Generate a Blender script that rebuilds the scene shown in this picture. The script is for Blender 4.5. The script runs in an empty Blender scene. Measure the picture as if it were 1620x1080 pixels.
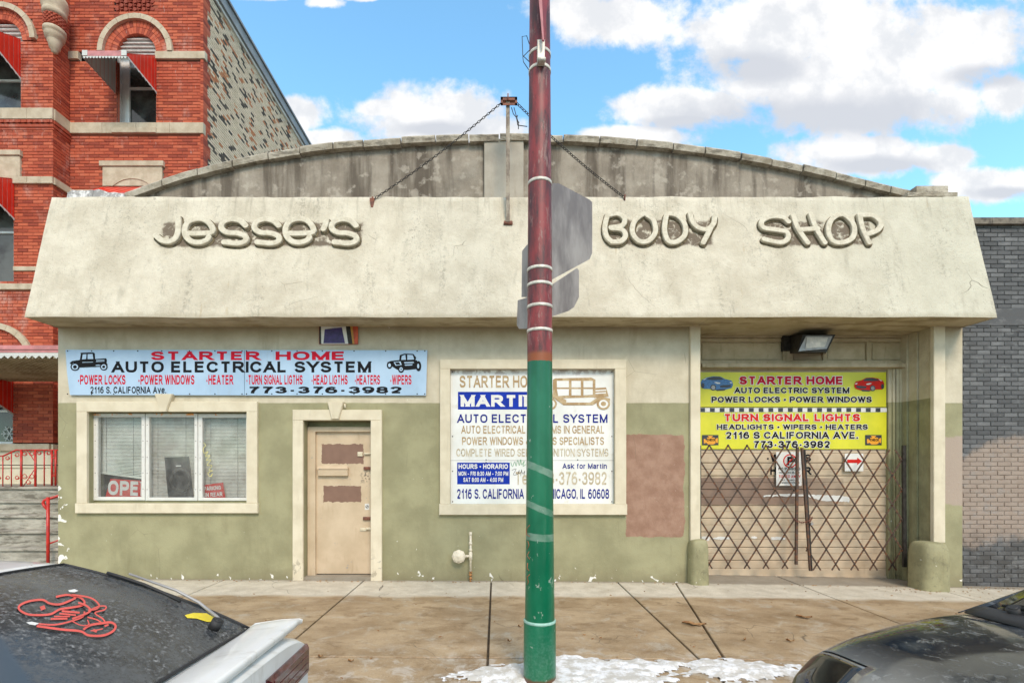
import bpy, math, random
from mathutils import Vector, noise, geometry
from mathutils.bvhtree import BVHTree
random.seed(7)
C = bpy.context.scene.collection
S = bpy.context.scene
R = math.radians

# ------------------------------------------------------------------ camera
H = 1.62
FX = 792.0
cd = bpy.data.cameras.new('camera')
cam = bpy.data.objects.new('camera', cd); C.objects.link(cam)
cam.location = (0, 0, H); cam.rotation_euler = (R(90), 0, 0)
cd.sensor_width = 36; cd.lens = FX/1620*36
cd.shift_x = 25/1620; cd.shift_y = 200/1620
cd.clip_start = 0.05; cd.clip_end = 3000
S.camera = cam
S.view_settings.view_transform = 'Standard'; S.view_settings.look = 'None'
S.view_settings.gamma = 1; S.view_settings.use_curve_mapping = False
S.view_settings.exposure = 1.0
S.cycles.max_bounces = 8

# ------------------------------------------------------------------ node helper
class NT:
    def __init__(s, tree):
        s.t = tree; s.n = tree.nodes; s.l = tree.links
    def new(s, typ, **kw):
        nd = s.n.new(typ)
        for k, v in kw.items(): setattr(nd, k, v)
        return nd
    def put(s, sock, v):
        if isinstance(v, bpy.types.NodeSocket): s.l.new(v, sock)
        elif v is not None:
            if isinstance(v, (tuple, list)) and len(v) == 3 and sock.type == 'RGBA': v = (*v, 1)
            sock.default_value = v
    def m(s, op, a, b=None, c=None, clamp=False):
        nd = s.new('ShaderNodeMath', operation=op, use_clamp=clamp)
        s.put(nd.inputs[0], a)
        if b is not None: s.put(nd.inputs[1], b)
        if c is not None: s.put(nd.inputs[2], c)
        return nd.outputs[0]
    def v(s, op, a, b=None):
        nd = s.new('ShaderNodeVectorMath', operation=op)
        s.put(nd.inputs[0], a)
        if b is not None: s.put(nd.inputs[1], b)
        return nd.outputs['Value'] if op in ('LENGTH', 'DOT_PRODUCT', 'DISTANCE') else nd.outputs[0]
    def pos(s):
        if not hasattr(s, '_p'): s._p = s.new('ShaderNodeNewGeometry').outputs['Position']
        return s._p
    def xyz(s, vec=None):
        nd = s.new('ShaderNodeSeparateXYZ'); s.put(nd.inputs[0], s.pos() if vec is None else vec)
        return nd.outputs[0], nd.outputs[1], nd.outputs[2]
    def scl(s, k, vec=None):
        return s.v('MULTIPLY', s.pos() if vec is None else vec, k)
    def noise(s, scale, detail=4, rough=.55, vec=None, dist=0):
        nd = s.new('ShaderNodeTexNoise'); s.put(nd.inputs['Vector'], s.pos() if vec is None else vec)
        nd.inputs['Scale'].default_value = scale; nd.inputs['Detail'].default_value = detail
        nd.inputs['Roughness'].default_value = rough; nd.inputs['Distortion'].default_value = dist
        return nd.outputs[0]
    def vor(s, scale, feature='F1', vec=None, out=0):
        nd = s.new('ShaderNodeTexVoronoi', feature=feature); s.put(nd.inputs['Vector'], s.pos() if vec is None else vec)
        nd.inputs['Scale'].default_value = scale
        return nd.outputs[out]
    def ss(s, x, a, b, lo=0.0, hi=1.0):
        nd = s.new('ShaderNodeMapRange', interpolation_type='SMOOTHSTEP')
        s.put(nd.inputs[0], x); s.put(nd.inputs[1], a); s.put(nd.inputs[2], b); s.put(nd.inputs[3], lo); s.put(nd.inputs[4], hi)
        return nd.outputs[0]
    def mix(s, f, a, b, mode='MIX'):
        nd = s.new('ShaderNodeMix', data_type='RGBA', blend_type=mode)
        s.put(nd.inputs[0], f); s.put(nd.inputs[6], a); s.put(nd.inputs[7], b)
        return nd.outputs[2]
    def bump(s, h, strength=.3, dist=.01, nrm=None):
        nd = s.new('ShaderNodeBump'); s.put(nd.inputs['Height'], h)
        nd.inputs['Strength'].default_value = strength; nd.inputs['Distance'].default_value = dist
        if nrm is not None: s.put(nd.inputs['Normal'], nrm)
        return nd.outputs[0]
    def attr(s, name):
        return s.new('ShaderNodeAttribute', attribute_name=name).outputs['Fac']
    def box(s, x0, x1, z0, z1, soft=.01, amp=0., ns=8., which='xz'):
        x, y, z = s.xyz(); 
        a = x if which[0] == 'x' else y
        d = s.m('MINIMUM', s.m('SUBTRACT', a, x0), s.m('SUBTRACT', x1, a))
        e = s.m('MINIMUM', s.m('SUBTRACT', z, z0), s.m('SUBTRACT', z1, z))
        d = s.m('MINIMUM', d, e)
        if amp: d = s.m('ADD', d, s.m('MULTIPLY', s.m('SUBTRACT', s.noise(ns, 3), .5), amp))
        return s.ss(d, 0, soft)

MATS = {}
def mat(name, fn=None, col=(.5, .5, .5), rough=.7, metal=0., coat=0., nz=.12, ns=12., bump=.15, spec=.5):
    """noise-varied principled material, or fn(nt, bsdf) for the special ones"""
    if name in MATS: return MATS[name]
    m = bpy.data.materials.new(name); m.use_nodes = True
    nt = NT(m.node_tree); b = nt.n['Principled BSDF']
    b.inputs['Roughness'].default_value = rough; b.inputs['Metallic'].default_value = metal
    b.inputs['Coat Weight'].default_value = coat; b.inputs['Specular IOR Level'].default_value = spec
    if fn: fn(nt, b)
    else:
        n = nt.noise(ns, 5, .6)
        lo = tuple(c*(1-nz*1.6) for c in col); hi = tuple(min(1, c*(1+nz)) for c in col)
        nt.put(b.inputs['Base Color'], nt.mix(nt.ss(n, .3, .7), lo, hi))
        nt.put(b.inputs['Roughness'], nt.ss(n, .2, .8, max(0, rough-.08), min(1, rough+.08)))
        if bump: nt.put(b.inputs['Normal'], nt.bump(nt.noise(ns*6, 3), bump, .004))
    MATS[name] = m
    return m

# ------------------------------------------------------------------ world: sky with clouds, and the sun
SUN_EL, SUN_AZ = 42, 165    # the sun stands behind the camera's right shoulder, veiled
w = bpy.data.worlds.new('World'); S.world = w; w.use_nodes = True
nt = NT(w.node_tree)
bg = nt.n['Background']; bg.inputs[1].default_value = 0.15
sky = nt.new('ShaderNodeTexSky', sky_type='NISHITA'); sky.sun_disc = False
sky.sun_elevation = R(SUN_EL); sky.sun_rotation = R(SUN_AZ); sky.air_density = 1.0; sky.dust_density = .3; sky.ozone_density = 1.6
D = nt.new('ShaderNodeTexCoord').outputs['Generated']
dx, dy, dz = nt.xyz(D)
dyc = nt.m('MAXIMUM', dy, .12)
cmb = nt.new('ShaderNodeCombineXYZ')
nt.put(cmb.inputs[0], nt.m('DIVIDE', dx, dyc)); nt.put(cmb.inputs[1], nt.m('DIVIDE', dz, dyc))
UV = cmb.outputs[0]
def blobs(lst):
    out = None
    for cx, cy, rx, ry in lst:
        c = ((cx-785)/FX, (740-cy)/FX, 0)
        q = nt.v('MULTIPLY', nt.v('SUBTRACT', UV, c), (FX/rx, FX/ry, 0))
        f = nt.m('SUBTRACT', 1, nt.v('LENGTH', q))
        out = f if out is None else nt.m('MAXIMUM', out, f)
    return out
white = [(975,30,125,50),(910,15,80,40),(1180,62,135,62),(1290,40,190,85),(1110,172,165,46),(1250,130,190,85),(1400,100,170,105),(1350,165,250,66),
         (1520,60,160,75),(1600,150,60,45),(1360,245,175,42),(1480,250,80,26),(1010,218,120,24),(1590,290,130,34),(690,185,130,55),(760,205,90,32),(620,172,60,20),
         (455,185,60,36),(510,222,80,20),(516,4,34,12),(420,-10,60,14),(575,-4,40,9),(1470,-60,300,80),(820,-60,80,30)]
cl = blobs(white)
n1 = nt.noise(5.0, 8, .62, UV, .3)
n1b = nt.noise(17.0, 6, .6, UV)
nn = nt.m('ADD', nt.m('MULTIPLY', nt.m('SUBTRACT', n1, .5), 2.6), nt.m('MULTIPLY', nt.m('SUBTRACT', n1b, .5), 1.5))
dens = nt.ss(nt.m('ADD', nt.m('MULTIPLY', cl, 1.5), nn), -.08, .62)
gen = nt.ss(nt.noise(2.2, 8, .6, nt.v('MULTIPLY', D, (1, 1, 2.2))), .40, .55)  # unseen cloud cover outside the view, thickened to make the light more neutral
frontmask = nt.ss(dy, .25, .45)
inside = nt.m('MULTIPLY', frontmask, nt.ss(nt.m('DIVIDE', dz, dyc), 1.25, 1.05))
dens = nt.m('ADD', nt.m('MULTIPLY', dens, inside), nt.m('MULTIPLY', gen, nt.m('SUBTRACT', 1, inside)))
grey = blobs([(1290,188,260,46),(1180,108,110,34),(1390,262,110,20),(1560,120,100,24),(690,205,80,16),(1590,305,70,12),(1090,195,90,16)])
gm = nt.m('MULTIPLY', nt.ss(nt.m('ADD', grey, nt.m('MULTIPLY', nt.m('SUBTRACT', nt.noise(7, 6, .6, UV, .2), .5), 1.2)), -.2, .6), inside)
ccol = nt.mix(nt.ss(nt.noise(8, 7, .6, UV), .38, .58), (2.85, 2.9, 3.0), (3.7, 3.65, 3.6))
ccol = nt.mix(gm, ccol, (2.35, 2.42, 2.6))
graded = nt.mix(1.0, sky.outputs[0], (1.02, 1.40, 1.32), 'MULTIPLY')
nt.put(bg.inputs[0], nt.mix(nt.m('MULTIPLY', dens, .97), graded, ccol))

sd = bpy.data.lights.new('sun', 'SUN'); sd.energy = 1.4; sd.angle = R(20); sd.color = (1, .83, .66)
sun = bpy.data.objects.new('sun', sd); C.objects.link(sun)
az = R(SUN_AZ)
sdir = Vector((math.sin(az)*math.cos(R(SUN_EL)), math.cos(az)*math.cos(R(SUN_EL)), math.sin(R(SUN_EL))))
sun.rotation_euler = (-sdir).to_track_quat('-Z', 'Y').to_euler()

# ------------------------------------------------------------------ object helpers
def tag(o, label=None, cat=None, group=None, kind=None):
    if label: o['label'] = label
    if cat: o['category'] = cat
    if group: o['group'] = group
    if kind: o['kind'] = kind
    return o
def thing(name, label, cat, loc=(0, 0, 0), group=None):
    o = bpy.data.objects.new(name, None); C.objects.link(o); o.location = loc
    o.empty_display_size = .1
    return tag(o, label, cat, group)
def wloc(o):
    p = Vector((0, 0, 0))
    while o is not None: p = p + o.location; o = o.parent
    return p

class Plane:
    """a vertical or leaning plane in the place; .px gives its own 2-D coordinates of a point of the photograph"""
    def __init__(s, o, u=(1, 0, 0), v=(0, 0, 1)):
        s.o = Vector(o); s.u = Vector(u).normalized(); s.v = Vector(v).normalized(); s.n = s.u.cross(s.v).normalized()
    def px(s, x, y):
        d = Vector(((x-785)/FX, 1, (740-y)/FX)); c = Vector((0, 0, H))
        t = (s.o-c).dot(s.n)/d.dot(s.n); p = c+d*t-s.o
        return (p.dot(s.u), p.dot(s.v))
    def at(s, a, b, h=0): return s.o+s.u*a+s.v*b+s.n*h
    def w(s, x, y, h=0): a, b = s.px(x, y); return s.at(a, b, h)
def vplane(d): return Plane((0, d, 0))

class MB:
    def __init__(s): s.V = []; s.F = []; s.T = []; s.t = .5; s.sm = []; s.smooth = False
    def face(s, *idx): s.F.append(idx); s.T.append(s.t); s.sm.append(s.smooth)
    def add(s, pts): i = len(s.V); s.V.extend(Vector(p) for p in pts); return i
    def quad(s, a, b, c, d): i = s.add((a, b, c, d)); s.face(i, i+1, i+2, i+3)
    def prism(s, bottom, top):
        n = len(bottom); i = s.add(bottom); j = s.add(top)
        s.face(*range(i+n-1, i-1, -1)); s.face(*range(j, j+n))
        for k in range(n): s.face(i+k, i+(k+1) % n, j+(k+1) % n, j+k)
    def box(s, x0, x1, y0, y1, z0, z1):
        s.prism([(x0, y0, z0), (x1, y0, z0), (x1, y1, z0), (x0, y1, z0)], [(x0, y0, z1), (x1, y0, z1), (x1, y1, z1), (x0, y1, z1)])
    def pbox(s, pl, a0, a1, b0, b1, h0, h1, ch=0):
        """box on a plane, its front chamfered by ch"""
        if ch:
            q = lambda e, h: [pl.at(a0+e, b0+e, h), pl.at(a1-e, b0+e, h), pl.at(a1-e, b1-e, h), pl.at(a0+e, b1-e, h)]
            i = s.add(q(0, h0)); j = s.add(q(0, h1-ch)); k = s.add(q(ch, h1))
            for p, r in ((i, j), (j, k)):
                for n in range(4): s.face(p+n, p+(n+1) % 4, r+(n+1) % 4, r+n)
            s.face(k, k+1, k+2, k+3); s.face(i+3, i+2, i+1, i)
        else:
            q = lambda h: [pl.at(a0, b0, h), pl.at(a1, b0, h), pl.at(a1, b1, h), pl.at(a0, b1, h)]
            s.prism(q(h0), q(h1))
    def ppoly(s, pl, pts, h0, h1):
        """closed outline on a plane (2-D points, either way round) extruded h0..h1"""
        area = sum(pts[i][0]*pts[(i+1) % len(pts)][1]-pts[(i+1) % len(pts)][0]*pts[i][1] for i in range(len(pts)))
        if area < 0: pts = pts[::-1]
        n = len(pts); i = s.add([pl.at(a, b, h0) for a, b in pts]); j = s.add([pl.at(a, b, h1) for a, b in pts])
        for t in geometry.tessellate_polygon([[Vector((a, b, 0)) for a, b in pts]]):
            p, q, r = (Vector(pts[k]).to_3d() if False else Vector((pts[k][0], pts[k][1], 0)) for k in t)
            t = tuple(t) if (q-p).cross(r-p).z > 0 else tuple(t)[::-1]
            s.face(*(j+k for k in t))
            if abs(h1-h0) > .0015: s.face(*(i+k for k in t[::-1]))
        if abs(h1-h0) > .0015:
            for k in range(n): s.face(i+k, i+(k+1) % n, j+(k+1) % n, j+k)
    def tube(s, pts, r, n=8, cap=True, r1=None):
        pts = [Vector(p) for p in pts]; rings = []; sm = s.smooth; s.smooth = True
        up = None
        for k, p in enumerate(pts):
            d = (pts[min(k+1, len(pts)-1)]-pts[max(k-1, 0)]).normalized()
            if up is None:
                up = Vector((0, 0, 1)) if abs(d.z) < .9 else Vector((1, 0, 0))
            a = d.cross(up).normalized(); b = a.cross(d).normalized(); up = b
            rr = r if r1 is None else r+(r1-r)*k/(len(pts)-1)
            rings.append(s.add([p+(a*math.cos(t)+b*math.sin(t))*rr for t in (2*math.pi*i/n for i in range(n))]))
        for A, B in zip(rings, rings[1:]):
            for i in range(n): s.face(A+i, A+(i+1) % n, B+(i+1) % n, B+i)
        s.smooth = sm
        if cap: s.face(*[rings[0]+i for i in range(n)][::-1]); s.face(*[rings[-1]+i for i in range(n)])
    def lathe(s, prof, c, axis='z', n=24):
        c = Vector(c); rings = []; sm = s.smooth; s.smooth = True
        for r, h in prof:
            ring = []
            for i in range(n):
                t = 2*math.pi*i/n; p, q = r*math.cos(t), r*math.sin(t)
                ring.append(c+(Vector((p, q, h)) if axis == 'z' else Vector((p, -h, q)) if axis == 'y' else Vector((h, p, q))))
            rings.append(s.add(ring))
        for A, B in zip(rings, rings[1:]):
            for i in range(n): s.face(A+i, A+(i+1) % n, B+(i+1) % n, B+i)
        s.smooth = sm
        s.face(*[rings[0]+i for i in range(n)][::-1]); s.face(*[rings[-1]+i for i in range(n)])
    def stroke(s, pl, pts, wd, h0, h1, ch=0, closed=False, cap=6):
        """ribbon of width wd along 2-D points on a plane, chamfered, extruded h0..h1"""
        P = [Vector((a, b)) for a, b in pts]
        # resample with Catmull-Rom for soft bends
        Q = []
        n = len(P)
        for i in range(n if closed else n-1):
            p0 = P[(i-1) % n] if closed or i > 0 else P[i]; p1 = P[i]; p2 = P[(i+1) % n]
            p3 = P[(i+2) % n] if closed or i+2 < n else p2
            for k in range(4):
                t = k/4; Q.append(.5*((2*p1)+(p2-p0)*t+(2*p0-5*p1+4*p2-p3)*t*t+(3*p1-p0-3*p2+p3)*t**3))
        if not closed: Q.append(P[-1])
        m = len(Q); L = []; Rr = []
        for i, p in enumerate(Q):
            a = Q[(i-1) % m] if closed or i else p; b = Q[(i+1) % m] if closed or i < m-1 else p
            d = (b-a).normalized(); nn = Vector((-d.y, d.x)); L.append((p, nn, d))
        def row(off, h): return [pl.at(*(p+nn*off), h) for p, nn, d in L]
        hw = wd/2
        prof = [(-hw, h0), (-hw, h1-ch), (-hw+ch, h1), (hw-ch, h1), (hw, h1-ch), (hw, h0)] if ch else [(-hw, h0), (-hw, h1), (hw, h1), (hw, h0)]
        if h1-h0 < .0015: prof = [(-hw, h1), (hw, h1)]
        rows = [s.add(row(o, h)) for o, h in prof]
        for A, B in zip(rows, rows[1:]):
            for i in range(m if closed else m-1): s.face(A+i, A+(i+1) % m, B+(i+1) % m, B+i)
        if not closed and cap:
            for (p, nn, d), sg in ((L[0], -1), (L[-1], 1)):
                ring = [p+(nn*math.cos(t)*sg*-1+d*sg*math.sin(t))*hw for t in (math.pi*i/cap for i in range(cap+1))]
                s.ppoly(pl, [tuple(q) for q in ring], h0, h1-.0004)
    def build(s, name, m, parent=None, smooth=None, tone=False, me_only=False):
        o0 = wloc(parent)
        me = bpy.data.meshes.new(name)
        me.from_pydata([v-o0 for v in s.V], [], s.F)
        if m: me.materials.append(m)
        fl = [True]*len(s.F) if smooth else s.sm
        me.polygons.foreach_set('use_smooth', fl)
        if tone:
            a = me.attributes.new('tone', 'FLOAT', 'FACE'); a.data.foreach_set('value', s.T)
        me.update()
        if me_only: return me
        o = bpy.data.objects.new(name, me); C.objects.link(o); o.parent = parent
        return o

def gz(x):
    x = max(-9, min(9, x))
    return -.005*x-(.0013*x*x if x > 0 else 0)

# own bold grotesque lettering: every glyph is a set of strokes; 'l' straight with mitres, 'c' smooth
def _ell(w0, y0, w1, y1, n=20): return [((w0+w1)/2+(w1-w0)/2*math.copysign(abs(math.cos(t))**.86, math.cos(t)), (y0+y1)/2+(y1-y0)/2*math.copysign(abs(math.sin(t))**.86, math.sin(t))) for t in (2*math.pi*i/n for i in range(n))]
GL = {
 'A': (.84, [('l', [(0, 0), (.5, 1)]), ('l', [(1, 0), (.5, 1)]), ('l', [(.2, .30), (.8, .30)])]),
 'B': (.74, [('l', [(0, 0), (0, 1)]), ('c', [(0, 1), (.35, 1), (.6, 1), (.86, .93), (.95, .77), (.86, .60), (.6, .53), (.3, .53), (0, .53)]), ('c', [(0, .53), (.3, .53), (.62, .53), (.92, .45), (1, .27), (.92, .08), (.62, 0), (.3, 0), (0, 0)])]),
 'C': (.78, [('c', [(.98, .70), (.85, .91), (.52, 1), (.18, .90), (.0, .64), (.0, .36), (.18, .10), (.52, 0), (.85, .09), (.98, .30)])]),
 'D': (.78, [('l', [(0, 0), (0, 1)]), ('c', [(0, 1), (.4, 1), (.76, .93), (1, .68), (1, .32), (.76, .07), (.4, 0), (0, 0)])]),
 'E': (.68, [('l', [(0, 0), (0, 1)]), ('l', [(0, 1), (1, 1)]), ('l', [(0, .52), (.92, .52)]), ('l', [(0, 0), (1, 0)])]),
 'F': (.64, [('l', [(0, 0), (0, 1)]), ('l', [(0, 1), (1, 1)]), ('l', [(0, .50), (.9, .50)])]),
 'G': (.82, [('c', [(.95, .74), (.82, .92), (.52, 1), (.18, .90), (.0, .64), (.0, .36), (.18, .10), (.52, 0), (.82, .06), (.99, .22)]), ('l', [(.58, .45), (1, .45), (1, .10)])]),
 'H': (.76, [('l', [(0, 0), (0, 1)]), ('l', [(1, 0), (1, 1)]), ('l', [(0, .52), (1, .52)])]),
 'I': (.0, [('l', [(0, 0), (0, 1)])]),
 'J': (.58, [('c', [(1, 1), (1, .6), (1, .28), (.82, .05), (.48, 0), (.12, .06), (0, .30)])]),
 'K': (.78, [('l', [(0, 0), (0, 1)]), ('l', [(.05, .34), (.96, 1)]), ('l', [(.32, .56), (1, 0)])]),
 'L': (.62, [('l', [(0, 1), (0, 0)]), ('l', [(0, 0), (1, 0)])]),
 'M': (.92, [('l', [(0, 0), (0, 1)]), ('l', [(1, 0), (1, 1)]), ('l', [(.0, 1), (.5, .0)]), ('l', [(1, 1), (.5, .0)])]),
 'N': (.76, [('l', [(0, 0), (0, 1)]), ('l', [(1, 0), (1, 1)]), ('l', [(0, 1), (1, 0)])]),
 'O': (.86, [('o', _ell(0, 0, 1, 1))]),
 'P': (.70, [('l', [(0, 0), (0, 1)]), ('c', [(0, 1), (.35, 1), (.62, 1), (.92, .92), (1, .73), (.92, .53), (.62, .45), (.3, .45), (0, .45)])]),
 'Q': (.86, [('o', _ell(0, 0, 1, 1)), ('l', [(.55, .25), (1, -.05)])]),
 'R': (.76, [('l', [(0, 0), (0, 1)]), ('c', [(0, 1), (.35, 1), (.62, 1), (.90, .92), (.96, .74), (.88, .56), (.6, .48), (.3, .48), (0, .48)]), ('l', [(.48, .48), (.98, 0)])]),
 'S': (.72, [('c', [(.97, .74), (.82, .94), (.5, 1), (.18, .94), (.03, .75), (.15, .59), (.5, .51), (.85, .42), (1, .25), (.84, .06), (.5, 0), (.16, .06), (.0, .27)])]),
 'T': (.74, [('l', [(0, 1), (1, 1)]), ('l', [(.5, 1), (.5, 0)])]),
 'U': (.76, [('c', [(0, 1), (0, .65), (0, .34), (.14, .07), (.5, 0), (.86, .07), (1, .34), (1, .65), (1, 1)])]),
 'V': (.82, [('l', [(0, 1), (.5, 0)]), ('l', [(1, 1), (.5, 0)])]),
 'W': (1.12, [('l', [(0, 1), (.25, 0)]), ('l', [(.5, 1), (.25, 0)]), ('l', [(.5, 1), (.75, 0)]), ('l', [(1, 1), (.75, 0)])]),
 'X': (.80, [('l', [(0, 1), (1, 0)]), ('l', [(1, 1), (0, 0)])]),
 'Y': (.80, [('l', [(0, 1), (.5, .42)]), ('l', [(1, 1), (.5, .42)]), ('l', [(.5, .5), (.5, 0)])]),
 'Z': (.74, [('l', [(0, 1), (1, 1)]), ('l', [(1, 1), (0, 0)]), ('l', [(0, 0), (1, 0)])]),
 '0': (.62, [('o', _ell(0, 0, 1, 1))]), '1': (.42, [('l', [(.85, 0), (.85, 1)]), ('c', [(.85, 1), (.55, .82), (.05, .70)])]),
 '2': (.64, [('c', [(.03, .70), (.15, .92), (.5, 1), (.86, .91), (.95, .71), (.78, .47), (.35, .18), (.05, 0)]), ('l', [(0, 0), (1, 0)])]),
 '3': (.64, [('c', [(.03, .76), (.18, .94), (.5, 1), (.82, .93), (.92, .75), (.8, .58), (.40, .53)]), ('c', [(.4, .53), (.85, .47), (1, .27), (.86, .06), (.5, 0), (.15, .06), (0, .27)])]),
 '4': (.68, [('l', [(.76, 0), (.76, 1)]), ('l', [(.76, 1), (0, .27)]), ('l', [(0, .25), (1, .25)])]),
 '5': (.64, [('l', [(.95, 1), (.15, 1)]), ('l', [(.18, 1), (.05, .5)]), ('c', [(.05, .5), (.45, .63), (.86, .55), (1, .32), (.86, .07), (.48, 0), (.14, .06), (0, .25)])]),
 '6': (.66, [('c', [(.92, .84), (.72, .98), (.5, 1), (.16, .84), (.0, .5), (.0, .32)]), ('o', _ell(0, 0, 1, .60))]),
 '7': (.62, [('l', [(0, 1), (1, 1)]), ('c', [(1, 1), (.68, .68), (.45, .3), (.38, 0)])]),
 '8': (.64, [('o', _ell(.06, .53, .94, 1)), ('o', _ell(0, 0, 1, .53))]),
 '9': (.66, [('c', [(.08, .16), (.28, .02), (.5, 0), (.84, .16), (1, .5), (1, .68)]), ('o', _ell(0, .40, 1, 1))]),
 '.': (.0, [('d', (0, .0))]), ',': (.0, [('d', (0, .0)), ('l', [(.03, .0), (-.05, -.16)])]), ':': (.0, [('d', (0, .0)), ('d', (0, .55))]), '-': (.26, [('l', [(0, .36), (1, .36)])]), '\u2013': (.5, [('l', [(0, .36), (1, .36)])]),
 '\u2022': (.16, [('b', (.5, .45))]), "'": (.0, [('l', [(0, 1.0), (0, .72)])]),
 '&': (.84, [('c', [(1, .0), (.55, .45), (.25, .78), (.35, .98), (.6, .98), (.68, .8), (.4, .58), (.05, .35), (.08, .08), (.4, 0), (.75, .12), (.92, .42)])]),
 'a': (.60, [('c', [(.05, .54), (.2, .70), (.5, .73), (.85, .66), (.92, .48), (.92, .2), (.95, 0)]), ('c', [(.92, .43), (.5, .38), (.1, .32), (0, .16), (.15, .02), (.45, 0), (.8, .08), (.92, .25)])]),
 'e': (.64, [('l', [(.02, .38), (.96, .38)]), ('c', [(1, .38), (.90, .63), (.5, .74), (.1, .61), (0, .36), (.12, .1), (.5, 0), (.85, .05), (.97, .18)])]),
 'f': (.40, [('c', [(1, 1), (.65, .99), (.45, .86), (.45, .6), (.45, .3), (.45, 0)]), ('l', [(0, .70), (.95, .70)])]),
 'i': (.0, [('l', [(0, 0), (0, .74)]), ('d', (0, .99))]), 'k': (.60, [('l', [(0, 0), (0, 1)]), ('l', [(.05, .24), (.92, .74)]), ('l', [(.35, .44), (1, 0)])]), 'l': (.0, [('l', [(0, 0), (0, 1)])]),
 'n': (.58, [('l', [(0, 0), (0, .74)]), ('c', [(0, .48), (.2, .68), (.6, .74), (.93, .62), (1, .4), (1, .2), (1, 0)])]), 'o': (.64, [('o', _ell(0, 0, 1, .74))]),
 'r': (.34, [('l', [(0, 0), (0, .74)]), ('c', [(0, .45), (.3, .67), (1, .73)])]), 's': (.56, [('c', [(.94, .55), (.78, .70), (.5, .74), (.18, .70), (.04, .56), (.2, .43), (.5, .37), (.85, .3), (.98, .18), (.82, .04), (.5, 0), (.16, .04), (.0, .19)])]),
 't': (.36, [('c', [(.4, .95), (.4, .6), (.4, .25), (.5, .04), (1, .02)]), ('l', [(0, .72), (.95, .72)])]), 'v': (.62, [('l', [(0, .74), (.5, 0)]), ('l', [(1, .74), (.5, 0)])]), 'm': (.94, [('l', [(0, 0), (0, .74)]), ('c', [(0, .5), (.2, .72), (.42, .68), (.5, .4), (.5, 0)]), ('c', [(.5, .5), (.7, .72), (.93, .68), (1, .4), (1, 0)])])}
def _glyph(ch, w, grow):
    """strokes of one glyph as strips of (left, right) pairs in cap-height units, and its advance"""
    W_, st = GL[ch]; out = []; hw = w/2; g = hw+grow
    T_ = lambda p: Vector((hw+p[0]*W_*(1-.55*w), hw+p[1]*(1-2*hw)))
    for kind, pts in st:
        if kind == 'd': c = T_(pts); out.append([(c+Vector((-g, -g*1.0)), c+Vector((-g, g))), (c+Vector((g, -g)), c+Vector((g, g)))]); continue
        if kind == 'b':
            c = T_(pts); r = w*.8+grow; out.append([(c+Vector((r*math.cos(t), r*math.sin(t))), c+Vector((r*math.cos(t), -r*math.sin(t)))) for t in (math.pi*i/8 for i in range(9))]); continue
        P = [T_(p) for p in pts]; cl = kind == 'o'
        if kind == 'c':
            Q = []
            for i in range(len(P)-1):
                p0, p1, p2, p3 = P[max(i-1, 0)], P[i], P[i+1], P[min(i+2, len(P)-1)]
                for k in range(3):
                    t = k/3; Q.append(.5*((2*p1)+(p2-p0)*t+(2*p0-5*p1+4*p2-p3)*t*t+(3*p1-p0-3*p2+p3)*t**3))
            P = Q+[P[-1]]
        n = len(P); strip = []
        for i, p in enumerate(P):
            a = P[(i-1) % n] if cl or i else None; b = P[(i+1) % n] if cl or i < n-1 else None
            d1 = (p-a).normalized() if a is not None else (b-p).normalized(); d2 = (b-p).normalized() if b is not None else d1
            n1, n2 = Vector((-d1.y, d1.x)), Vector((-d2.y, d2.x)); m_ = (n1+n2).normalized(); k = g/max(.5, m_.dot(n1))
            L_, R_ = p+m_*k, p-m_*k
            if not cl and (a is None or b is None):
                d = d2 if a is None else d1; yy = pts[0][1] if a is None else pts[-1][1]
                if abs(d.y) > .35 and kind == 'l' and yy in (0, 1, .74):
                    top = hw+yy*(1-2*hw)+(g if yy > 0 else -g)
                    L_ = L_+d*((top-L_.y)/d.y); R_ = R_+d*((top-R_.y)/d.y)
                else:
                    e = (grow if yy not in (0, 1) else grow+(hw if abs(d.y) > .7 and yy in (0, 1) else 0))*(1 if b is None else -1); L_ = L_+d*e; R_ = R_+d*e
            strip.append((L_, R_))
        if cl: strip.append(strip[0])
        out.append(strip)
    return out, 2*hw+W_*(1-.55*w)
def text(pl, s, box, m, parent, h=.002, bold=.0, name='lettering', rot=0, grow=0, ab=None):
    """flat lettering fitted between box = (left, cap top, right, baseline) in photo points on the plane"""
    w = .155+bold*2.6; xs = 0; items = []
    for ch in s:
        if ch == ' ': xs += .44; continue
        st, adv = _glyph(ch, w, grow); items.append((xs, st)); xs += adv+.13
    tot = xs-.13
    (a0, b1), (a1, b0) = (pl.px(box[0], box[1]), pl.px(box[2], box[3])) if ab is None else ab
    ca, cb = (a0+a1)/2, (b0+b1)/2; cr_, sr = math.cos(rot), math.sin(rot)
    mb = MB()
    for x0, st in items:
        for q, strip in enumerate(st):
            P = []
            for pr in strip:
                for v in pr:
                    a = a0+(x0+v.x)/tot*(a1-a0); b = b0+v.y*(b1-b0); P.append(pl.at(ca+(a-ca)*cr_-(b-cb)*sr, cb+(a-ca)*sr+(b-cb)*cr_, h+.00022*q))
            i = mb.add(P)
            for k in range(len(strip)-1): mb.face(i+2*k, i+2*k+1, i+2*k+3, i+2*k+2)
    o = mb.build(name, m, parent); o['kind'] = 'stuff'
    return o
def pxpts(pl, pts, f=lambda x, y: (x, y)): return [pl.px(*f(x, y)) for x, y in pts]
# ------------------------------------------------------------------ materials
def X(px, d=7.2): return (px-785)*d/FX
def Z(py, d=7.2): return H+(740-py)*d/FX

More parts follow.
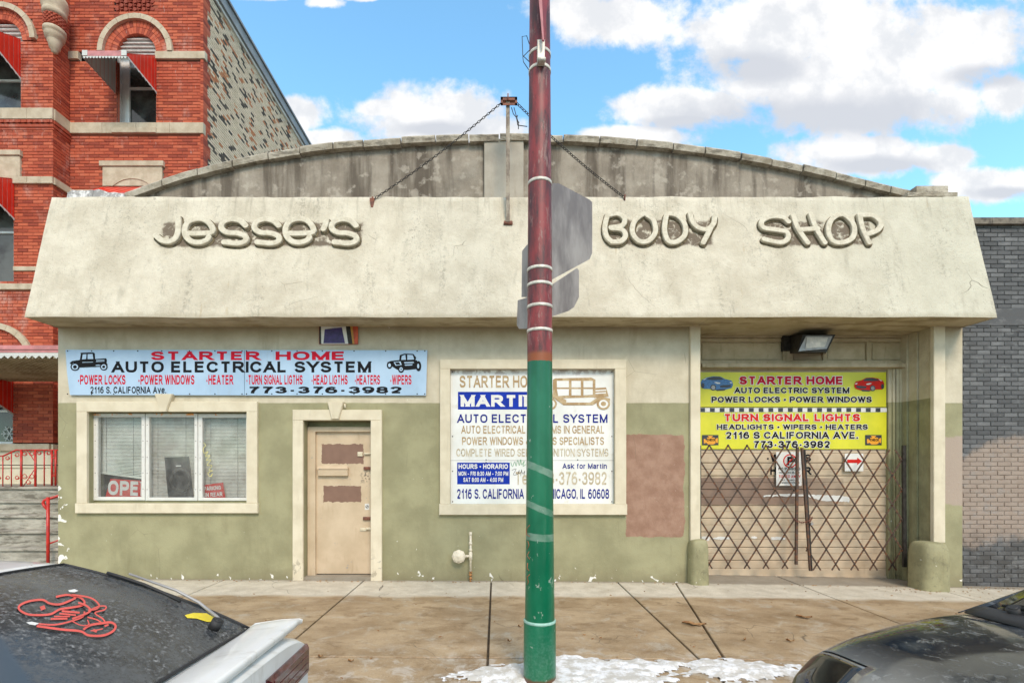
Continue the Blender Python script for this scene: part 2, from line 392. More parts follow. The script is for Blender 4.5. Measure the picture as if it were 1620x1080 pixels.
def grime(nt, c, sc=1.0, amt=.5, col=(.20, .17, .12)):
    """vertical rain streaks and blotches"""
    st = nt.noise(1.0, 6, .6, nt.scl((7*sc, 7*sc, .9*sc)))
    bl = nt.noise(1.6*sc, 6, .65)
    f = nt.m('MULTIPLY', nt.ss(st, .5, .78), nt.ss(bl, .42, .62))
    return nt.mix(nt.m('MULTIPLY', f, amt), c, col)
def cracks(nt, scale, width=.012):
    warp = nt.v('ADD', nt.pos(), nt.v('MULTIPLY', nt.new('ShaderNodeTexNoise').outputs[1], (.25, .25, .25)))
    d = nt.vor(scale, 'DISTANCE_TO_EDGE', warp)
    gate = nt.ss(nt.noise(1.3, 3), .57, .66)
    return nt.m('MULTIPLY', nt.ss(d, width, 0), gate)
def stucco_bump(nt, st=.6, coarse=18, fine=90):
    h = nt.m('ADD', nt.m('MULTIPLY', nt.noise(coarse, 6, .65, None, .6), 1.0), nt.m('MULTIPLY', nt.noise(fine, 4, .6), .35))
    return nt.bump(h, st, .012)
def f_wall(nt, b):
    x, y, z = nt.xyz()
    n = nt.noise(3.2, 6, .6)
    cream = nt.mix(nt.ss(n, .3, .7), (.50, .44, .32), (.62, .56, .43))
    cream = grime(nt, cream, 1.0, .55, (.30, .24, .15))
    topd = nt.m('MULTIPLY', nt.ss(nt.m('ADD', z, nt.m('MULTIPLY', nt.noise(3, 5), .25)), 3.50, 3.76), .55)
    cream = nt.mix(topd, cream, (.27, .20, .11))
    olive = nt.mix(nt.ss(nt.noise(2.2, 6, .6), .3, .7), (.255, .240, .135), (.345, .325, .19))
    olive = grime(nt, olive, 1.2, .4, (.17, .15, .08))
    edge = nt.m('ADD', 2.556, nt.m('MULTIPLY', nt.m('SUBTRACT', nt.noise(9, 3), .5), .012))
    c = nt.mix(nt.ss(nt.m('SUBTRACT', edge, z), -.002, .004), cream, olive)
    # brown repaint between the white sign and the garage, and a paler one on the right pier
    br = nt.mix(nt.ss(nt.noise(6, 5), .3, .7), (.27, .15, .10), (.36, .22, .155))
    c = nt.mix(nt.box(X(989), X(1083), Z(850), Z(687), .012, .11, 5), c, br)
    c = nt.mix(nt.m('MULTIPLY', nt.box(X(1470), X(1540), Z(800), Z(690), .03, .10, 6), .85), c, (.40, .31, .26))
    # damp, darker foot and flaking white chips
    c = nt.mix(nt.m('MULTIPLY', nt.ss(nt.m('ADD', z, nt.m('MULTIPLY', nt.noise(5, 5), .35)), .42, .14), .5), c, (.19, .16, .09))
    foot = nt.ss(z, .22, .0)
    leftc = nt.m('MULTIPLY', nt.ss(x, -6.02, -6.27), nt.ss(z, 1.75, 1.2))
    reg = nt.m('ADD', nt.m('MULTIPLY', nt.m('MAXIMUM', foot, 0), .13), nt.m('MULTIPLY', leftc, .19))
    chip = nt.ss(nt.m('ADD', nt.noise(7.5, 5, .5, None, .6), reg), .735, .75)
    c = nt.mix(chip, c, (.78, .76, .70))
    speck = nt.m('MULTIPLY', nt.ss(nt.vor(11), .055, .035), nt.ss(nt.noise(1.7, 2), .5, .6))
    c = nt.mix(nt.m('MULTIPLY', speck, .8), c, (.75, .73, .66))
    ck = cracks(nt, 1.3, .004)
    c = nt.mix(nt.m('MULTIPLY', ck, .7), c, (.13, .11, .07))
    nt.put(b.inputs['Base Color'], c)
    nt.put(b.inputs['Normal'], nt.bump(nt.m('MULTIPLY', chip, -1), .5, .004, stucco_bump(nt, .35, 26, 110)))
    b.inputs['Roughness'].default_value = .8
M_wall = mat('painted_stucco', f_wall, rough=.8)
def f_fascia(nt, b):
    x, y, z = nt.xyz()
    c = nt.mix(nt.ss(nt.noise(2.0, 7, .65), .3, .7), (.51, .455, .35), (.67, .615, .495))
    c = nt.mix(nt.ss(x, 3.0, 6.5, 0, .45), c, (.50, .50, .40))
    blot = nt.ss(nt.noise(26, 6, .75, None, 1.2), .53, .66)
    zone = nt.ss(nt.noise(.9, 5, .6, nt.scl((1.3, 1.3, .5))), .44, .66)
    c = nt.mix(nt.m('MULTIPLY', nt.m('MULTIPLY', blot, zone), .85), c, (.25, .23, .18))
    c = grime(nt, c, 1.2, .6, (.33, .30, .23))
    pit = nt.m('MULTIPLY', nt.ss(nt.noise(55, 4, .7), .60, .68), nt.ss(nt.noise(2.6, 4, .6), .42, .62))
    c = nt.mix(nt.m('MULTIPLY', pit, .75), c, (.22, .20, .15))
    drip = nt.m('MULTIPLY', nt.ss(nt.noise(1, 5, .7, nt.scl((14, 3, .6))), .52, .66), nt.ss(z, 4.9, 5.5))
    c = nt.mix(nt.m('MULTIPLY', drip, .4), c, (.26, .23, .17))
    rusty = nt.m('MULTIPLY', nt.ss(nt.noise(1, 3, .5, nt.scl((9, 3, 1.2))), .70, .76), .35); c = nt.mix(rusty, c, (.40, .28, .13))
    # dirt caught round the raised letters
    streak = nt.m('MULTIPLY', nt.ss(nt.noise(1, 6, .7, nt.scl((4.5, 2, .45))), .54, .68), nt.ss(nt.noise(20, 5, .75), .45, .6)); c = nt.mix(nt.m('MULTIPLY', streak, .55), c, (.24, .22, .17))
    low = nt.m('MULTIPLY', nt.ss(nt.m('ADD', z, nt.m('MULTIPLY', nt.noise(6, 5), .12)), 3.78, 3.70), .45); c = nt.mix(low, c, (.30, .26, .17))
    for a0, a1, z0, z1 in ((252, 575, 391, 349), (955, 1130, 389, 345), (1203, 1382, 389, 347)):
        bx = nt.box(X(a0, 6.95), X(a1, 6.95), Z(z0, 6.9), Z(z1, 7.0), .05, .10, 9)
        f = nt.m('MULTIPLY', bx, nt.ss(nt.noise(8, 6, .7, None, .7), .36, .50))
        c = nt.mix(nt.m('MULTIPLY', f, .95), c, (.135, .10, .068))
    ck = cracks(nt, 1.1, .004)
    c = nt.mix(nt.m('MULTIPLY', ck, .8), c, (.12, .10, .07))
    nt.put(b.inputs['Base Color'], c); b.inputs['Roughness'].default_value = .85
    nt.put(b.inputs['Normal'], nt.bump(nt.m('MULTIPLY', ck, -1), .5, .006, stucco_bump(nt, .95, 15, 70)))
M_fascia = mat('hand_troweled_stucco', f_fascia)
def f_arch(nt, b):
    x, y, z = nt.xyz()
    c = nt.mix(nt.ss(nt.noise(2.2, 7, .7), .3, .72), (.215, .18, .14), (.36, .315, .255))
    st = nt.noise(1.0, 6, .6, nt.scl((3.2, 3.2, .35)))
    c = nt.mix(nt.m('MULTIPLY', nt.ss(st, .45, .62), .85), c, (.085, .066, .048))
    c = nt.mix(nt.m('MULTIPLY', nt.ss(nt.noise(8, 5), .54, .68), .55), c, (.46, .41, .34))
    nt.put(b.inputs['Base Color'], c); b.inputs['Roughness'].default_value = .9
    nt.put(b.inputs['Normal'], stucco_bump(nt, .5, 14, 70))
M_arch = mat('grey_cement_render', f_arch)
def f_coping(nt, b):
    c = nt.mix(nt.ss(nt.noise(5, 7, .7), .3, .7), (.26, .22, .16), (.54, .49, .40))
    st = nt.ss(nt.noise(3.5, 6, .75, nt.scl((1, 1, 4))), .5, .62)
    c = nt.mix(nt.m('MULTIPLY', st, .65), c, (.09, .075, .055))
    nt.put(b.inputs['Base Color'], c); nt.put(b.inputs['Normal'], stucco_bump(nt, .8, 22, 80)); b.inputs['Roughness'].default_value = .9
M_coping = mat('weathered_coping', f_coping)
def f_trim(nt, b):
    x, y, z = nt.xyz()
    c = nt.mix(nt.ss(nt.noise(4, 5), .3, .7), (.60, .53, .39), (.70, .63, .48))
    c = grime(nt, c, 1.6, .4, (.33, .27, .17))
    ch = nt.m('MULTIPLY', nt.ss(nt.noise(14, 5, .6), .55, .6), nt.ss(z, .45, .2))
    c = nt.mix(nt.m('MULTIPLY', ch, .7), c, (.34, .30, .22))
    nt.put(b.inputs['Base Color'], c); nt.put(b.inputs['Normal'], stucco_bump(nt, .2, 30, 120))
M_trim = mat('cream_trim_paint', f_trim, rough=.75)
def f_olive(nt, b):
    x, y, z = nt.xyz()
    c = nt.mix(nt.ss(nt.noise(4, 6, .65), .3, .7), (.235, .22, .12), (.33, .31, .175))
    c = nt.mix(nt.m('MULTIPLY', nt.ss(nt.noise(9, 6, .75, None, .6), .55, .66), nt.ss(z, 1.0, .6, 0, .6)), c, (.15, .135, .08))
    c = grime(nt, c, 2, .6, (.13, .11, .055))
    cr = nt.mix(nt.ss(nt.noise(4, 5), .3, .7), (.47, .41, .28), (.60, .54, .40))
    cr = grime(nt, cr, 2, .5, (.22, .17, .09))
    c = nt.mix(nt.ss(nt.m('SUBTRACT', 2.63, z), -.003, .003), cr, c)
    ch = nt.ss(nt.noise(13, 5, .6, None, .5), .70, .72)
    c = nt.mix(nt.m('MULTIPLY', ch, nt.ss(z, 1.2, .8)), c, (.66, .64, .56))
    nt.put(b.inputs['Base Color'], c); nt.put(b.inputs['Normal'], stucco_bump(nt, .5, 20, 80))
M_jamb = mat('two_tone_jamb_paint', f_olive)
def f_soffit(nt, b):
    c = nt.mix(nt.ss(nt.noise(3, 6), .3, .7), (.40, .33, .20), (.52, .45, .30))
    c = nt.mix(nt.m('MULTIPLY', nt.ss(nt.noise(1.6, 6, .7, nt.scl((1, 3, 1))), .5, .62), .6), c, (.20, .14, .07))
    nt.put(b.inputs['Base Color'], c); nt.put(b.inputs['Normal'], stucco_bump(nt, .3))
M_soffit = mat('stained_soffit', f_soffit, rough=.85)
def f_tan(nt, b):
    x, y, z = nt.xyz()
    c = nt.mix(nt.ss(nt.noise(3, 5), .3, .7), (.50, .385, .255), (.60, .475, .33))
    c = grime(nt, c, 2.5, .5, (.30, .20, .11))
    c = nt.mix(nt.m('MULTIPLY', nt.ss(nt.noise(18, 4), .70, .72), .6), c, (.25, .26, .27))
    for a0, a1, z0, z1 in ((508.5, 575, 733.5, 702), (511.5, 571.5, 794, 768)):
        c = nt.mix(nt.box(X(a0, 7.36), X(a1, 7.36), Z(z0, 7.36), Z(z1, 7.36), .005, .055, 16), c, nt.mix(nt.noise(9), (.17, .09, .06), (.26, .15, .105)))
    dk = nt.m('MULTIPLY', nt.box(X(566, 7.36), X(592, 7.36), Z(768, 7.36), Z(738, 7.36), .12, .1, 20), nt.ss(nt.noise(30, 4), .5, .58))
    c = nt.mix(nt.m('MULTIPLY', dk, .8), c, (.06, .05, .045))
    nt.put(b.inputs['Base Color'], c); nt.put(b.inputs['Normal'], nt.bump(nt.noise(14, 4), .12, .01))
M_door = mat('tan_door_paint', f_tan, rough=.5)
def f_gdoor(nt, b):
    x, y, z = nt.xyz()
    c = nt.mix(nt.ss(nt.noise(3, 5), .3, .7), (.48, .375, .26), (.59, .475, .34))
    c = grime(nt, c, 1.7, .4, (.27, .19, .12))
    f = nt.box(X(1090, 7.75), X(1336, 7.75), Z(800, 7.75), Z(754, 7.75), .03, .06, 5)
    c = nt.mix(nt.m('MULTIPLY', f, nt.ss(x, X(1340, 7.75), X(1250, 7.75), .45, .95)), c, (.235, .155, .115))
    nt.put(b.inputs['Base Color'], c); b.inputs['Roughness'].default_value = .6
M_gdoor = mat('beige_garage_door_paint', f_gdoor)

def brickmat(name, cols, stains=()):
    def f(nt, b):
        t = nt.attr('tone')
        r = nt.new('ShaderNodeObjectInfo').outputs['Random']
        rp = nt.new('ShaderNodeValToRGB'); e = rp.color_ramp.elements
        while len(e) < len(cols): e.new(.5)
        for i, (p, c) in enumerate(cols): e[i].position = p; e[i].color = (*c, 1)
        nt.put(rp.inputs[0], nt.m('ADD', t, nt.m('MULTIPLY', nt.m('SUBTRACT', nt.noise(20, 4), .5), .35)))
        c = rp.outputs[0]
        for fn in stains: c = fn(nt, c)
        nt.put(b.inputs['Base Color'], c); nt.put(b.inputs['Normal'], nt.bump(nt.noise(60, 4), .5, .004))
        b.inputs['Roughness'].default_value = .85
    return mat(name, f)
def efflor(nt, c):
    f = nt.m('MULTIPLY', nt.ss(nt.noise(1.1, 6, .65, nt.scl((1.5, 1.5, .8))), .50, .72), nt.ss(nt.noise(9, 5, .7, nt.scl((1, 1, .5))), .35, .62))
    c = nt.mix(nt.m('MULTIPLY', f, .8), c, (.56, .33, .27))
    f = nt.m('MULTIPLY', nt.ss(nt.noise(12, 5, .7, nt.scl((2, 2, .4))), .62, .72), nt.ss(nt.noise(.8, 3), .45, .6))
    return nt.mix(nt.m('MULTIPLY', f, .6), c, (.62, .50, .46))
M_rbrick = brickmat('red_brick', [(0, (.26, .045, .024)), (.5, (.43, .080, .036)), (1, (.53, .125, .06))], [efflor])
M_rmortar = mat('red_mortar', col=(.31, .080, .045), rough=.95, ns=30)
M_cbrick = brickmat('common_brick', [(0, (.05, .04, .035)), (.16, (.16, .12, .09)), (.22, (.62, .49, .34)), (.84, (.80, .66, .49)), (.90, (.60, .28, .13)), (1, (.52, .18, .07))])
M_cmortar = mat('dark_open_joints', lambda nt, b: nt.put(b.inputs['Base Color'], nt.mix(nt.ss(nt.noise(5, 5, .7), .42, .58), (.035, .028, .022), (.16, .13, .10))), rough=.95)
def patch(nt, c):
    x, y, z = nt.xyz()
    d = 7.3
    top = nt.m('SUBTRACT', Z(690, d), nt.m('MULTIPLY', nt.ss(x, X(1570, d), X(1524, d)), .25))
    m = nt.m('MINIMUM', nt.m('SUBTRACT', top, z), nt.m('SUBTRACT', z, Z(862, d)))
    m = nt.m('ADD', m, nt.m('MULTIPLY', nt.m('SUBTRACT', nt.noise(3.5, 5, .7), .5), .55))
    c = nt.mix(nt.m('MULTIPLY', nt.ss(m, -.03, .14), .9), c, nt.mix(nt.noise(9, 5), (.26, .195, .155), (.39, .315, .26)))
    g = nt.m('MULTIPLY', nt.ss(nt.m('ADD', z, nt.m('MULTIPLY', nt.noise(4, 5), .6)), 1.15, .5), nt.ss(nt.noise(5, 6, .7), .35, .6))
    c = nt.mix(nt.m('MULTIPLY', g, .75), c, (.055, .05, .045))
    f = nt.ss(nt.noise(5, 6, .65, nt.scl((1, 1, 2))), .52, .66)
    return nt.mix(nt.m('MULTIPLY', f, .35), c, (.26, .26, .26))
M_gbrick = brickmat('grey_painted_brick', [(0, (.075, .077, .08)), (.5, (.105, .107, .11)), (1, (.155, .157, .16))], [patch])
M_gmortar = brickmat('grey_painted_mortar', [(0, (.085, .087, .09)), (1, (.10, .102, .105))], [patch])

def f_stone(nt, b):
    c = nt.mix(nt.ss(nt.noise(5, 6, .65), .3, .7), (.42, .34, .24), (.56, .48, .36))
    c = grime(nt, c, 1.5, .5, (.20, .15, .10))
    nt.put(b.inputs['Base Color'], c); nt.put(b.inputs['Normal'], nt.bump(nt.noise(40, 4), .4, .006)); b.inputs['Roughness'].default_value = .85
M_stone = mat('limestone', f_stone)
def f_conc(nt, b):
    x, y, z = nt.xyz()
    dry = nt.mix(nt.ss(nt.noise(4, 6, .65), .3, .7), (.47, .42, .33), (.62, .565, .46))
    wet = nt.mix(nt.ss(nt.noise(1.6, 7, .65, nt.scl((.9, 1.3, 1))), .3, .7), (.25, .165, .085), (.44, .325, .20))
    wet = nt.mix(nt.m('MULTIPLY', nt.ss(nt.noise(3.5, 6, .7, nt.scl((.9, 1.5, 1)), .5), .52, .64), .7), wet, (.19, .115, .05))
    wet = nt.mix(nt.m('MULTIPLY', nt.ss(nt.noise(3.2, 7, .75, None, .6), .52, .66), .55), wet, (.45, .41, .34))
    edge = nt.m('ADD', nt.m('ADD', 6.30, nt.m('MULTIPLY', x, .01)), nt.m('MULTIPLY', nt.m('SUBTRACT', nt.noise(2.0, 6, .65), .5), .35))
    f = nt.ss(nt.m('SUBTRACT', y, edge), -.06, .10)
    c = nt.mix(f, wet, dry)
    c = nt.mix(nt.m('MULTIPLY', nt.ss(nt.noise(70, 5, .7), .55, .68), .55), c, (.10, .08, .055))
    c = nt.mix(nt.m('MULTIPLY', nt.ss(nt.noise(140, 2, .5, nt.v('ADD', nt.pos(), (5, 3, 1))), .60, .70), .5), c, (.60, .56, .48))
    # grime against the wall and thin salt film near the kerb
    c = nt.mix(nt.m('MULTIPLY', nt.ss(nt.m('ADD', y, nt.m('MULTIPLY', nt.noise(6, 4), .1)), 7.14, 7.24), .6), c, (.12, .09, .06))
    sf = nt.m('MULTIPLY', nt.ss(nt.noise(5, 7, .7, None, .6), .50, .66), nt.ss(y, 4.9, 4.0))
    c = nt.mix(nt.m('MULTIPLY', sf, .55), c, (.60, .57, .52))
    ck = nt.ss(nt.vor(.75, 'DISTANCE_TO_EDGE', nt.v('ADD', nt.pos(), nt.v('MULTIPLY', nt.new('ShaderNodeTexNoise').outputs[1], (.4, .4, .4)))), .004, 0)
    c = nt.mix(nt.m('MULTIPLY', nt.m('MULTIPLY', ck, nt.ss(nt.noise(.9, 2), .5, .56)), .7), c, (.06, .04, .025))
    nt.put(b.inputs['Base Color'], c)
    nt.put(b.inputs['Roughness'], nt.ss(f, 0, 1, .55, .9))
    nt.put(b.inputs['Normal'], nt.bump(nt.m('ADD', nt.noise(70, 5, .7), nt.m('MULTIPLY', nt.noise(6, 5), 1.5)), .35, .006))
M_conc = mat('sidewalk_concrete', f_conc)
def f_steps(nt, b):
    c = nt.mix(nt.ss(nt.noise(2.5, 7, .7, nt.scl((1, 1, 3))), .3, .7), (.20, .185, .15), (.48, .45, .38))
    c = nt.mix(nt.m('MULTIPLY', nt.ss(nt.noise(3, 6, .7, nt.scl((1, 1, 5))), .52, .62), .7), c, (.09, .075, .055))
    nt.put(b.inputs['Base Color'], c); nt.put(b.inputs['Normal'], stucco_bump(nt, .6))
M_steps = mat('weathered_step_concrete', f_steps, rough=.9)
def f_pole(nt, b):
    x, y, z = nt.xyz()
    gr = nt.mix(nt.ss(nt.noise(5, 5, .6, nt.scl((1, 1, .4))), .3, .7), (.0, .105, .047), (.008, .155, .075))
    sc = nt.ss(nt.noise(16, 5, .6, nt.scl((1, 1, .7)), .5), .645, .66)
    gr = nt.mix(nt.m('MULTIPLY', sc, .8), gr, (.30, .36, .30))
    gr = nt.mix(nt.m('MULTIPLY', nt.ss(z, .55, .2), nt.ss(nt.noise(50, 3), .4, .7, .1, .45)), gr, (.10, .25, .18))
    red = nt.mix(nt.ss(nt.noise(7, 6, .7, nt.scl((1.6, 1.6, .35))), .35, .62), (.065, .02, .022), (.25, .032, .034))
    red = nt.mix(nt.m('MULTIPLY', nt.ss(nt.noise(7, 6, .75, nt.scl((2.5, 2.5, .6)), .4), .53, .62), .75), red, (.27, .16, .14))
    red = nt.mix(nt.m('MULTIPLY', nt.ss(nt.noise(9, 6, .7, nt.scl((2, 2, .6))), .60, .68), .8), red, (.035, .02, .02))
    e = nt.m('ADD', 2.425, nt.m('MULTIPLY', nt.m('SUBTRACT', nt.noise(14, 3), .5), .03))
    c = nt.mix(nt.ss(z, nt.m('SUBTRACT', e, .003), nt.m('ADD', e, .003)), gr, nt.mix(nt.ss(z, 2.47, 2.51), (.26, .07, .02), red))
    c = nt.mix(nt.ss(nt.m('ADD', z, nt.m('MULTIPLY', nt.noise(20, 3), .04)), .075, .045), c, (.12, .05, .02))
    # clear tape wound round the shaft
    for z0, sl, w_ in ((1.61, -.42, .030), (1.315, -.42, .028), (1.10, -.06, .030)):
        d = nt.m('ABSOLUTE', nt.m('SUBTRACT', nt.m('SUBTRACT', z, z0), nt.m('MULTIPLY', nt.m('SUBTRACT', x, .33), sl)))
        d = nt.m('ADD', d, nt.m('MULTIPLY', nt.m('SUBTRACT', nt.noise(22, 3), .5), .012))
        c = nt.mix(nt.m('MULTIPLY', nt.ss(d, w_, w_-.006), nt.ss(nt.noise(12, 4), .3, .7, .25, .6)), c, (.26, .36, .29))
    nt.put(b.inputs['Base Color'], c); nt.put(b.inputs['Roughness'], nt.ss(z, 2.42, 2.44, .28, .5))
    nt.put(b.inputs['Normal'], nt.bump(nt.noise(9, 5, .6), .12, .01))
M_pole = mat('green_and_maroon_pole_paint', f_pole)

M_white = mat('white_enamel', col=(.74, .73, .70), rough=.4, nz=.06, ns=5)
M_oldwhite = mat('chipped_white_frame', lambda nt, b: (nt.put(b.inputs['Base Color'], nt.mix(nt.m('MULTIPLY', nt.ss(nt.noise(9, 5, .6), .52, .60), nt.ss(nt.xyz()[2], 2.37, 2.40)), nt.mix(nt.noise(14, 4), (.58, .57, .53), (.76, .75, .71)), (.85, .30, .03)))), rough=.45)
M_black = mat('black_vinyl', col=(.008, .008, .010), rough=.6, nz=.1, bump=0, spec=.15)
M_redtxt = mat('red_vinyl', col=(.55, .008, .03), rough=.6, nz=.05, bump=0, spec=.15)
M_blue = mat('blue_sign_paint', lambda nt, b: nt.put(b.inputs['Base Color'], grime(nt, nt.mix(nt.ss(nt.noise(2, 5), .3, .7), (.33, .47, .63), (.41, .56, .73)), 2, .3, (.30, .34, .36))), rough=.35)
def f_wsign(nt, b):
    x, y, z = nt.xyz()
    c = nt.mix(nt.ss(nt.noise(3, 5), .3, .7), (.70, .70, .66), (.80, .80, .78))
    top = nt.m('MULTIPLY', nt.ss(nt.m('ADD', z, nt.m('MULTIPLY', nt.noise(6, 5), .1)), 2.98, 3.08), nt.ss(nt.noise(9, 5, .7), .45, .55))
    c = nt.mix(nt.m('MULTIPLY', top, .75), c, (.32, .24, .20))
    c = nt.mix(nt.m('MULTIPLY', nt.ss(nt.noise(5, 5, .6), .60, .70), .35), c, (.52, .46, .36))
    nt.put(b.inputs['Base Color'], c)
M_wsign = mat('aged_white_sign_board', f_wsign, rough=.4)
M_tantxt = mat('faded_gold_vinyl', lambda nt, b: nt.put(b.inputs['Base Color'], nt.mix(nt.ss(nt.noise(11, 5, .7), .42, .62), (.36, .23, .10), (.50, .38, .22))), rough=.5)
M_tantxt2 = mat('worn_pale_gold_vinyl', lambda nt, b: nt.put(b.inputs['Base Color'], nt.mix(nt.ss(nt.noise(14, 5, .7), .40, .6), (.42, .34, .22), (.58, .51, .38))), rough=.5)
M_navy = mat('navy_vinyl', col=(.012, .02, .22), rough=.6, nz=.1, bump=0, spec=.15)
M_royal = mat('royal_blue_vinyl', col=(.008, .035, .36), rough=.6, nz=.1, bump=0, spec=.15)
M_yellow = mat('yellow_banner_vinyl', lambda nt, b: nt.put(b.inputs['Base Color'], grime(nt, nt.mix(nt.ss(nt.noise(2.5, 5), .3, .7), (.56, .56, .02), (.69, .66, .03)), 2, .3, (.42, .40, .08))), rough=.38)
M_orange = mat('orange_print', col=(.80, .34, .02), rough=.4, nz=.05, bump=0)
M_bluecar = mat('blue_print', col=(.05, .17, .38), rough=.4, nz=.2, ns=40, bump=0)
M_redcar = mat('bright_red_print', col=(.62, .02, .014), rough=.6, nz=.12, ns=40, bump=0, spec=.2)
M_glassprint = mat('dark_print', col=(.03, .035, .045), rough=.4, bump=0)
M_rust = mat('rusty_brown_steel', lambda nt, b: nt.put(b.inputs['Base Color'], nt.mix(nt.ss(nt.noise(16, 5, .7), .45, .65), (.075, .05, .038), (.19, .075, .03))), rough=.7, metal=.2)
M_darkiron = mat('dark_iron', col=(.045, .04, .036), rough=.6, metal=.4, nz=.3, ns=20)
M_rustred = mat('red_rusted_steel', lambda nt, b: nt.put(b.inputs['Base Color'], nt.mix(nt.ss(nt.noise(22, 5, .7), .4, .6), (.14, .06, .045), (.26, .10, .06))), rough=.8)
M_galv = mat('galvanised_steel', lambda nt, b: (nt.put(b.inputs['Base Color'], nt.mix(nt.ss(nt.noise(5, 5, .6, nt.scl((1, 1, .3))), .3, .7), (.26, .25, .245), (.42, .41, .40)))), rough=.5, metal=.35)
M_strap = mat('pale_steel_strap', col=(.66, .62, .54), rough=.45, metal=.2, nz=.15, ns=30)
M_redpaint = mat('red_rail_paint', col=(.50, .022, .014), rough=.35, nz=.2, ns=15)
M_awn = mat('red_awning_enamel', col=(.68, .03, .014), rough=.35, nz=.12, ns=3)
M_awnw = mat('awning_white_enamel', lambda nt, b: nt.put(b.inputs['Base Color'], grime(nt, nt.mix(nt.noise(3, 4), (.52, .53, .50), (.64, .65, .62)), 2, .6, (.30, .24, .16))), rough=.45)
M_pink = mat('faded_pink_red_enamel', col=(.55, .22, .22), rough=.45, nz=.15, ns=6)
M_lou = mat('louvre_white', col=(.62, .60, .57), rough=.6, nz=.1)
M_gut = mat('grey_roof_edge_metal', col=(.23, .24, .25), rough=.5, nz=.15, ns=3)
M_asph = mat('asphalt', col=(.055, .053, .05), rough=.9, nz=.3, ns=30, bump=.5)
M_earth = mat('distant_ground', col=(.16, .14, .11), rough=.95, nz=.3, ns=.3)
M_joint = mat('dark_joint_dirt', col=(.075, .055, .035), rough=.95, nz=.3, ns=20)
M_dark = mat('dark_interior', col=(.06, .055, .05), rough=.9)
M_roof = mat('flat_roof_felt', col=(.12, .12, .12), rough=.9)
M_leaf = mat('dry_leaf', lambda nt, b: nt.put(b.inputs['Base Color'], nt.mix(nt.ss(nt.noise(40, 4), .35, .65), (.20, .09, .03), (.42, .24, .10))), rough=.7)
def f_snow(nt, b):
    c = nt.mix(nt.ss(nt.noise(9, 6, .7), .42, .60), (.52, .50, .46), (.78, .79, .81))
    nt.put(b.inputs['Base Color'], c); nt.put(b.inputs['Normal'], nt.bump(nt.noise(45, 5), .5, .01)); b.inputs['Roughness'].default_value = .7
M_snow = mat('crusted_snow', f_snow)
M_blind = mat('blind_slat', lambda nt, b: nt.put(b.inputs['Base Color'], nt.mix(nt.ss(nt.noise(3.0, 5, .6), .35, .65), (.55, .50, .43), (.84, .80, .72))), rough=.6)
M_blindg = mat('greenish_blind_slat', lambda nt, b: nt.put(b.inputs['Base Color'], nt.mix(nt.ss(nt.noise(3.0, 5, .6), .35, .65), (.60, .63, .54), (.84, .86, .78))), rough=.6)

def glassmat(name, dirt=.25, tint=(.97, .98, .975), dcol=(.62, .60, .56), ns=4.):
    def f(nt, b):
        out = nt.n['Material Output']; nt.n.remove(b)
        tr = nt.new('ShaderNodeBsdfTransparent'); tr.inputs[0].default_value = (*tint, 1)
        gl = nt.new('ShaderNodeBsdfGlossy'); gl.inputs['Roughness'].default_value = .03
        df = nt.new('ShaderNodeBsdfDiffuse'); df.inputs[0].default_value = (*dcol, 1)
        fr = nt.new('ShaderNodeFresnel'); fr.inputs[0].default_value = 1.5
        m1 = nt.new('ShaderNodeMixShader'); nt.put(m1.inputs[0], nt.m('MULTIPLY', fr.outputs[0], .55)); nt.put(m1.inputs[1], tr.outputs[0]); nt.put(m1.inputs[2], gl.outputs[0])
        m2 = nt.new('ShaderNodeMixShader'); nt.put(m2.inputs[0], nt.ss(nt.noise(ns, 6, .65, None, .8), .35, .75, dirt*.3, dirt)); nt.put(m2.inputs[1], m1.outputs[0]); nt.put(m2.inputs[2], df.outputs[0])
        nt.put(out.inputs[0], m2.outputs[0])
    m = bpy.data.materials.new(name); m.use_nodes = True; nt_ = NT(m.node_tree); f(nt_, nt_.n['Principled BSDF']); MATS[name] = m
    return m
M_pane = glassmat('shop_window_glass', .16)
M_lampglass = glassmat('lamp_lens', .5, (.7, .7, .68), (.6, .58, .52), 10)
M_dglass = mat('dark_window_glass', lambda nt, b: nt.put(b.inputs['Base Color'], nt.mix(nt.ss(nt.noise(2, 5), .4, .65), (.02, .022, .022), (.09, .10, .095))), rough=.08, spec=.8)
# ------------------------------------------------------------------ ground, street, pavement
def strip(name, x0, x1, y0, y1, dz, m, kind='structure', nx=40, parent=None, follow=True):
    mb = MB()
    for i in range(nx):
        a = x0+(x1-x0)*i/nx; b = x0+(x1-x0)*(i+1)/nx
        za, zb = (gz(a)+dz, gz(b)+dz) if follow else (dz, dz)
        mb.quad((a, y0, za), (b, y0, zb), (b, y1, zb), (a, y1, za))
    o = mb.build(name, m, parent); o['kind'] = kind
    return o
strip('ground', -800, 800, -800, 1500, -.42, M_earth, nx=2, follow=False)
strip('street', -60, 60, -9, 2.82, -.15, M_asph, nx=80)
walk = strip('sidewalk', -30, 30, 2.93, 8.2, -.03, M_joint, nx=60)
JX = [(-5.78, -5.78), (-3.90, -3.90), (-1.90, -1.90), (-.072, -.072), (1.74, 1.74), (2.70, 1.96), (4.33, 4.33), (6.2, 6.2), (8.1, 8.1)]
JX = [(-9.8, -9.8), (-7.7, -7.7)]+JX+[(10, 10), (12, 12)]
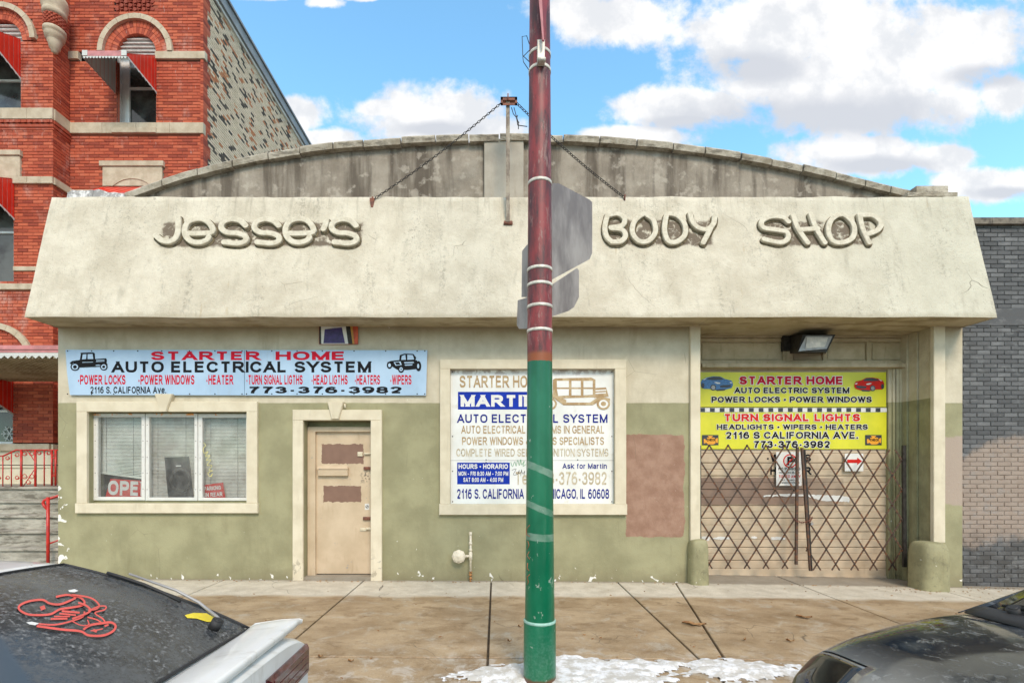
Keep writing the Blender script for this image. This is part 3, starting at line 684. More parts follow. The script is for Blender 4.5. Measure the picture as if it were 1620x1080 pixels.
def slab(c4, t=.1, parent=walk, name='slab'):
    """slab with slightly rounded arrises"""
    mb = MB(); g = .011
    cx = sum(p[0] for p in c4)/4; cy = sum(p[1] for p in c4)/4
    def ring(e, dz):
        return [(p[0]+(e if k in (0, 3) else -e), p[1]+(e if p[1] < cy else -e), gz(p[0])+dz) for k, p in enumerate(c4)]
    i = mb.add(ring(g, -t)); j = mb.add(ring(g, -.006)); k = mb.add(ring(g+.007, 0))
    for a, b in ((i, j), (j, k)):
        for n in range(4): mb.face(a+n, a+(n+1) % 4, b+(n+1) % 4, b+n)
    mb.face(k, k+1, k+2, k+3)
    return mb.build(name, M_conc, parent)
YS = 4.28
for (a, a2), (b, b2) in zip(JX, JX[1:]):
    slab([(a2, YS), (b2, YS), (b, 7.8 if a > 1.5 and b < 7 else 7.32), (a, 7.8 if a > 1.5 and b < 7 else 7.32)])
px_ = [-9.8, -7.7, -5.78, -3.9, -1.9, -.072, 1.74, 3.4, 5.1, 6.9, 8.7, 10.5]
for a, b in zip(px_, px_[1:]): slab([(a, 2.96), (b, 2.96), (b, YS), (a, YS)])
kerb = strip('kerb', -30, 30, 2.80, 2.95, -.12, M_joint, nx=60)
for i in range(14):
    a = -11+i*1.8; mb = MB(); z0, z1 = gz(a), gz(a+1.79)
    mb.prism([(a, 2.80, z0-.3), (a+1.79, 2.80, z1-.3), (a+1.79, 2.955, z1-.3), (a, 2.955, z0-.3)],
             [(a, 2.815, z0+.002), (a+1.79, 2.815, z1+.002), (a+1.79, 2.955, z1+.002), (a, 2.955, z0+.002)])
    mb.build('kerb_stone', M_conc, kerb)
# thin crusted snow on the kerb side of the pavement
mb = MB(); nx, ny = 300, 110; x0, x1, y0, y1 = -.6, 4.6, 2.97, 4.42
idx = {}
def snow_h(x, y):
    p = Vector((x*1.2, y*2.6, 3.3))
    n = noise.fractal(p, 1.0, 2.0, 6)+.35*noise.fractal(Vector((x*6, y*9, 1)), 1, 2, 4)
    edge = 4.26+.10*noise.noise(Vector((x*2.3, 0, 8)))
    lf = -.12+.16*noise.noise(Vector((y*5, 3, 1)))
    lim = min((edge-y)*2.2, (x-lf)*1.5+.05, .40)
    if .12 < x < .44 and y < 3.92: lim = min(lim, .0)
    if x > 2.2: lim -= (x-2.2)*.75
    return (n*.75+min(lim, .24)-.15+.25*noise.noise(Vector((x*14, y*22, 4))))*.06
for j in range(ny+1):
    for i in range(nx+1):
        x = x0+(x1-x0)*i/nx; y = y0+(y1-y0)*j/ny; h = snow_h(x, y)
        if h > -.002: idx[i, j] = mb.add([(x, y, gz(x)+min(h, .028)+.001)])
for j in range(ny):
    for i in range(nx):
        q = [(i, j), (i+1, j), (i+1, j+1), (i, j+1)]
        if all(k in idx for k in q): mb.face(*[idx[k] for k in q])
tag(mb.build('snow', M_snow, smooth=True), 'thin crusted old snow along the kerb side of the pavement', 'snow', kind='stuff')

# ------------------------------------------------------------------ the body shop
P0 = vplane(7.2)
shop = thing('body_shop_building', 'single-storey cream and olive stucco body shop with arched grey parapet and raised lettering', 'building', (0, 7.2, 0))
XL, XR = X(92), X(1522.5)
def wall_holes(pl, a0, a1, b0, b1, holes, m, name, parent, depth=.12, revm=None, h=0):
    """front sheet with rectangular openings; the reveals are separate quads going back"""
    A = sorted({a0, a1, *[q for t in holes for q in t[:2]]}); B = sorted({b0, b1, *[q for t in holes for q in t[2:4]]})
    mb = MB()
    for u0, u1 in zip(A, A[1:]):
        for v0, v1 in zip(B, B[1:]):
            cu, cv = (u0+u1)/2, (v0+v1)/2
            if any(t[0] < cu < t[1] and t[2] < cv < t[3] for t in holes): continue
            mb.quad(pl.at(u0, v0, h), pl.at(u1, v0, h), pl.at(u1, v1, h), pl.at(u0, v1, h))
            mb.quad(pl.at(u0, v1, h-.28), pl.at(u1, v1, h-.28), pl.at(u1, v0, h-.28), pl.at(u0, v0, h-.28))
    for t in holes:
        d = t[4] if len(t) > 4 else depth
        c = [(t[0], t[2]), (t[1], t[2]), (t[1], t[3]), (t[0], t[3])]
        for k in range(4):
            p, q = c[k], c[(k+1) % 4]
            mb.quad(pl.at(*q, h), pl.at(*p, h), pl.at(*p, h-d), pl.at(*q, h-d))
    return mb.build(name, m, parent)
win = (X(141), X(392), Z(795.5), Z(651.5), .14)
door = (X(481), X(587.5), -.3, Z(665), .20)
board = (X(712.5), X(971.8), Z(796.7), Z(584.3), .05)
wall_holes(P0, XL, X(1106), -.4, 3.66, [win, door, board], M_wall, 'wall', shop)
# right pier beside the garage
mb = MB(); mb.box(X(1475), XR, 7.2, 7.72, -.45, 3.66); mb.build('pier', M_wall, shop)
# side and back walls, barrel roof
mb = MB()
mb.box(XL, XL+.25, 7.21, 24, -.4, 5.3); mb.box(XR-.25, XR, 7.73, 24, -.45, 5.3); mb.box(XL, XR, 24, 24.3, -.4, 5.3)
mb.build('side_wall', M_wall, shop)
mb = MB(); mb.quad((XL+.25, 7.3, 5.2), (XR-.25, 7.3, 5.2), (XR-.25, 24, 5.2), (XL+.25, 24, 5.2)); mb.build('roof', M_roof, shop)

# leaning canopy (hand-trowelled), slightly uneven
yb, zb_ = 6.685, Z(501.5, 6.685)
yt, zt_ = 7.10, Z(312, 7.10)
FA = Plane((0, yb, zb_), (1, 0, 0), (0, yt-yb, zt_-zb_))
L = math.hypot(yt-yb, zt_-zb_)
fx0, fx1 = X(38.5, yb), X(1578, yb)
nx, ny = 170, 26
mb = MB(); mb.smooth = True
def fa(i, j):
    a = fx0+(fx1-fx0)*i/nx; b = L*j/ny
    p = FA.at(a, b, .012*noise.noise(Vector((a*.7, b*1.2, 0)))+.004*noise.noise(Vector((a*4, b*4, 5))))
    if j == 0: p.z += .012*noise.noise(Vector((a*1.1, 7, 0)))
    if j == ny: p.z += .014*noise.noise(Vector((a*2.2, 9, 0)))+.008*noise.noise(Vector((a*9, 3, 0)))
    return p
s0 = mb.add([fa(i, j) for j in range(ny+1) for i in range(nx+1)])
for j in range(ny):
    for i in range(nx):
        k = s0+j*(nx+1)+i; mb.face(k, k+1, k+nx+2, k+nx+1)
mb.smooth = False
t0 = mb.add([(fx0+(fx1-fx0)*i/nx, 7.30, zt_+.005) for i in range(nx+1)])
for i in range(nx): mb.face(s0+ny*(nx+1)+i, s0+ny*(nx+1)+i+1, t0+i+1, t0+i)
for sx in (0, nx):
    edge = [mb.V[s0+j*(nx+1)+sx] for j in range(ny+1)]
    x = edge[0].x
    q = mb.add([*edge, Vector((x, 7.30, zt_)), Vector((x, 7.30, zb_))])
    ids = list(range(q, q+ny+3)); mb.face(*(ids if sx == nx else ids[::-1]))
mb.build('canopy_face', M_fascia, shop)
mb = MB()
for i in range(nx):
    a, b = mb.add([fa(i, 0)]), mb.add([fa(i+1, 0)])
    c, d = mb.add([(fa(i+1, 0).x, 7.73 if X(1100) < fa(i, 0).x < X(1480) else 7.21, zb_+.012)]), mb.add([(fa(i, 0).x, 7.73 if X(1100) < fa(i, 0).x < X(1480) else 7.21, zb_+.012)])
    mb.face(d, c, b, a)
mb.build('soffit', M_soffit, shop)

# arched parapet with coping stones, recessed bays and a centre pilaster
dP = 7.45; PA = vplane(dP)
arc = [(203, 309), (300, 276), (400, 251.5), (500, 234.5), (575, 227), (680, 220.5), (765, 217.5), (850, 217.5), (920, 220), (1000, 226), (1080, 234), (1180, 248.5), (1280, 268.5), (1360, 288), (1438, 307)]
def arcy(px):
    for k in range(len(arc)-1):
        if arc[k][0] <= px <= arc[k+1][0]:
            p0 = arc[max(k-1, 0)]; p1 = arc[k]; p2 = arc[k+1]; p3 = arc[min(k+2, len(arc)-1)]
            t = (px-p1[0])/(p2[0]-p1[0]); m1 = (p2[1]-p0[1])/(p2[0]-p0[0]); m2 = (p3[1]-p1[1])/(p3[0]-p1[0]); dx_ = p2[0]-p1[0]
            return (2*t**3-3*t*t+1)*p1[1]+(t**3-2*t*t+t)*m1*dx_+(-2*t**3+3*t*t)*p2[1]+(t**3-t*t)*m2*dx_
    return 309
pts = [PA.px(x, arcy(x)+8) for x in range(203, 1439, 13)]
mb = MB(); base = 5.0
for (a, b), (c, d) in zip(pts, pts[1:]):
    mb.prism([PA.at(a, base, -.3), PA.at(c, base, -.3), PA.at(c, base, 0), PA.at(a, base, 0)][::-1], [PA.at(a, b, -.3), PA.at(c, d, -.3), PA.at(c, d, 0), PA.at(a, b, 0)][::-1])
mb.build('arched_parapet', M_arch, shop)
M_pil = mat('pale_cement_render', lambda nt, b: (nt.put(b.inputs['Base Color'], grime(nt, nt.mix(nt.ss(nt.noise(3, 6), .3, .7), (.36, .32, .26), (.45, .41, .34)), 1.5, .5, (.25, .2, .15))), nt.put(b.inputs['Normal'], stucco_bump(nt, .3))), rough=.9)
mb = MB(); a0, b1 = PA.px(766, 224); a1, _ = PA.px(828, 224); mb.pbox(PA, a0, a1, base, b1, 0.002, .07, .01)
mb.build('parapet_pilaster', M_pil, shop)
cuts = [203, 262, 318, 372, 428, 478, 530, 577, 636, 690, 742, 790, 838, 890, 947, 1005, 1062, 1112, 1168, 1216, 1265, 1316, 1362, 1402, 1438]
random.seed(3)
for x0, x1 in zip(cuts, cuts[1:]):
    mb = MB(); mb.smooth = False
    j1, j2 = random.uniform(-.012, .012), random.uniform(-.008, .012)
    rows = []
    n = 5
    for k in range(n+1):
        x = x0+1+(x1-x0-2)*k/n; a, b = PA.px(x, arcy(x)); th = .105
        u = .006*noise.noise(Vector((x*.11, 4, 0)))
        b += j2+u
        ring = [PA.at(a, b-th, .085+j1), PA.at(a, b-.03, .10+j1+u), PA.at(a, b, .075+j1), PA.at(a, b+.005, -.32), PA.at(a, b-th, -.32)]
        rows.append(mb.add(ring))
    for A, B in zip(rows, rows[1:]):
        for q in range(5): mb.face(A+q, B+q, B+(q+1) % 5, A+(q+1) % 5)
    mb.face(*[rows[0]+q for q in range(5)]); mb.face(*[rows[-1]+q for q in range(5)][::-1])
    mb.build('coping_stone', M_coping, shop)

# raised hand-shaped letters
Lf = lambda ox, oy, sc, sx=0: (lambda x, y: (ox+(x+sx)/sc, oy+y/sc))
s_ = [(692, 243), (655, 212), (600, 203), (548, 222), (537, 260), (575, 287), (640, 292), (690, 312), (688, 342), (640, 356), (555, 348)]
e_ = [(335, 293), (400, 293), (478, 284), (470, 240), (430, 206), (375, 202), (325, 222), (303, 265), (312, 312), (350, 345), (400, 350), (440, 336), (456, 318)]
J_ = [[(258, 192), (262, 240), (258, 290), (238, 328), (200, 345), (155, 335), (120, 306)]]
A = Lf(220, 300, 4.05); Bq = Lf(860, 180, 2.314)
M_letter = mat('aged_letter_paint', lambda nt, b: (nt.put(b.inputs['Base Color'], grime(nt, nt.mix(nt.ss(nt.noise(14, 5, .7), .35, .6), (.52, .47, .36), (.64, .59, .47)), 3, .35, (.30, .26, .17))), nt.put(b.inputs['Normal'], stucco_bump(nt, .4, 40, 120))), rough=.8)
M_shade_ring = mat('dirt_and_shade_ring', lambda nt, b: (nt.put(b.inputs['Base Color'], nt.mix(nt.ss(nt.noise(18, 5, .7), .35, .65), (.065, .05, .028), (.19, .15, .085))), nt.put(b.inputs['Normal'], stucco_bump(nt, .6, 30, 100))), rough=.95)
letters = [(J_, A, 0), ([e_], A, 0), ([s_], A, 0), ([s_], A, 211), ([e_], A, 642), ([[(1205, 208), (1198, 240), (1188, 264)]], A, 0), ([s_], A, 703)]
body = [[[(232, 376), (222, 420), (228, 455), (246, 474)], [(238, 378), (270, 374), (294, 392), (285, 416), (244, 424)], [(246, 427), (284, 432), (297, 453), (280, 474), (248, 476)]],
        [[(362, 374), (330, 400), (322, 440), (345, 472), (380, 472), (406, 440), (400, 400), (378, 380), (362, 374)]],
        [[(452, 374), (442, 400), (440, 440), (455, 474), (487, 474), (514, 448), (512, 410), (488, 382), (452, 374)]],
        [[(533, 372), (540, 400), (562, 424), (596, 430), (618, 408), (622, 384)], [(606, 428), (594, 452), (580, 478)]],
        [[(890, 402), (868, 386), (826, 384), (794, 400), (800, 424), (846, 432), (884, 440), (888, 464), (860, 478), (802, 466)]],
        [[(908, 380), (924, 425), (960, 478)], [(972, 376), (990, 425), (1022, 478)], [(932, 432), (996, 428)]],
        [[(1078, 376), (1046, 396), (1036, 436), (1052, 472), (1088, 478), (1124, 460), (1130, 420), (1108, 388), (1078, 376)]],
        [[(1150, 378), (1160, 425), (1184, 478)], [(1156, 380), (1196, 380), (1226, 406), (1216, 432), (1172, 450)]]]
for i, st in enumerate([(l, f, s) for l, f, s in letters]+[(b, Bq, 0) for b in body]):
    strokes, f, sh = st; mb = MB(); shade_ring = MB()
    wdt = .080 if i < 7 else .072
    for k, sp in enumerate(strokes):
        closed = sp[0] == sp[-1] and len(sp) > 4
        q = [FA.px(*f(x+sh, y)) for x, y in (sp[:-1] if closed else sp)]
        mb.stroke(FA, q, wdt, -.01, .048+.0015*k, .006, closed); shade_ring.stroke(FA, [(a+.006, b-.010) for a, b in q], wdt+.036, .0, .007+.0005*k+.0002*i, .001, closed)  # wider dark stroke under each letter: dirt with painted shade, shifted downward
    lt = mb.build('letter', M_letter, shop); shade_ring.build('letter_shade_ring', M_shade_ring, lt)

# trim: window, door and board surrounds, keystones
def surround(o, i, hh, name='trim', open_bottom=False):
    """four-sided flat moulding; o and i are (l, t, r, b) in photo points"""
    oa0, ob1 = P0.px(o[0], o[1]); oa1, ob0 = P0.px(o[2], o[3]); ia0, ib1 = P0.px(i[0], i[1]); ia1, ib0 = P0.px(i[2], i[3])
    mb = MB(); 
    mb.pbox(P0, oa0, oa1, ib1, ob1, .001, hh, .006)
    if not open_bottom: mb.pbox(P0, oa0-.01, oa1+.01, ob0, ib0, .001, hh+.012, .006)
    zb = gz(oa0)-.05 if open_bottom else ib0
    mb.pbox(P0, oa0, ia0, zb, ib1, .001, hh-.001, .006); mb.pbox(P0, ia1, oa1, zb, ib1, .001, hh-.001, .006)
    return mb.build(name, M_trim, shop)
surround((124.5, 635.5, 409, 811), (141, 651.5, 392, 795.5), .045, 'window_surround')
surround((464.5, 648.5, 605, 915), (481, 665, 587.5, 915), .045, 'door_surround', True)
surround((696.5, 569.5, 989.5, 813.5), (712.5, 584.3, 971.8, 796.7), .05, 'board_surround')
for q in ([(249.5, 624), (278, 624), (268.5, 651.5), (257, 651.5)], [(520, 636.5), (546, 636.5), (538.5, 663), (526.5, 663)]):
    mb = MB(); p = [P0.px(*t) for t in q]
    f = lambda k, h: [P0.at(p[j][0]+(k if j in (0, 3) else -k), p[j][1], h) for j in (3, 2, 1, 0)]
    i0 = mb.add(f(0, .001)); i1 = mb.add(f(0, .06)); i2 = mb.add(f(.012, .078))
    for a, b in ((i0, i1), (i1, i2)):
        for n in range(4): mb.face(a+n, a+(n+1) % 4, b+(n+1) % 4, b+n)
    mb.face(i2, i2+1, i2+2, i2+3)
    mb.build('keystone', M_trim, shop)
# small conduit stub beside the door keystone
mb = MB(); mb.tube([P0.w(547, 640, .0), P0.w(547, 640, .05)], .012); mb.tube([P0.w(547, 640, .05), P0.w(548, 646, .05)], .012); mb.build('conduit', M_trim, shop)

# window: three sashes in chipped white aluminium
W1 = vplane(7.30)
def sash(l, t, r, b, gl, gt, gr, gb):
    a0, b1 = W1.px(l, t); a1, b0 = W1.px(r, b); c0, d1 = W1.px(gl, gt); c1, d0 = W1.px(gr, gb)
    mb = MB()
    mb.pbox(W1, a0, a1, d1, b1, -.04, .02, .004); mb.pbox(W1, a0, a1, b0, d0, -.04, .02, .004)
    mb.pbox(W1, a0, c0, d0, d1, -.04, .019, .004); mb.pbox(W1, c1, a1, d0, d1, -.04, .019, .004)
    f = mb.build('window', M_oldwhite, shop)
    mb = MB(); mb.pbox(W1, c0, c1, d0, d1, -.012, -.006); mb.build('pane', M_pane, f)
    mb = MB()
    for k in range(5):
        zz = d0+(d1-d0)*(k+.5)/5
        for aa in ((a0+c0)/2, (c1+a1)/2):
            mb.lathe([(.006, 0), (.005, .003)], W1.at(aa, zz, .019), 'y', 8)
    mb.build('screw', M_darkiron, f)
    return c0, c1, d0, d1
G1 = sash(148.5, 654, 230.5, 791, 156, 659.5, 225, 785.5)
G2 = sash(231.5, 654, 313.5, 791.5, 237, 659.5, 308.5, 786.5)
G3 = sash(314.5, 654.5, 393.5, 791.5, 321, 660.5, 390, 787)
mb = MB(); mb.pbox(W1, X(141, 7.3)-.02, X(392, 7.3)+.03, Z(797, 7.3)-.02, Z(790.5, 7.3), -.06, -.001)
mb.pbox(W1, X(141, 7.3)-.02, X(392, 7.3)+.03, Z(654, 7.3), Z(654, 7.3)+.06, -.06, -.001); mb.build('window_head_and_sill', M_jamb, shop)
mb = MB()   # room behind, and the dark shell inside the front wall
x0, x1 = X(120), X(420)
mb.quad((x0, 9.4, 0), (x1, 9.4, 0), (x1, 9.4, 3), (x0, 9.4, 3))
mb.quad((x0, 7.49, 0), (x0, 9.4, 0), (x0, 9.4, 3), (x0, 7.49, 3)); mb.quad((x1, 7.49, 0), (x1, 7.49, 3), (x1, 9.4, 3), (x1, 9.4, 0))
mb.quad((x0, 7.49, 1.02), (x1, 7.49, 1.02), (x1, 9.4, 1.02), (x0, 9.4, 1.02)); mb.quad((x0, 7.49, 2.7), (x0, 9.4, 2.7), (x1, 9.4, 2.7), (x1, 7.49, 2.7))
mb.build('room', M_dark, shop)
mb = MB(); mb.pbox(P0, X(141), X(392), Z(798), Z(795.5)-.001, -.40, -.14); mb.build('window_ledge', M_jamb, shop)

# door
D0 = vplane(7.36)
a0, a1 = X(487, 7.33), X(590, 7.33)
mb = MB(); t_ = Z(675, 7.33); zf = Z(907, 7.36)
D1 = vplane(7.33)
mb.pbox(D1, a0, X(499.5, 7.33), gz(-2.4)-.02, t_, -.06, .02, .004); mb.pbox(D1, a1-.02, a1+.06, gz(-2.4)-.02, t_, -.06, .0, .004)
mb.pbox(D1, a0, a1+.06, X(0)*0+Z(683, 7.33), t_+.0, -.06, .021, .004); mb.build('door_frame', M_door, shop)
mb = MB(); mb.pbox(vplane(7.385), a0-.15, a1+.2, t_, t_+.3, -.02, .0); mb.pbox(vplane(7.385), a0-.15, a0, -.1, t_+.3, -.02, -.001); mb.build('door_reveal', M_jamb, shop)
leaf = MB(); leaf.pbox(D0, X(498, 7.36), X(590, 7.36), zf, Z(681, 7.36), -.04, .0, .003)
dleaf = leaf.build('door', M_door, shop)
mb = MB(); mb.box(X(481)-.03, X(592)+.03, 7.20, 7.5, -.2, zf-.012); mb.build('doorstep', M_conc, shop)
p = [D0.px(*t) for t in ((504, 738.5), (551, 738.5), (551.5, 752.5), (504.5, 752.5))]
mb = MB(); mb.pbox(D0, p[3][0], p[2][0], p[2][1], p[1][1]-.035, .001, .05, .005)
q0, q1, zt2, zb2 = p[0][0]-.008, p[1][0]+.008, p[0][1]+.015, p[0][1]-.03
mb.prism([D0.at(q0, zb2, .058), D0.at(q1, zb2, .058), D0.at(q1, zb2, .001), D0.at(q0, zb2, .001)], [D0.at(q0+.01, zt2, .02), D0.at(q1-.01, zt2, .02), D0.at(q1-.01, zt2, .001), D0.at(q0+.01, zt2, .001)])
ms = mb.build('mail_slot', M_door, dleaf)
for (l, t, r, b, hh) in ((566, 714.5, 574, 721.5, .018), (577, 716, 588, 719, .03), (576, 738, 589, 743, .03), (575, 817, 589, 822, .03), (570, 834.5, 580, 839.5, .015), (580, 833.5, 589, 837.5, .03)):
    a, d = D0.px(l, b); c, e = D0.px(r, t); mb = MB(); mb.pbox(D0, a, c, d, e, .001, hh, .004)
    mb.tube([D0.at(a, (d+e)/2, hh), D0.at(c, (d+e)/2, hh)], .006); mb.build('latch', M_rustred if t in (738, 817) else M_trim, dleaf)
mb = MB(); a, b = D0.px(581, 801); mb.pbox(D0, a-.035, a+.03, b-.045, b+.045, .001, .002); st = mb.build('sticker', M_white, dleaf)
mb = MB(); mb.stroke(D0, [(a+.02*math.cos(t)-.002, b+.02*math.sin(t)) for t in (i*.9 for i in range(7))], .006, .003, .0035, 0, True); mb.stroke(D0, [(a-.012, b-.012), (a+.01, b+.012)], .007, .004, .0045); mb.build('print', M_black, st)

# garage bay: column strips, stepped jamb, head panels, sectional door
mb = MB(); mb.pbox(P0, X(1090.5), X(1106), Z(856), 3.655, .001, .05, .006); mb.build('column_strip', M_trim, shop)
mb = MB(); mb.box(X(1083), X(1106), 7.201, 7.8, -.4, 3.655); mb.build('left_jamb', M_jamb, shop)
mb = MB(); mb.pbox(P0, X(1474)-.02, X(1490), Z(857), 3.655, .001, .06, .006); mb.build('column_strip', M_trim, shop)
xr = X(1474); xg = X(1405, 7.75)
# stepped right jamb: boards running back into the bay
mb = MB()
for x_a, x_b, y_a, y_b in ((xr, xr+.15, 7.22, 7.42), (xr-.02, xr+.15, 7.43, 7.58), (xr-.045, xr+.15, 7.585, 7.8)):
    mb.box(x_a, x_b, y_a, y_b, -.4, 3.64)
mb.build('stepped_jamb', M_jamb, shop)
mb = MB()
mb.box(X(1400, 7.8), X(1480), 7.80, 7.86, -.4, 3.64)
for a, b, y in ((1405.5, 1411, 7.70), (1412.5, 1416.5, 7.68), (1418, 1423, 7.69), (1424, 1431, 7.68)):
    mb.box(X(a, y), X(b, y), y, 7.79, -.2, Z(583, y))
mb.build('door_track', M_jamb, shop)
GP = vplane(7.72)
def gbox(mb, l, t, r, b, h0, h1, ch=.004):
    a0, b1 = GP.px(l, t); a1, b0 = GP.px(r, b); mb.pbox(GP, a0, a1, b0, b1, h0, h1, ch)
M_head = mat('bay_head_paint', lambda nt, b: (nt.put(b.inputs['Base Color'], grime(nt, nt.mix(nt.ss(nt.noise(5, 5), .3, .7), (.42, .345, .225), (.54, .455, .32)), 2, .7, (.2, .14, .07)))), rough=.75)
mb = MB(); gbox(mb, 1100, 526, 1436, 585, -.08, 0, 0); mb.build('bay_head', M_head, shop)
mb = MB(); gbox(mb, 1106, 527.5, 1432, 535, .001, .06); gbox(mb, 1106, 535.5, 1432, 541, .001, .035); mb.build('head_rail', M_head, shop)
mb = MB(); gbox(mb, 1106, 571.5, 1429, 576.5, .001, .06); gbox(mb, 1106, 577, 1429, 583, .001, .12); mb.build('lintel', M_head, shop)
for l, r in ((1237, 1252), (1300, 1307), (1369, 1377)):
    mb = MB(); gbox(mb, l, 541.3, r, 571.2, .001, .045 if l == 1237 else .03); mb.build('stile', M_head, shop)
for l, r in ((1110, 1235), (1254, 1298), (1309, 1367), (1379, 1426)):
    mb = MB(); gbox(mb, l, 543, r, 569, .001, .014, .006); mb.build('panel', M_head, shop)
gd = 7.75; GD = vplane(gd)
gdoor = bpy.data.objects.new('garage_door', None); C.objects.link(gdoor); gdoor.location = (0, gd-7.2, 0); gdoor.parent = shop
ys = [583, 612, 643, 672, 702, 732, 752.5, 774, 799.5, 819.5, 841, 865.5, 886, 911.5]
for t, b in zip(ys, ys[1:]):
    a0, b1 = GD.px(1100, t+.35); a1, b0 = GD.px(1406, b-.35)
    mb = MB(); n = 2; hgt = (b1-b0)/n
    for k in range(n):
        mb.pbox(GD, a0, a1, b0+hgt*k+.0035, b0+hgt*(k+1)-.0035, -.03, .0, .006)
    mb.pbox(GD, a0, a1, b0, b1, -.03, -.008)
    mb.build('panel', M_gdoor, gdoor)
mb = MB(); mb.pbox(GD, X(1098, gd), X(1408, gd), -.2, Z(570, gd), -.06, -.04); mb.build('door_back', M_dark, gdoor)
mb = MB(); a0, b0 = GD.px(1108, 913.5); a1, b1 = GD.px(1406, 909.8); mb.pbox(GD, a0, a1, b0-.02, b1, -.03, .012, .003); mb.build('bottom_seal', M_gdoor, gdoor)
for s_t, bx in (('-WIPERS', (1212, 718, 1283, 730)), ('-HEATER', (1212, 738, 1283, 750.5))):
    text(GD, s_t, bx, M_black, gdoor, .002, .03)
# torn paper and tape left on the door
def torn(pts0, amp=2.0, hh=.004, seed=0):
    random.seed(seed); up = []; dn = []
    for k in range(len(pts0)-1):
        (x, y, w0), (x2, y2, w2) = pts0[k], pts0[k+1]
        for j in range(8):
            t = j/8; ww = (w0+(w2-w0)*t)/2
            xx = x+(x2-x)*t; yy = y+(y2-y)*t
            up.append((xx, yy-ww-random.random()*amp*.4)); dn.append((xx, yy+ww+random.random()*amp*.6))
    q = [GD.px(*p) for p in up+dn[::-1]]
    mb = MB(); mb.ppoly(GD, q, .001, hh); return mb.build('torn_paper', M_white, gdoor)
torn([(1208, 784, .8), (1245, 782.5, 2.5), (1275, 783, 1.5), (1300, 787, 7), (1330, 788, 8), (1343, 789.5, 6), (1344, 790, .5)], 3, seed=1)
torn([(1110, 851, 5), (1121, 851, 6), (1123, 851, 1)], 2, seed=2); torn([(1128, 851, 1), (1140, 850.5, 4), (1156, 851, 1)], 2, seed=3)
torn([(1188, 849.5, 1), (1193, 849.5, 3), (1198, 850, 1)], 2, seed=4); torn([(1220, 851, 3), (1235, 851, 4), (1243, 851.5, 1)], 2, seed=5)

# ------------------------------------------------------------------ brick walls
TONES = [.08, .25, .4, .55, .7, .92]
def brick_mesh(pl, bl, bh, dep, t, m):
    mb = MB(); mb.t = t; z = Plane((0, 0, 0), pl.u, pl.v); mb.pbox(z, -bl/2, bl/2, -bh/2, bh/2, -dep, 0, .004)
    return mb.build('brick', m, None, tone=True, me_only=True)
def bricks(parent, pl, a0, a1, b0, b1, m, mm, skip=None, visible=None, limit=0, bl=.203, bh=.0572, jt=.0105, dep=.03, name='brick', tonefn=None, phase=0, mort=True, rects=()):
    """running-bond wall: the largest-showing bricks become objects, the rest one joined mesh"""
    L_ = []; row = 0; b = b0
    while b < b1-.01:
        a = a0-(bl+jt)*(.5 if (row+phase) % 2 else 0)
        while a < a1:
            l, r = max(a, a0), min(a+bl, a1)
            for q in rects:
                if q[2] < b+bh/2 < q[3]:
                    if l < q[0] < r and r < q[1]+.1: r = q[0]
                    elif l < q[1] < r and l > q[0]-.1: l = q[1]
            if r-l > .02:
                c = ((l+r)/2, b+bh/2)
                if not (skip and skip(*c)): L_.append((c[0], c[1], r-l))
            a += bl+jt
        b += bh+jt; row += 1
    cand = [q for q in L_ if visible and abs(q[2]-bl) < .001 and visible(q[0], q[1])]
    cam0 = Vector((0, 0, H)); cand.sort(key=lambda q: (pl.at(q[0], q[1])-cam0).length)
    cand = cand[:limit]; cs = set(cand)
    ms = [brick_mesh(pl, bl, bh, dep, t, m) for t in TONES] if cand else []
    o0 = wloc(parent)
    for q in cand:
        o = bpy.data.objects.new('brick', random.choice(ms)); C.objects.link(o); o.parent = parent
        o.location = pl.at(q[0]+random.uniform(-.0015, .0015), q[1]+random.uniform(-.001, .001), random.uniform(-.0015, .003))-o0
    mb = MB()
    for q in L_:
        if q in cs: continue
        mb.t = tonefn() if tonefn else random.random()
        h = random.uniform(-.0015, .003); a, b_, w_ = q
        e = .003
        f = lambda k, hh: [pl.at(a-w_/2+k, b_-bh/2+k, hh), pl.at(a+w_/2-k, b_-bh/2+k, hh), pl.at(a+w_/2-k, b_+bh/2-k, hh), pl.at(a-w_/2+k, b_+bh/2-k, hh)]
        i = mb.add(f(0, -dep)); j = mb.add(f(0, h-e)); k_ = mb.add(f(e, h))
        for n in range(4): mb.face(i+n, i+(n+1) % 4, j+(n+1) % 4, j+n); mb.face(j+n, j+(n+1) % 4, k_+(n+1) % 4, k_+n)
        mb.face(k_, k_+1, k_+2, k_+3)
    o = mb.build('brickwork', m, parent, tone=True); o['kind'] = 'stuff'
    if mort:
        mb = MB(); holes = []
        mb.t = .5
        # mortar bed as cells, left out where the wall is open
        step = .12; nb = int((b1-b0)/step)+1; na = int((a1-a0)/step)+1
        for jb in range(nb):
            run = None
            y0, y1 = b0+jb*step, min(b1, b0+(jb+1)*step)
            for ja in range(na+1):
                xa, xb = a0+ja*step, min(a1, a0+(ja+1)*step)
                ok = ja < na and not (skip and (skip((xa+xb)/2, (y0+y1)/2)))
                if ok and run is None: run = xa
                if (not ok) and run is not None:
                    e = min(xa, a1); mb.quad(pl.at(run, y0, -.009), pl.at(e, y0, -.009), pl.at(e, y1, -.009), pl.at(run, y1, -.009)); run = None
        mb.build('mortar', mm, parent, tone=True)

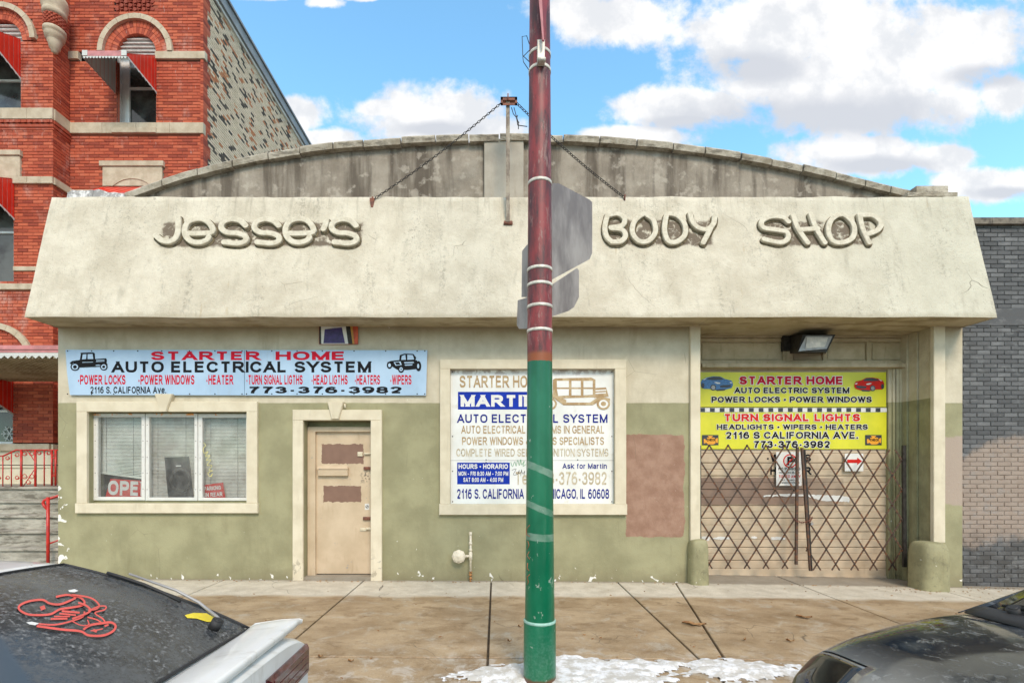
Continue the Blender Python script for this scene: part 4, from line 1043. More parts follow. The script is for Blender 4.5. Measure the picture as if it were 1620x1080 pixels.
# grey painted brick neighbour on the right
GB = vplane(7.30)
random.seed(11)
nb = thing('brick_building', 'dark grey painted brick building with a pinkish repainted patch, right of the body shop', 'building', (XR+1, 7.3, 0))
ztop = Z(357, 7.3)
zb0, zb1 = Z(515, 7.3), Z(488, 7.3)
vis = lambda a, b: a < X(1628, 7.3) and b > -.05
bricks(nb, GB, XR+.01, XR+4, -.3, zb0-.005, M_gbrick, M_gmortar, visible=vis, limit=230, bl=.19, bh=.055, jt=.010)
bricks(nb, GB, XR+.01, XR+4, zb1+.005, ztop-.005, M_gbrick, M_gmortar, visible=vis, limit=70, bl=.19, bh=.055, jt=.010)
mb = MB(); mb.pbox(GB, XR+.01, XR+4, zb0, zb1, -.03, .012, .004); mb.build('lintel_band', M_gmortar, nb, tone=True)
mb = MB(); mb.box(XR+.01, XR+4, 7.34, 18, -.4, ztop); mb.build('wall', M_gmortar, nb, tone=True)
M_cop2 = mat('dark_weathered_coping', lambda nt, b: nt.put(b.inputs['Base Color'], nt.mix(nt.ss(nt.noise(8, 6, .7), .35, .65), (.07, .06, .05), (.22, .19, .15))), rough=.9)
x = XR-.25
while x < XR+4:
    mb = MB(); mb.box(x, x+.72, 7.24, 7.6, ztop, ztop+.085+random.uniform(0, .01)); mb.build('coping_stone', M_cop2, nb); x += .725

# ------------------------------------------------------------------ red brick apartment building on the left
dA, dB = 10.9, 10.48
RA, RB = vplane(dA), vplane(dB)
xc, xs = -9.28, X(322, dA)        # bay corner, side wall
ap = thing('apartment_building', 'tall red brick apartment building with limestone bands and arched windows', 'building', (xs-3, dA, 0))
ZT = 12.25
ac, arad = RA.px(216, 84), 31/72.66
wz0, wl, wr = Z(205, dA), X(185, dA), X(247, dA)
def in_arch(a, b, c, r, zlow, l, rr):
    return (l < a < rr and zlow < b <= c[1]) or (b > c[1] and math.hypot(a-c[0], b-c[1]) < r)
bc, brad = RB.px(2, 64), 50/75.57
blx, brx = RB.px(-36, 0)[0], RB.px(33, 0)[0]
bwz = Z(180, dB)
lw = (RB.px(-40, 0)[0], RB.px(21.5, 0)[0], Z(447, dB), Z(345-60, dB))
lo = (RB.px(-50, 0)[0], RB.px(20, 0)[0], Z(702, dB), Z(600, dB))
def bands_A(b): return Z(213, dA) < b < Z(195, dA) or (Z(96, dA) < b < Z(83, dA)) or (Z(302, dA)-.25 < b < Z(302, dA)) 
def skipA(a, b):
    return bands_A(b) or math.hypot(a-ac[0], b-ac[1]) < 56/72.66 and b > ac[1] or (wl < a < wr and wz0 < b <= ac[1]) or (X(164, dA) < a < X(258, dA) and Z(300, dA) < b < Z(258, dA)) or (X(182, dA) < a < X(245, dA) and Z(18, dA) < b < Z(-12, dA))
def skipB(a, b):
    return Z(190.5, dB) < b < Z(173, dB) or Z(292, dB) < b < Z(281, dB) or Z(459, dB) < b < Z(449.5, dB) or Z(429, dB) < b < Z(422, dB) or b < Z(700, dB) or \
        (b > bc[1] and math.hypot(a-bc[0], b-bc[1]) < 54/75.57) or (blx < a < brx and bwz < b <= bc[1]) or (a < X(35, dB) and Z(282, dB) < b < Z(240, dB)) or \
        (lw[0] < a < lw[1] and lw[2] < b < lw[3]) or (lo[0] < a < lo[1] and lo[2] < b < lo[3]) or (a < X(0, dB) and b < Z(545, dB) and False)
random.seed(5)
def visB(a, b):
    px = 785+a/dB*FX; py = 740-(b-H)/dB*FX
    return -6 < px < 84 and py > 190 and (py < 700) and px < 85-(max(0, py-312)*.2)+(40 if py > 512 else 0)
def visA(a, b):
    px = 785+a/dA*FX; py = 740-(b-H)/dA*FX
    return 0 < px < 322 and 96 < py < 300 and px > 110
bricks(ap, RB, -11.4, xc, Z(700, dB), ZT, M_rbrick, M_rmortar, skipB, visB, 150, rects=[(blx, brx, bwz, bc[1]), lw, lo])
bricks(ap, RA, xc, xs, 1.2, ZT, M_rbrick, M_rmortar, skipA, visA, 150, rects=[(wl, wr, wz0, ac[1])])
BS = Plane((xc, dB, 0), (0, 1, 0))    # bay side, facing right
bricks(ap, BS, .0, dA-dB, Z(700, dB), ZT, M_rbrick, M_rmortar, lambda a, b: skipB(-9.5, b) and (Z(190.5, dB) < b < Z(173, dB) or Z(292, dB) < b < Z(281, dB)), None, 0)
# pale common-brick side wall
SW = Plane((xs, dA, 0), (0, 1, 0))
def ctone(): 
    r = random.random()
    return r*.8 if r < .16 else random.uniform(.36, .80) if r < .90 else random.uniform(.9, 1)
bricks(ap, SW, .12, 11.5, 4.4, ZT-.05, M_cbrick, M_cmortar, None, None, 0, tonefn=ctone, bl=.15, bh=.046, jt=.017)
# toothed red brick return at the corner
mb = MB(); b = 4.4; r_ = 0
while b < ZT-.1:
    dd = .12+(.11 if (r_//4) % 2 else 0)+random.uniform(0, .02); mb.t = random.random()
    mb.pbox(SW, -.03, dd, b, b+.0572, -.05, .012, .003); b += .0677; r_ += 1
mb.build('quoin_brickwork', M_rbrick, ap, tone=True)['kind'] = 'stuff'
# core that closes the building, and the metal roof edge
mb = MB(); mb.box(-14, xs-.06, dA+.6, 24, 0, ZT); mb.box(-14, xs-.45, dA+.3, dA+.6, 0, ZT); mb.build('core', M_dark, ap)
mb = MB(); mb.box(xs-.3, xs+.10, dA-.1, 24, ZT, ZT+.24); mb.box(xs-.3, xs+.14, dA-.1, 24, ZT+.24, ZT+.30); mb.build('roof_edge', M_gut, ap)
mb = MB(); mb.box(xs-.2, xs+.045, dA-.05, 24, ZT-.07, ZT-.002); mb.build('roof_trim', M_white, ap)

def stone(pl, l, t, r, b, h=.05, name='stone_band', lo_=-.05, m=None, par=None):
    a0, b1 = pl.px(l, t); a1, b0 = pl.px(r, b); mb = MB(); mb.pbox(pl, a0, a1, b0, b1, lo_, h, .008); return mb.build(name, m or M_stone, par or ap)
def band_run(pl, a0, a1, b0, b1, h, n=4):
    w_ = (a1-a0)/n
    for k in range(n):
        mb = MB(); mb.pbox(pl, a0+w_*k+.002, a0+w_*(k+1)-.002, b0, b1, -.05, h, .007); mb.build('stone_block', M_stone, ap)
band_run(RA, xc, xs+.02, Z(213, dA), Z(196, dA), .05, 4)
for l, r in ((110, 126), (247, 326)): stone(RA, l, 83.6, r, 95.6, .05)
band_run(RB, -11.4, xc+.03, Z(190.5, dB), Z(173, dB), .05, 4); band_run(RB, -11.4, xc+.03, Z(292, dB), Z(281, dB), .05, 4)
band_run(RA, xc, xs+.02, Z(302, dA)-.25, Z(302, dA), .05, 4)
for z0, z1 in ((190.5, 173), (292, 281)):
    mb = MB(); mb.pbox(BS, 0, dA-dB, Z(z0, dB), Z(z1, dB), -.05, .045, .006); mb.build('stone_block', M_stone, ap)
stone(RB, 22, 422, 84, 429, .03); stone(RB, -60, 449.5, 84, 459, .05); 
# corbelled brick course under the bay band
mb = MB(); mb.t = .3
for k, (z0, z1, h) in enumerate(((196, 191, .04), (202, 197, .025), (206, 203, .012))):
    mb.pbox(RB, -11.4, xc+.02, Z(z0, dB), Z(z1, dB), -.02, h, .003); mb.pbox(BS, 0, dA-dB, Z(z0, dB), Z(z1, dB), -.02, h, .003)
a = -11.4
while a < xc: mb.pbox(RB, a, a+.05, Z(196, dB), Z(192, dB), .0, .055); a += .12
mb.build('corbel_course', M_rbrick, ap, tone=True)
# window hood and sill stones
stone(RA, 180, 205, 250, 213.2, .075, 'window_sill'); stone(RA, 164, 265, 258, 296, .04, 'stone_panel'); stone(RA, 160, 257, 261, 265.2, .07, 'stone_cap')
mb = MB(); mb.stroke(RA, [RA.px(x_, y_) for x_, y_ in ((180, 296), (195, 287), (212, 284), (228, 287), (240, 294))], .02, .04, .055); mb.build('stone_panel_carving', M_stone, ap)
stone(RB, -60, 248, 34, 281, .04, 'stone_panel'); stone(RB, -60, 240, 36, 248.2, .07, 'stone_cap'); stone(RB, -60, 702, 84, 713, .10, 'water_table')
mb = MB(); mb.pbox(RB, -12, xc+.03, -.2, Z(713, dB), -.1, .03); mb.pbox(BS, -.045, .5, -.2, Z(702, dB)-.01, -.1, .04); mb.box(xc, xs, dA-.02, dA+.2, -.2, 1.2); mb.build('foundation', M_trim, ap)
stone(RB, -60, 735, 84, 740, .06, 'foundation_ledge', m=M_trim)
# arches: stone ring, brick voussoirs, white louvred head
def arch(pl, c, ro, rs, ri, n, name, ths=(0, math.pi)):
    for k in range(n):
        t0 = ths[0]+(ths[1]-ths[0])*k/n+.004; t1 = ths[0]+(ths[1]-ths[0])*(k+1)/n-.004; mb = MB()
        q = [(c[0]+r*math.cos(t), c[1]+r*math.sin(t)) for r, t in ((rs, t0), (ro, t0), (ro, (t0+t1)/2), (ro, t1), (rs, t1), (rs, (t0+t1)/2))]
        mb.ppoly(pl, q, -.03, .07); mb.build(name, M_stone, ap)
    n2 = int(math.pi*(rs+ri)/2/.067); mb = MB()
    for ring, (r0, r1) in enumerate(((ri, ri+(rs-ri)*.49), (ri+(rs-ri)*.51, rs))):
        for k in range(n2):
            t0 = math.pi*k/n2+.006; t1 = math.pi*(k+1)/n2-.006; mb.t = random.random()
            mb.ppoly(pl, [(c[0]+r*math.cos(t), c[1]+r*math.sin(t)) for r, t in ((r0, t0), (r1-.004, t0), (r1-.004, t1), (r0, t1))], -.1, .002)
    o = mb.build('voussoir_brickwork', M_rbrick, ap, tone=True); o['kind'] = 'stuff'
    mb = MB(); mb.t = .5; q = [(c[0]+r*math.cos(t), c[1]+r*math.sin(t)) for r, ts in ((rs+.02, range(0, 25)), (ri, range(24, -1, -1))) for t in (math.pi*i/24 for i in ts)]
    mb.ppoly(pl, q, -.15, -.008); mb.build('arch_backing', M_rmortar, ap, tone=True)
arch(RA, ac, 59/72.66, 51/72.66, 31/72.66, 9, 'arch_stone')
arch(RB, bc, 57/75.57, 49/75.57, 33/75.57, 9, 'arch_stone')
def louvre(pl, c, r, name='louvred_arch'):
    mb = MB(); n = 5
    for k in range(n):
        z0 = r*k/n; z1 = r*(k+1)/n-.012
        w0 = math.sqrt(max(0, r*r-z0*z0)); w1 = math.sqrt(max(.0001, r*r-z1*z1))
        i = mb.add([pl.at(c[0]-w0, c[1]+z0, -.04), pl.at(c[0]+w0, c[1]+z0, -.04), pl.at(c[0]+w1, c[1]+z1, -.10), pl.at(c[0]-w1, c[1]+z1, -.10)]); mb.face(i, i+1, i+2, i+3)
        i = mb.add([pl.at(c[0]-w0, c[1]+z0, -.04), pl.at(c[0]+w0, c[1]+z0, -.04), pl.at(c[0]+w0, c[1]+z0, -.12), pl.at(c[0]-w0, c[1]+z0, -.12)]); mb.face(i+3, i+2, i+1, i)
    q = [(c[0]+(r+.01)*math.cos(t), c[1]+(r+.01)*math.sin(t)) for t in (math.pi*i/20 for i in range(21))]
    mb.ppoly(pl, q, -.16, -.12); mb.build(name, M_lou, ap)
louvre(RA, ac, arad); louvre(RB, bc, 33/75.57)
def sashwin(pl, l, r, b0, b1, rec=.13, mid=.52, jl=.0):
    mb = MB(); f = .055
    mb.pbox(pl, l, l+f+jl, b0, b1, -rec-.06, -rec); mb.pbox(pl, r-f, r, b0, b1, -rec-.06, -rec); mb.pbox(pl, l+f+jl, r-f, b0, b0+f, -rec-.06, -rec-.001); mb.pbox(pl, l+f+jl, r-f, b1-f, b1, -rec-.06, -rec-.001)
    m_ = b0+(b1-b0)*mid; mb.pbox(pl, l+f+jl, r-f, m_-.022, m_+.022, -rec-.06, -rec-.005)
    fr = mb.build('window', M_white, ap)
    for z0, z1, k in ((b0+f, m_-.022, 0), (m_+.022, b1-f, .01)):
        mb = MB(); mb.pbox(pl, l+f+jl, r-f, z0, z1, -rec-.045+k, -rec-.04+k); mb.build('pane', M_dglass, fr)
    mb = MB()
    for p, q in (((l, b0), (l, b1)), ((r, b1), (r, b0))): mb.quad(pl.at(*p, .0), pl.at(*q, 0), pl.at(*q, -rec-.06), pl.at(*p, -rec-.06))
    mb.build('reveal', M_white, ap)
sashwin(RA, wl, wr, wz0, ac[1], .13, .60, .12)
sashwin(RB, blx, brx, bwz, bc[1]+.0); sashwin(RB, lw[0], lw[1], lw[2], lw[3]); sashwin(RB, lo[0], lo[1], lo[2], lo[3])
# snowflake ornament hung in the lower window, and ring of the ground-floor arch
mb = MB(); c_ = RB.px(4, 685)
for k in range(6):
    t = k*math.pi/3; e = (c_[0]+.17*math.cos(t), c_[1]+.17*math.sin(t)); mb.stroke(RB, [c_, ((c_[0]+e[0])/2, (c_[1]+e[1])/2), e], .012, -.15, -.145)
    for s2 in (-.5, .5): mb.stroke(RB, [((c_[0]*.4+e[0]*.6), (c_[1]*.4+e[1]*.6)), (c_[0]+.14*math.cos(t+s2*.8), c_[1]+.14*math.sin(t+s2*.8))], .01, -.15, -.1445)
mb.build('snowflake_ornament', M_white, ap)
c2 = RB.px(-8, 575)
for k in range(4):
    t0 = R(15+18*k); t1 = R(15+18*(k+1))-.006; mb = MB(); ro, rs = 64/75.57, 55/75.57
    mb.ppoly(RB, [(c2[0]+r*math.cos(t), c2[1]+r*math.sin(t)) for r, t in ((rs, t0), (ro, t0), (ro, (t0+t1)/2), (ro, t1), (rs, t1), (rs, (t0+t1)/2))], -.03, .06); mb.build('arch_stone', M_stone, ap)
# corner turret: stone corbel, terracotta shaft, stone cap
tc_ = (X(84.5, dB), dB+.03)
mb = MB(); mb.lathe([(0.017, Z(84, dB)), (0.058, Z(82, dB)), (0.066, Z(78, dB)), (0.095, Z(76, dB)), (0.108, Z(70, dB)), (0.129, Z(66, dB)), (0.129, Z(63, dB)), (0.166, Z(61, dB)), (0.178, Z(56, dB)), (0.178, Z(53, dB)), (0.195, Z(52, dB)), (0.195, Z(47, dB)), (0.166, Z(45, dB))], (tc_[0], tc_[1], 0), 'z', 24); mb.build('turret_corbel', M_stone, ap)
mb = MB(); mb.t = .4; mb.lathe([(0.170, Z(46, dB)), (0.170, Z(27, dB))], (tc_[0], tc_[1], 0), 'z', 24); mb.build('turret_shaft', M_rbrick, ap, tone=True)
mb = MB(); mb.t = .2
for rr in range(6):
    for k in range(14):
        t = 2*math.pi*(k+(rr % 2)*.5)/14; z_ = Z(46, dB)+.04+rr*.038; c3 = Vector((tc_[0]+.17*math.cos(t), tc_[1]+.17*math.sin(t), z_)); mb.box(c3.x-.02, c3.x+.02, c3.y-.02, c3.y+.02, z_-.012, z_+.012)
mb.build('terracotta_knob', M_rbrick, ap, tone=True)['kind'] = 'stuff'
mb = MB(); mb.lathe([(0.174, Z(27, dB)), (0.207, Z(24, dB)), (0.207, Z(19, dB)), (0.191, Z(17, dB)), (0.224, Z(13, dB)), (0.232, Z(4, dB)), (0.216, Z(-2, dB)), (0.083, Z(-6, dB))], (tc_[0], tc_[1], 0), 'z', 24); mb.build('turret_cap', M_stone, ap)
# terracotta ornament panel
mb = MB(); mb.t = .0; a0, b0 = RA.px(182, 18); a1, b1 = RA.px(245, -12)
mb.pbox(RA, a0, a1, b0, b1, -.1, -.03)
random.seed(9)
nx_, nz_ = 9, 5
for i in range(nx_):
    for j in range(nz_):
        ca, cb = a0+(a1-a0)*(i+.5)/nx_, b0+(b1-b0)*(j+.5)/nz_
        if (i+j) % 2 == 0: mb.ppoly(RA, [(ca+.045*math.cos(t+.4), cb+.042*math.sin(t+.4)) for t in (k*math.pi/3 for k in range(6))], -.03, .01)
        else: mb.ppoly(RA, [(ca-.03, cb-.012), (ca+.03, cb+.0), (ca+.02, cb+.02), (ca-.03, cb+.01)], -.03, .005)
mb.build('terracotta_panel', M_rbrick, ap, tone=True)
# ------------------------------------------------------------------ awnings, porch, steps, rails
def awning(xl, xr, yw, zt, zb, zf, proj, label, cat='awning', front=.10):
    """sheet-metal window awning: ribbed roof, two triangular cheeks, scalloped front strip"""
    t = thing('awning', label, cat, ((xl+xr)/2, yw, zt), 'red metal awnings on the apartment building')
    yf = yw-proj
    mb = MB(); n = 14
    for k in range(n):
        a, b = xl+(xr-xl)*k/n, xl+(xr-xl)*(k+1)/n-.006; o = .006 if k % 2 else 0
        mb.prism([(a, yf, zf-.008+o), (b, yf, zf-.008+o), (b, yw, zt-.008+o), (a, yw, zt-.008+o)], [(a, yf, zf+o), (b, yf, zf+o), (b, yw, zt+o), (a, yw, zt+o)])
    mb.build('roof_panel', M_awn, t)
    mb = MB(); mb.quad((xl, yf, zf-.012), (xl, yw, zt-.012), (xr, yw, zt-.012), (xr, yf, zf-.012)); mb.build('lining', M_awnw, t)
    for s, x in ((-1, xl), (1, xr)):
        mb = MB(); mw = MB(); n = 16
        for k in range(n):
            u0, u1 = k/n, (k+1)/n
            y0, y1 = yf+(yw-yf)*u0, yf+(yw-yf)*u1
            top = lambda u: zf+(zt-zf)*u-.014
            bot = lambda u: zf-.06+(zb-zf+.06)*u
            o = s*(.005 if k % 2 else 0)
            q = [(x+o, y0, bot(u0)), (x+o, y1, bot(u1)), (x+o, y1, top(u1)), (x+o, y0, top(u0))]
            mb.quad(*(q if s > 0 else q[::-1])); q2 = [(p[0]-s*.006, p[1], p[2]) for p in q]; mw.quad(*(q2[::-1] if s > 0 else q2))
            mw.quad((x+s*.008, y0, bot(u0)-.02), (x+s*.008, y1, bot(u1)-.02-.02*(k % 2)), (x+s*.008, y1, bot(u1)+.016), (x+s*.008, y0, bot(u0)+.016))
        mb.build('cheek', M_awn, t); mw.build('cheek_lining', M_awnw, t)
    mb = MB(); mb.box(xl, xr, yf-.012, yf-.004, zf-.055, zf+.05); mb.build('front_strip', M_pink, t)
    mb = MB()
    for x in (xl, xr-.1): mb.box(x-.005, x+.1, yf-.02, yf-.013, zf-.05, zf+.055)
    n = 14
    for k in range(n):
        a, b = xl+(xr-xl)*k/n, xl+(xr-xl)*(k+1)/n
        i = mb.add([(a, yf-.01, zf-.05), (a+(b-a)*.15, yf-.01, zf-.085), (a+(b-a)*.5, yf-.01, zf-.105), (b-(b-a)*.15, yf-.01, zf-.085), (b, yf-.01, zf-.05)]); mb.face(*range(i, i+5))
    mb.build('scalloped_edge', M_awnw, t)
    return t
zA = lambda p: Z(p, dA)
awning(wl-.02, wr+.01, dA-.01, zA(90)+.02, zA(147), Z(88, 10.05)+.02, .86, 'red metal awning with white lining over the top-floor window nearest the roof edge')
awning(X(165, dA), X(256, dA), dA-.05, zA(298), zA(350), Z(312, 10.05), .86, 'red metal awning just showing above the left end of the body shop')
zB = lambda p: Z(p, dB)
awning(blx, brx, dB-.01, zB(66)+.05, zB(125), zB(66)-.38, .80, 'red metal awning on the top-floor bay window at the left edge')
awning(lw[0], lw[1]+.02, dB-.01, zB(283), zB(347), zB(283)-.40, .80, 'red metal awning on the middle bay window at the left edge')
awning(lo[0], lo[1]+.02, dB-.01, zB(592), zB(655), zB(592)-.40, .70, 'red metal awning below the porch canopy at the left edge')

pc = thing('porch_canopy', 'red edged metal porch canopy with ribbed tan underside over the left steps', 'canopy', (-8.5, 8.7, 3.6))
yf, yb2, zc = 8.7, 10.4, Z(566, 8.7)
mb = MB(); xx = -12
while xx < -6.7:
    mb.prism([(xx, yf, zc-.01), (xx+.05, yf, zc-.01), (xx+.05, yb2, zc-.12), (xx, yb2, zc-.12)], [(xx, yf, zc+.02), (xx+.05, yf, zc+.02), (xx+.05, yb2, zc-.09), (xx, yb2, zc-.09)])
    xx += .10
mb.build('rib', M_soffit, pc)['kind'] = 'stuff'
mb = MB(); mb.prism([(-12, yf, zc+.022), (-6.66, yf, zc+.022), (-6.66, yb2, zc-.088), (-12, yb2, zc-.088)], [(-12, yf, zc+.05), (-6.66, yf, zc+.05), (-6.66, yb2, zc-.06), (-12, yb2, zc-.06)]); mb.build('deck', M_soffit, pc)
mb = MB(); mb.box(-12, -6.64, yf-.05, yf-.01, Z(553.5, yf), Z(547, yf)); mb.box(-12, -6.64, yf-.035, yf-.01, Z(558, yf), Z(554, yf)); mb.build('front_fascia', M_pink, pc)
mb = MB(); xx = -12; mb.box(-12, -6.64, yf-.03, yf-.01, Z(563, yf), Z(558.5, yf))
while xx < -6.7:
    i = mb.add([(xx, yf-.028, Z(563, yf)), (xx+.06, yf-.028, Z(567.5, yf)), (xx+.12, yf-.028, Z(563, yf))]); mb.face(i, i+1, i+2); xx += .12
mb.build('scalloped_edge', M_awnw, pc)

st = thing('front_steps', 'weathered grey concrete steps rising to the apartment porch left of the body shop', 'steps', (-8, 7.3, 0))
for k in range(6):
    z1 = .22*(k+1)-.03; y0 = 7.28+.30*k; mb = MB(); ff = vplane(y0)
    mb.pbox(ff, -11.5, -6.42, z1-.23, z1-.045, -.35 if k < 5 else -1.9, 0, .008); mb.pbox(ff, -11.5, -6.42, z1-.045, z1, -.35 if k < 5 else -1.9, .035, .010)
    mb.build('step', M_steps, st)
# landing railing with scrolls
rl = thing('landing_railing', 'red wrought iron railing with scrolls along the porch landing', 'railing', (-8, 8.95, 1.3))
RP = vplane(8.95)
def bar(mb, x0, y0, x1, y1, r): mb.tube([RP.w(x0, y0), RP.w(x1, y1)], r, 6)
for x in (-26, -10, 4.5, 18): 
    mb = MB(); bar(mb, x, 721 if x < 6 else 716, x, 777, .009); mb.build('baluster', M_redpaint, rl)
for x in (33.7, 56):
    mb = MB(); bar(mb, x, 711, x, 779, .019); mb.build('post', M_redpaint, rl)
for x in (70, 82, 88):
    mb = MB(); bar(mb, x, 712, x, 768, .010 if x < 80 else .016); mb.build('baluster', M_redpaint, rl)
mb = MB(); bar(mb, 33.7, 711.5, 92, 711.5, .013); mb.tube([RP.w(33.7, 711.5), RP.w(26, 711.5), RP.w(5, 721), RP.w(-30, 722)], .014, 6); mb.build('top_rail', M_redpaint, rl)
mb = MB(); bar(mb, -30, 735, 92, 735.5, .009); bar(mb, 56, 770, 92, 769.5, .009); mb.tube([RP.w(-30, 778), RP.w(5, 776), RP.w(18, 775), RP.w(33.7, 779)], .010, 6); mb.build('lower_rail', M_darkiron, rl)
def scroll(cx, cy, r, s, turns=1.3, ph=0):
    return [RP.w(cx+s*r*(1-.5*k/18)*math.cos(ph+k*turns*2*math.pi/18), cy+r*(1-.5*k/18)*math.sin(ph+k*turns*2*math.pi/18)) for k in range(19)]
mb = MB()
for cx, cy, r, s in ((39, 717, 4, 1), (50, 717, 4, -1), (39, 753, 4.5, 1), (50, 753, 4.5, -1), (45, 762, 4, 1), (62, 716, 3.4, 1), (77, 716, 3.4, -1), (12, 724, 3.5, 1), (12, 755, 3.5, -1), (27, 755, 3.5, 1), (-2, 755, 3.5, 1), (27, 719, 3.5, -1), (86, 722, 3.5, 1), (86, 750, 3.5, -1)):
    mb.tube(scroll(cx, cy, r, s), .006, 5)
mb.tube([RP.w(43, 713), RP.w(50, 722), RP.w(56, 731)], .007, 5); mb.tube([RP.w(56, 740), RP.w(46, 755), RP.w(36, 770)], .007, 5)
mb.build('scrollwork', M_redpaint, rl)
hr = thing('handrail', 'bright red tubular handrail at the foot of the steps by the building corner', 'handrail', (-6.75, 7.5, 0))
HP = vplane(7.45)
mb = MB(); mb.tube([(*HP.w(76, 786)[:2], Z(786, 7.45)), (*HP.w(76, 786)[:2], -.05)], .022, 10); mb.build('post', M_redpaint, hr)
p0 = HP.w(76, 789); a = HP.w(68.5, 793)
mb = MB(); mb.tube([HP.w(76, 806), HP.w(70, 800), HP.w(68, 795), HP.w(70, 791), p0, p0+Vector((.16, .35, .12)), p0+Vector((.36, 1.5, .86))], .020, 10); mb.build('rail', M_redpaint, hr)
q = HP.w(76, 860); mb = MB(); mb.tube([q, q+Vector((.10, .22, .07)), q+Vector((.28, 1.2, .72))], .013, 8); mb.build('lower_rail', M_redpaint, hr)

# ------------------------------------------------------------------ blue banner sign
BP = vplane(7.165)
bs = thing('shop_sign', 'long light blue sign with red and black lettering over the window and door', 'sign', BP.w(390, 625))
for l in (([103.7, 553], [386, 553.5], [386.3, 625], [110.6, 624.6], [106, 590]), ([387, 553.5], [676, 553.8], [674, 625.2], [387, 625.2])):
    mb = MB(); mb.ppoly(BP, [BP.px(*q) for q in l], -.012, .0); mb.build('panel', M_blue, bs)
T = lambda s, box, m, par, pl, **k: text(pl, s, box, m, par, **k)
for s_t, bx, m, b in (('STARTER', (238.8, 555.8, 411, 569.4), M_redtxt, .03), ('HOME', (436, 555.8, 547, 569.4), M_redtxt, .03),
        ('AUTO ELECTRICAL SYSTEM', (176.8, 571.5, 587, 589), M_black, .025),
        ('-POWER LOCKS', (122.9, 593, 198.6, 608), M_redtxt, .02), ('-POWER WINDOWS', (218.5, 593, 307.7, 608), M_redtxt, .02), ('-HEATER', (326, 593, 369, 608), M_redtxt, .02),
        ('-TURN SIGNAL LIGTHS', (389.5, 593, 478.8, 608), M_redtxt, .02), ('-HEAD LIGTHS', (492.5, 593, 550, 608), M_redtxt, .02), ('-HEATERS', (561, 593, 601.2, 608), M_redtxt, .02), ('-WIPERS', (617, 593, 651, 608), M_redtxt, .02),
        ('2116 S. CALIFORNIA Ave.', (143, 611.3, 263, 622), M_black, .015), ('773-376-3982', (392, 611.3, 636, 622), M_black, .035)):
    text(BP, s_t, bx, m, bs, .0015, b)
mb = MB()
for x in (107, 145, 180, 218, 256, 300, 340, 383, 390, 430, 470, 510, 560, 610, 660, 672):
    for y in (555, 623): mb.lathe([(.010, 0), (.008, .005)], BP.w(x, y), 'y', 8)
mb.build('screw', M_darkiron, bs)
def art(pl, shapes, parent, name, x0, y0, sx, sy, flip=False, h=.0015):
    """flat print from little outlines: list of (material, polygon in 0..100 space)"""
    by = {}
    for k, (m, poly) in enumerate(shapes):
        q = [pl.px(x0+(100-x if flip else x)*sx/100, y0+y*sy/100) for x, y in poly]
        by.setdefault(m.name, (m, MB()))[1].ppoly(pl, q, h+k*.0004, h+k*.0004)
    root = None
    for nm, (m, mb) in by.items():
        if root is None: root = mb.build(name, m, parent)
        else: mb.build('print_colour', m, root)
def circ(cx, cy, rx, ry, n=18): return [(cx+rx*math.cos(2*math.pi*k/n), cy+ry*math.sin(2*math.pi*k/n)) for k in range(n)]
B_, W_ = M_black, M_blue
coupe = [(B_, [(28, 6), (62, 4), (66, 10), (67, 44), (26, 46), (29, 12)]), (W_, [(34, 14), (44, 13), (43, 38), (32, 40)]), (W_, [(47, 13), (60, 12), (62, 38), (47, 38)]),
         (B_, [(66, 38), (96, 34), (98, 44), (97, 62), (80, 66), (66, 68)]), (B_, [(10, 52), (26, 42), (66, 40), (68, 72), (26, 76), (10, 66)]),
         (B_, [(0, 58), (6, 48), (20, 44), (32, 56), (34, 74), (30, 72), (22, 56), (10, 56), (3, 66)]), (B_, [(76, 60), (84, 52), (96, 54), (100, 66), (98, 70), (92, 60), (84, 60), (80, 70)]),
         (B_, circ(14, 78, 12, 20)), (W_, circ(14, 78, 8.5, 14.5)), (B_, circ(14, 78, 5, 9)), (B_, circ(90, 78, 10, 18)), (W_, circ(90, 78, 7, 13)), (B_, circ(90, 78, 4, 7)), (B_, [(26, 76), (80, 72), (80, 77), (26, 81)]),
         (W_, [(70, 44), (92, 42), (92, 45), (70, 47)]), (W_, [(70, 50), (92, 48), (92, 51), (70, 53)]), (W_, [(34, 54), (62, 53), (62, 55), (34, 57)])]
art(BP, coupe, bs, 'car_picture', 110.6, 556, 60, 31)
rod = [(B_, [(38, 10), (52, 2), (78, 4), (86, 22), (84, 38), (36, 40)]), (W_, [(44, 14), (54, 8), (56, 34), (42, 34)]), (W_, [(60, 8), (76, 10), (80, 32), (60, 34)]), (B_, [(10, 40), (40, 34), (88, 36), (96, 60), (92, 80), (60, 86), (30, 84), (14, 66)]),
       (W_, [(50, 46), (78, 44), (80, 50), (52, 52)]), (W_, [(20, 46), (40, 42), (44, 60), (26, 64)]), (B_, [(24, 48), (36, 46), (40, 58), (28, 60)]), (W_, [(52, 58), (76, 56), (74, 62), (54, 64)]), (B_, circ(8, 62, 8, 18)), (W_, circ(8, 62, 4, 10)), (B_, circ(42, 82, 9, 18)), (W_, circ(42, 82, 5, 10)), (B_, circ(42, 82, 2, 4)), (B_, circ(93, 66, 8, 26)), (W_, circ(92, 66, 3, 12)), (B_, [(0, 48), (12, 40), (22, 46), (10, 50)])]
art(BP, rod, bs, 'car_picture', 612, 558.5, 54, 31)

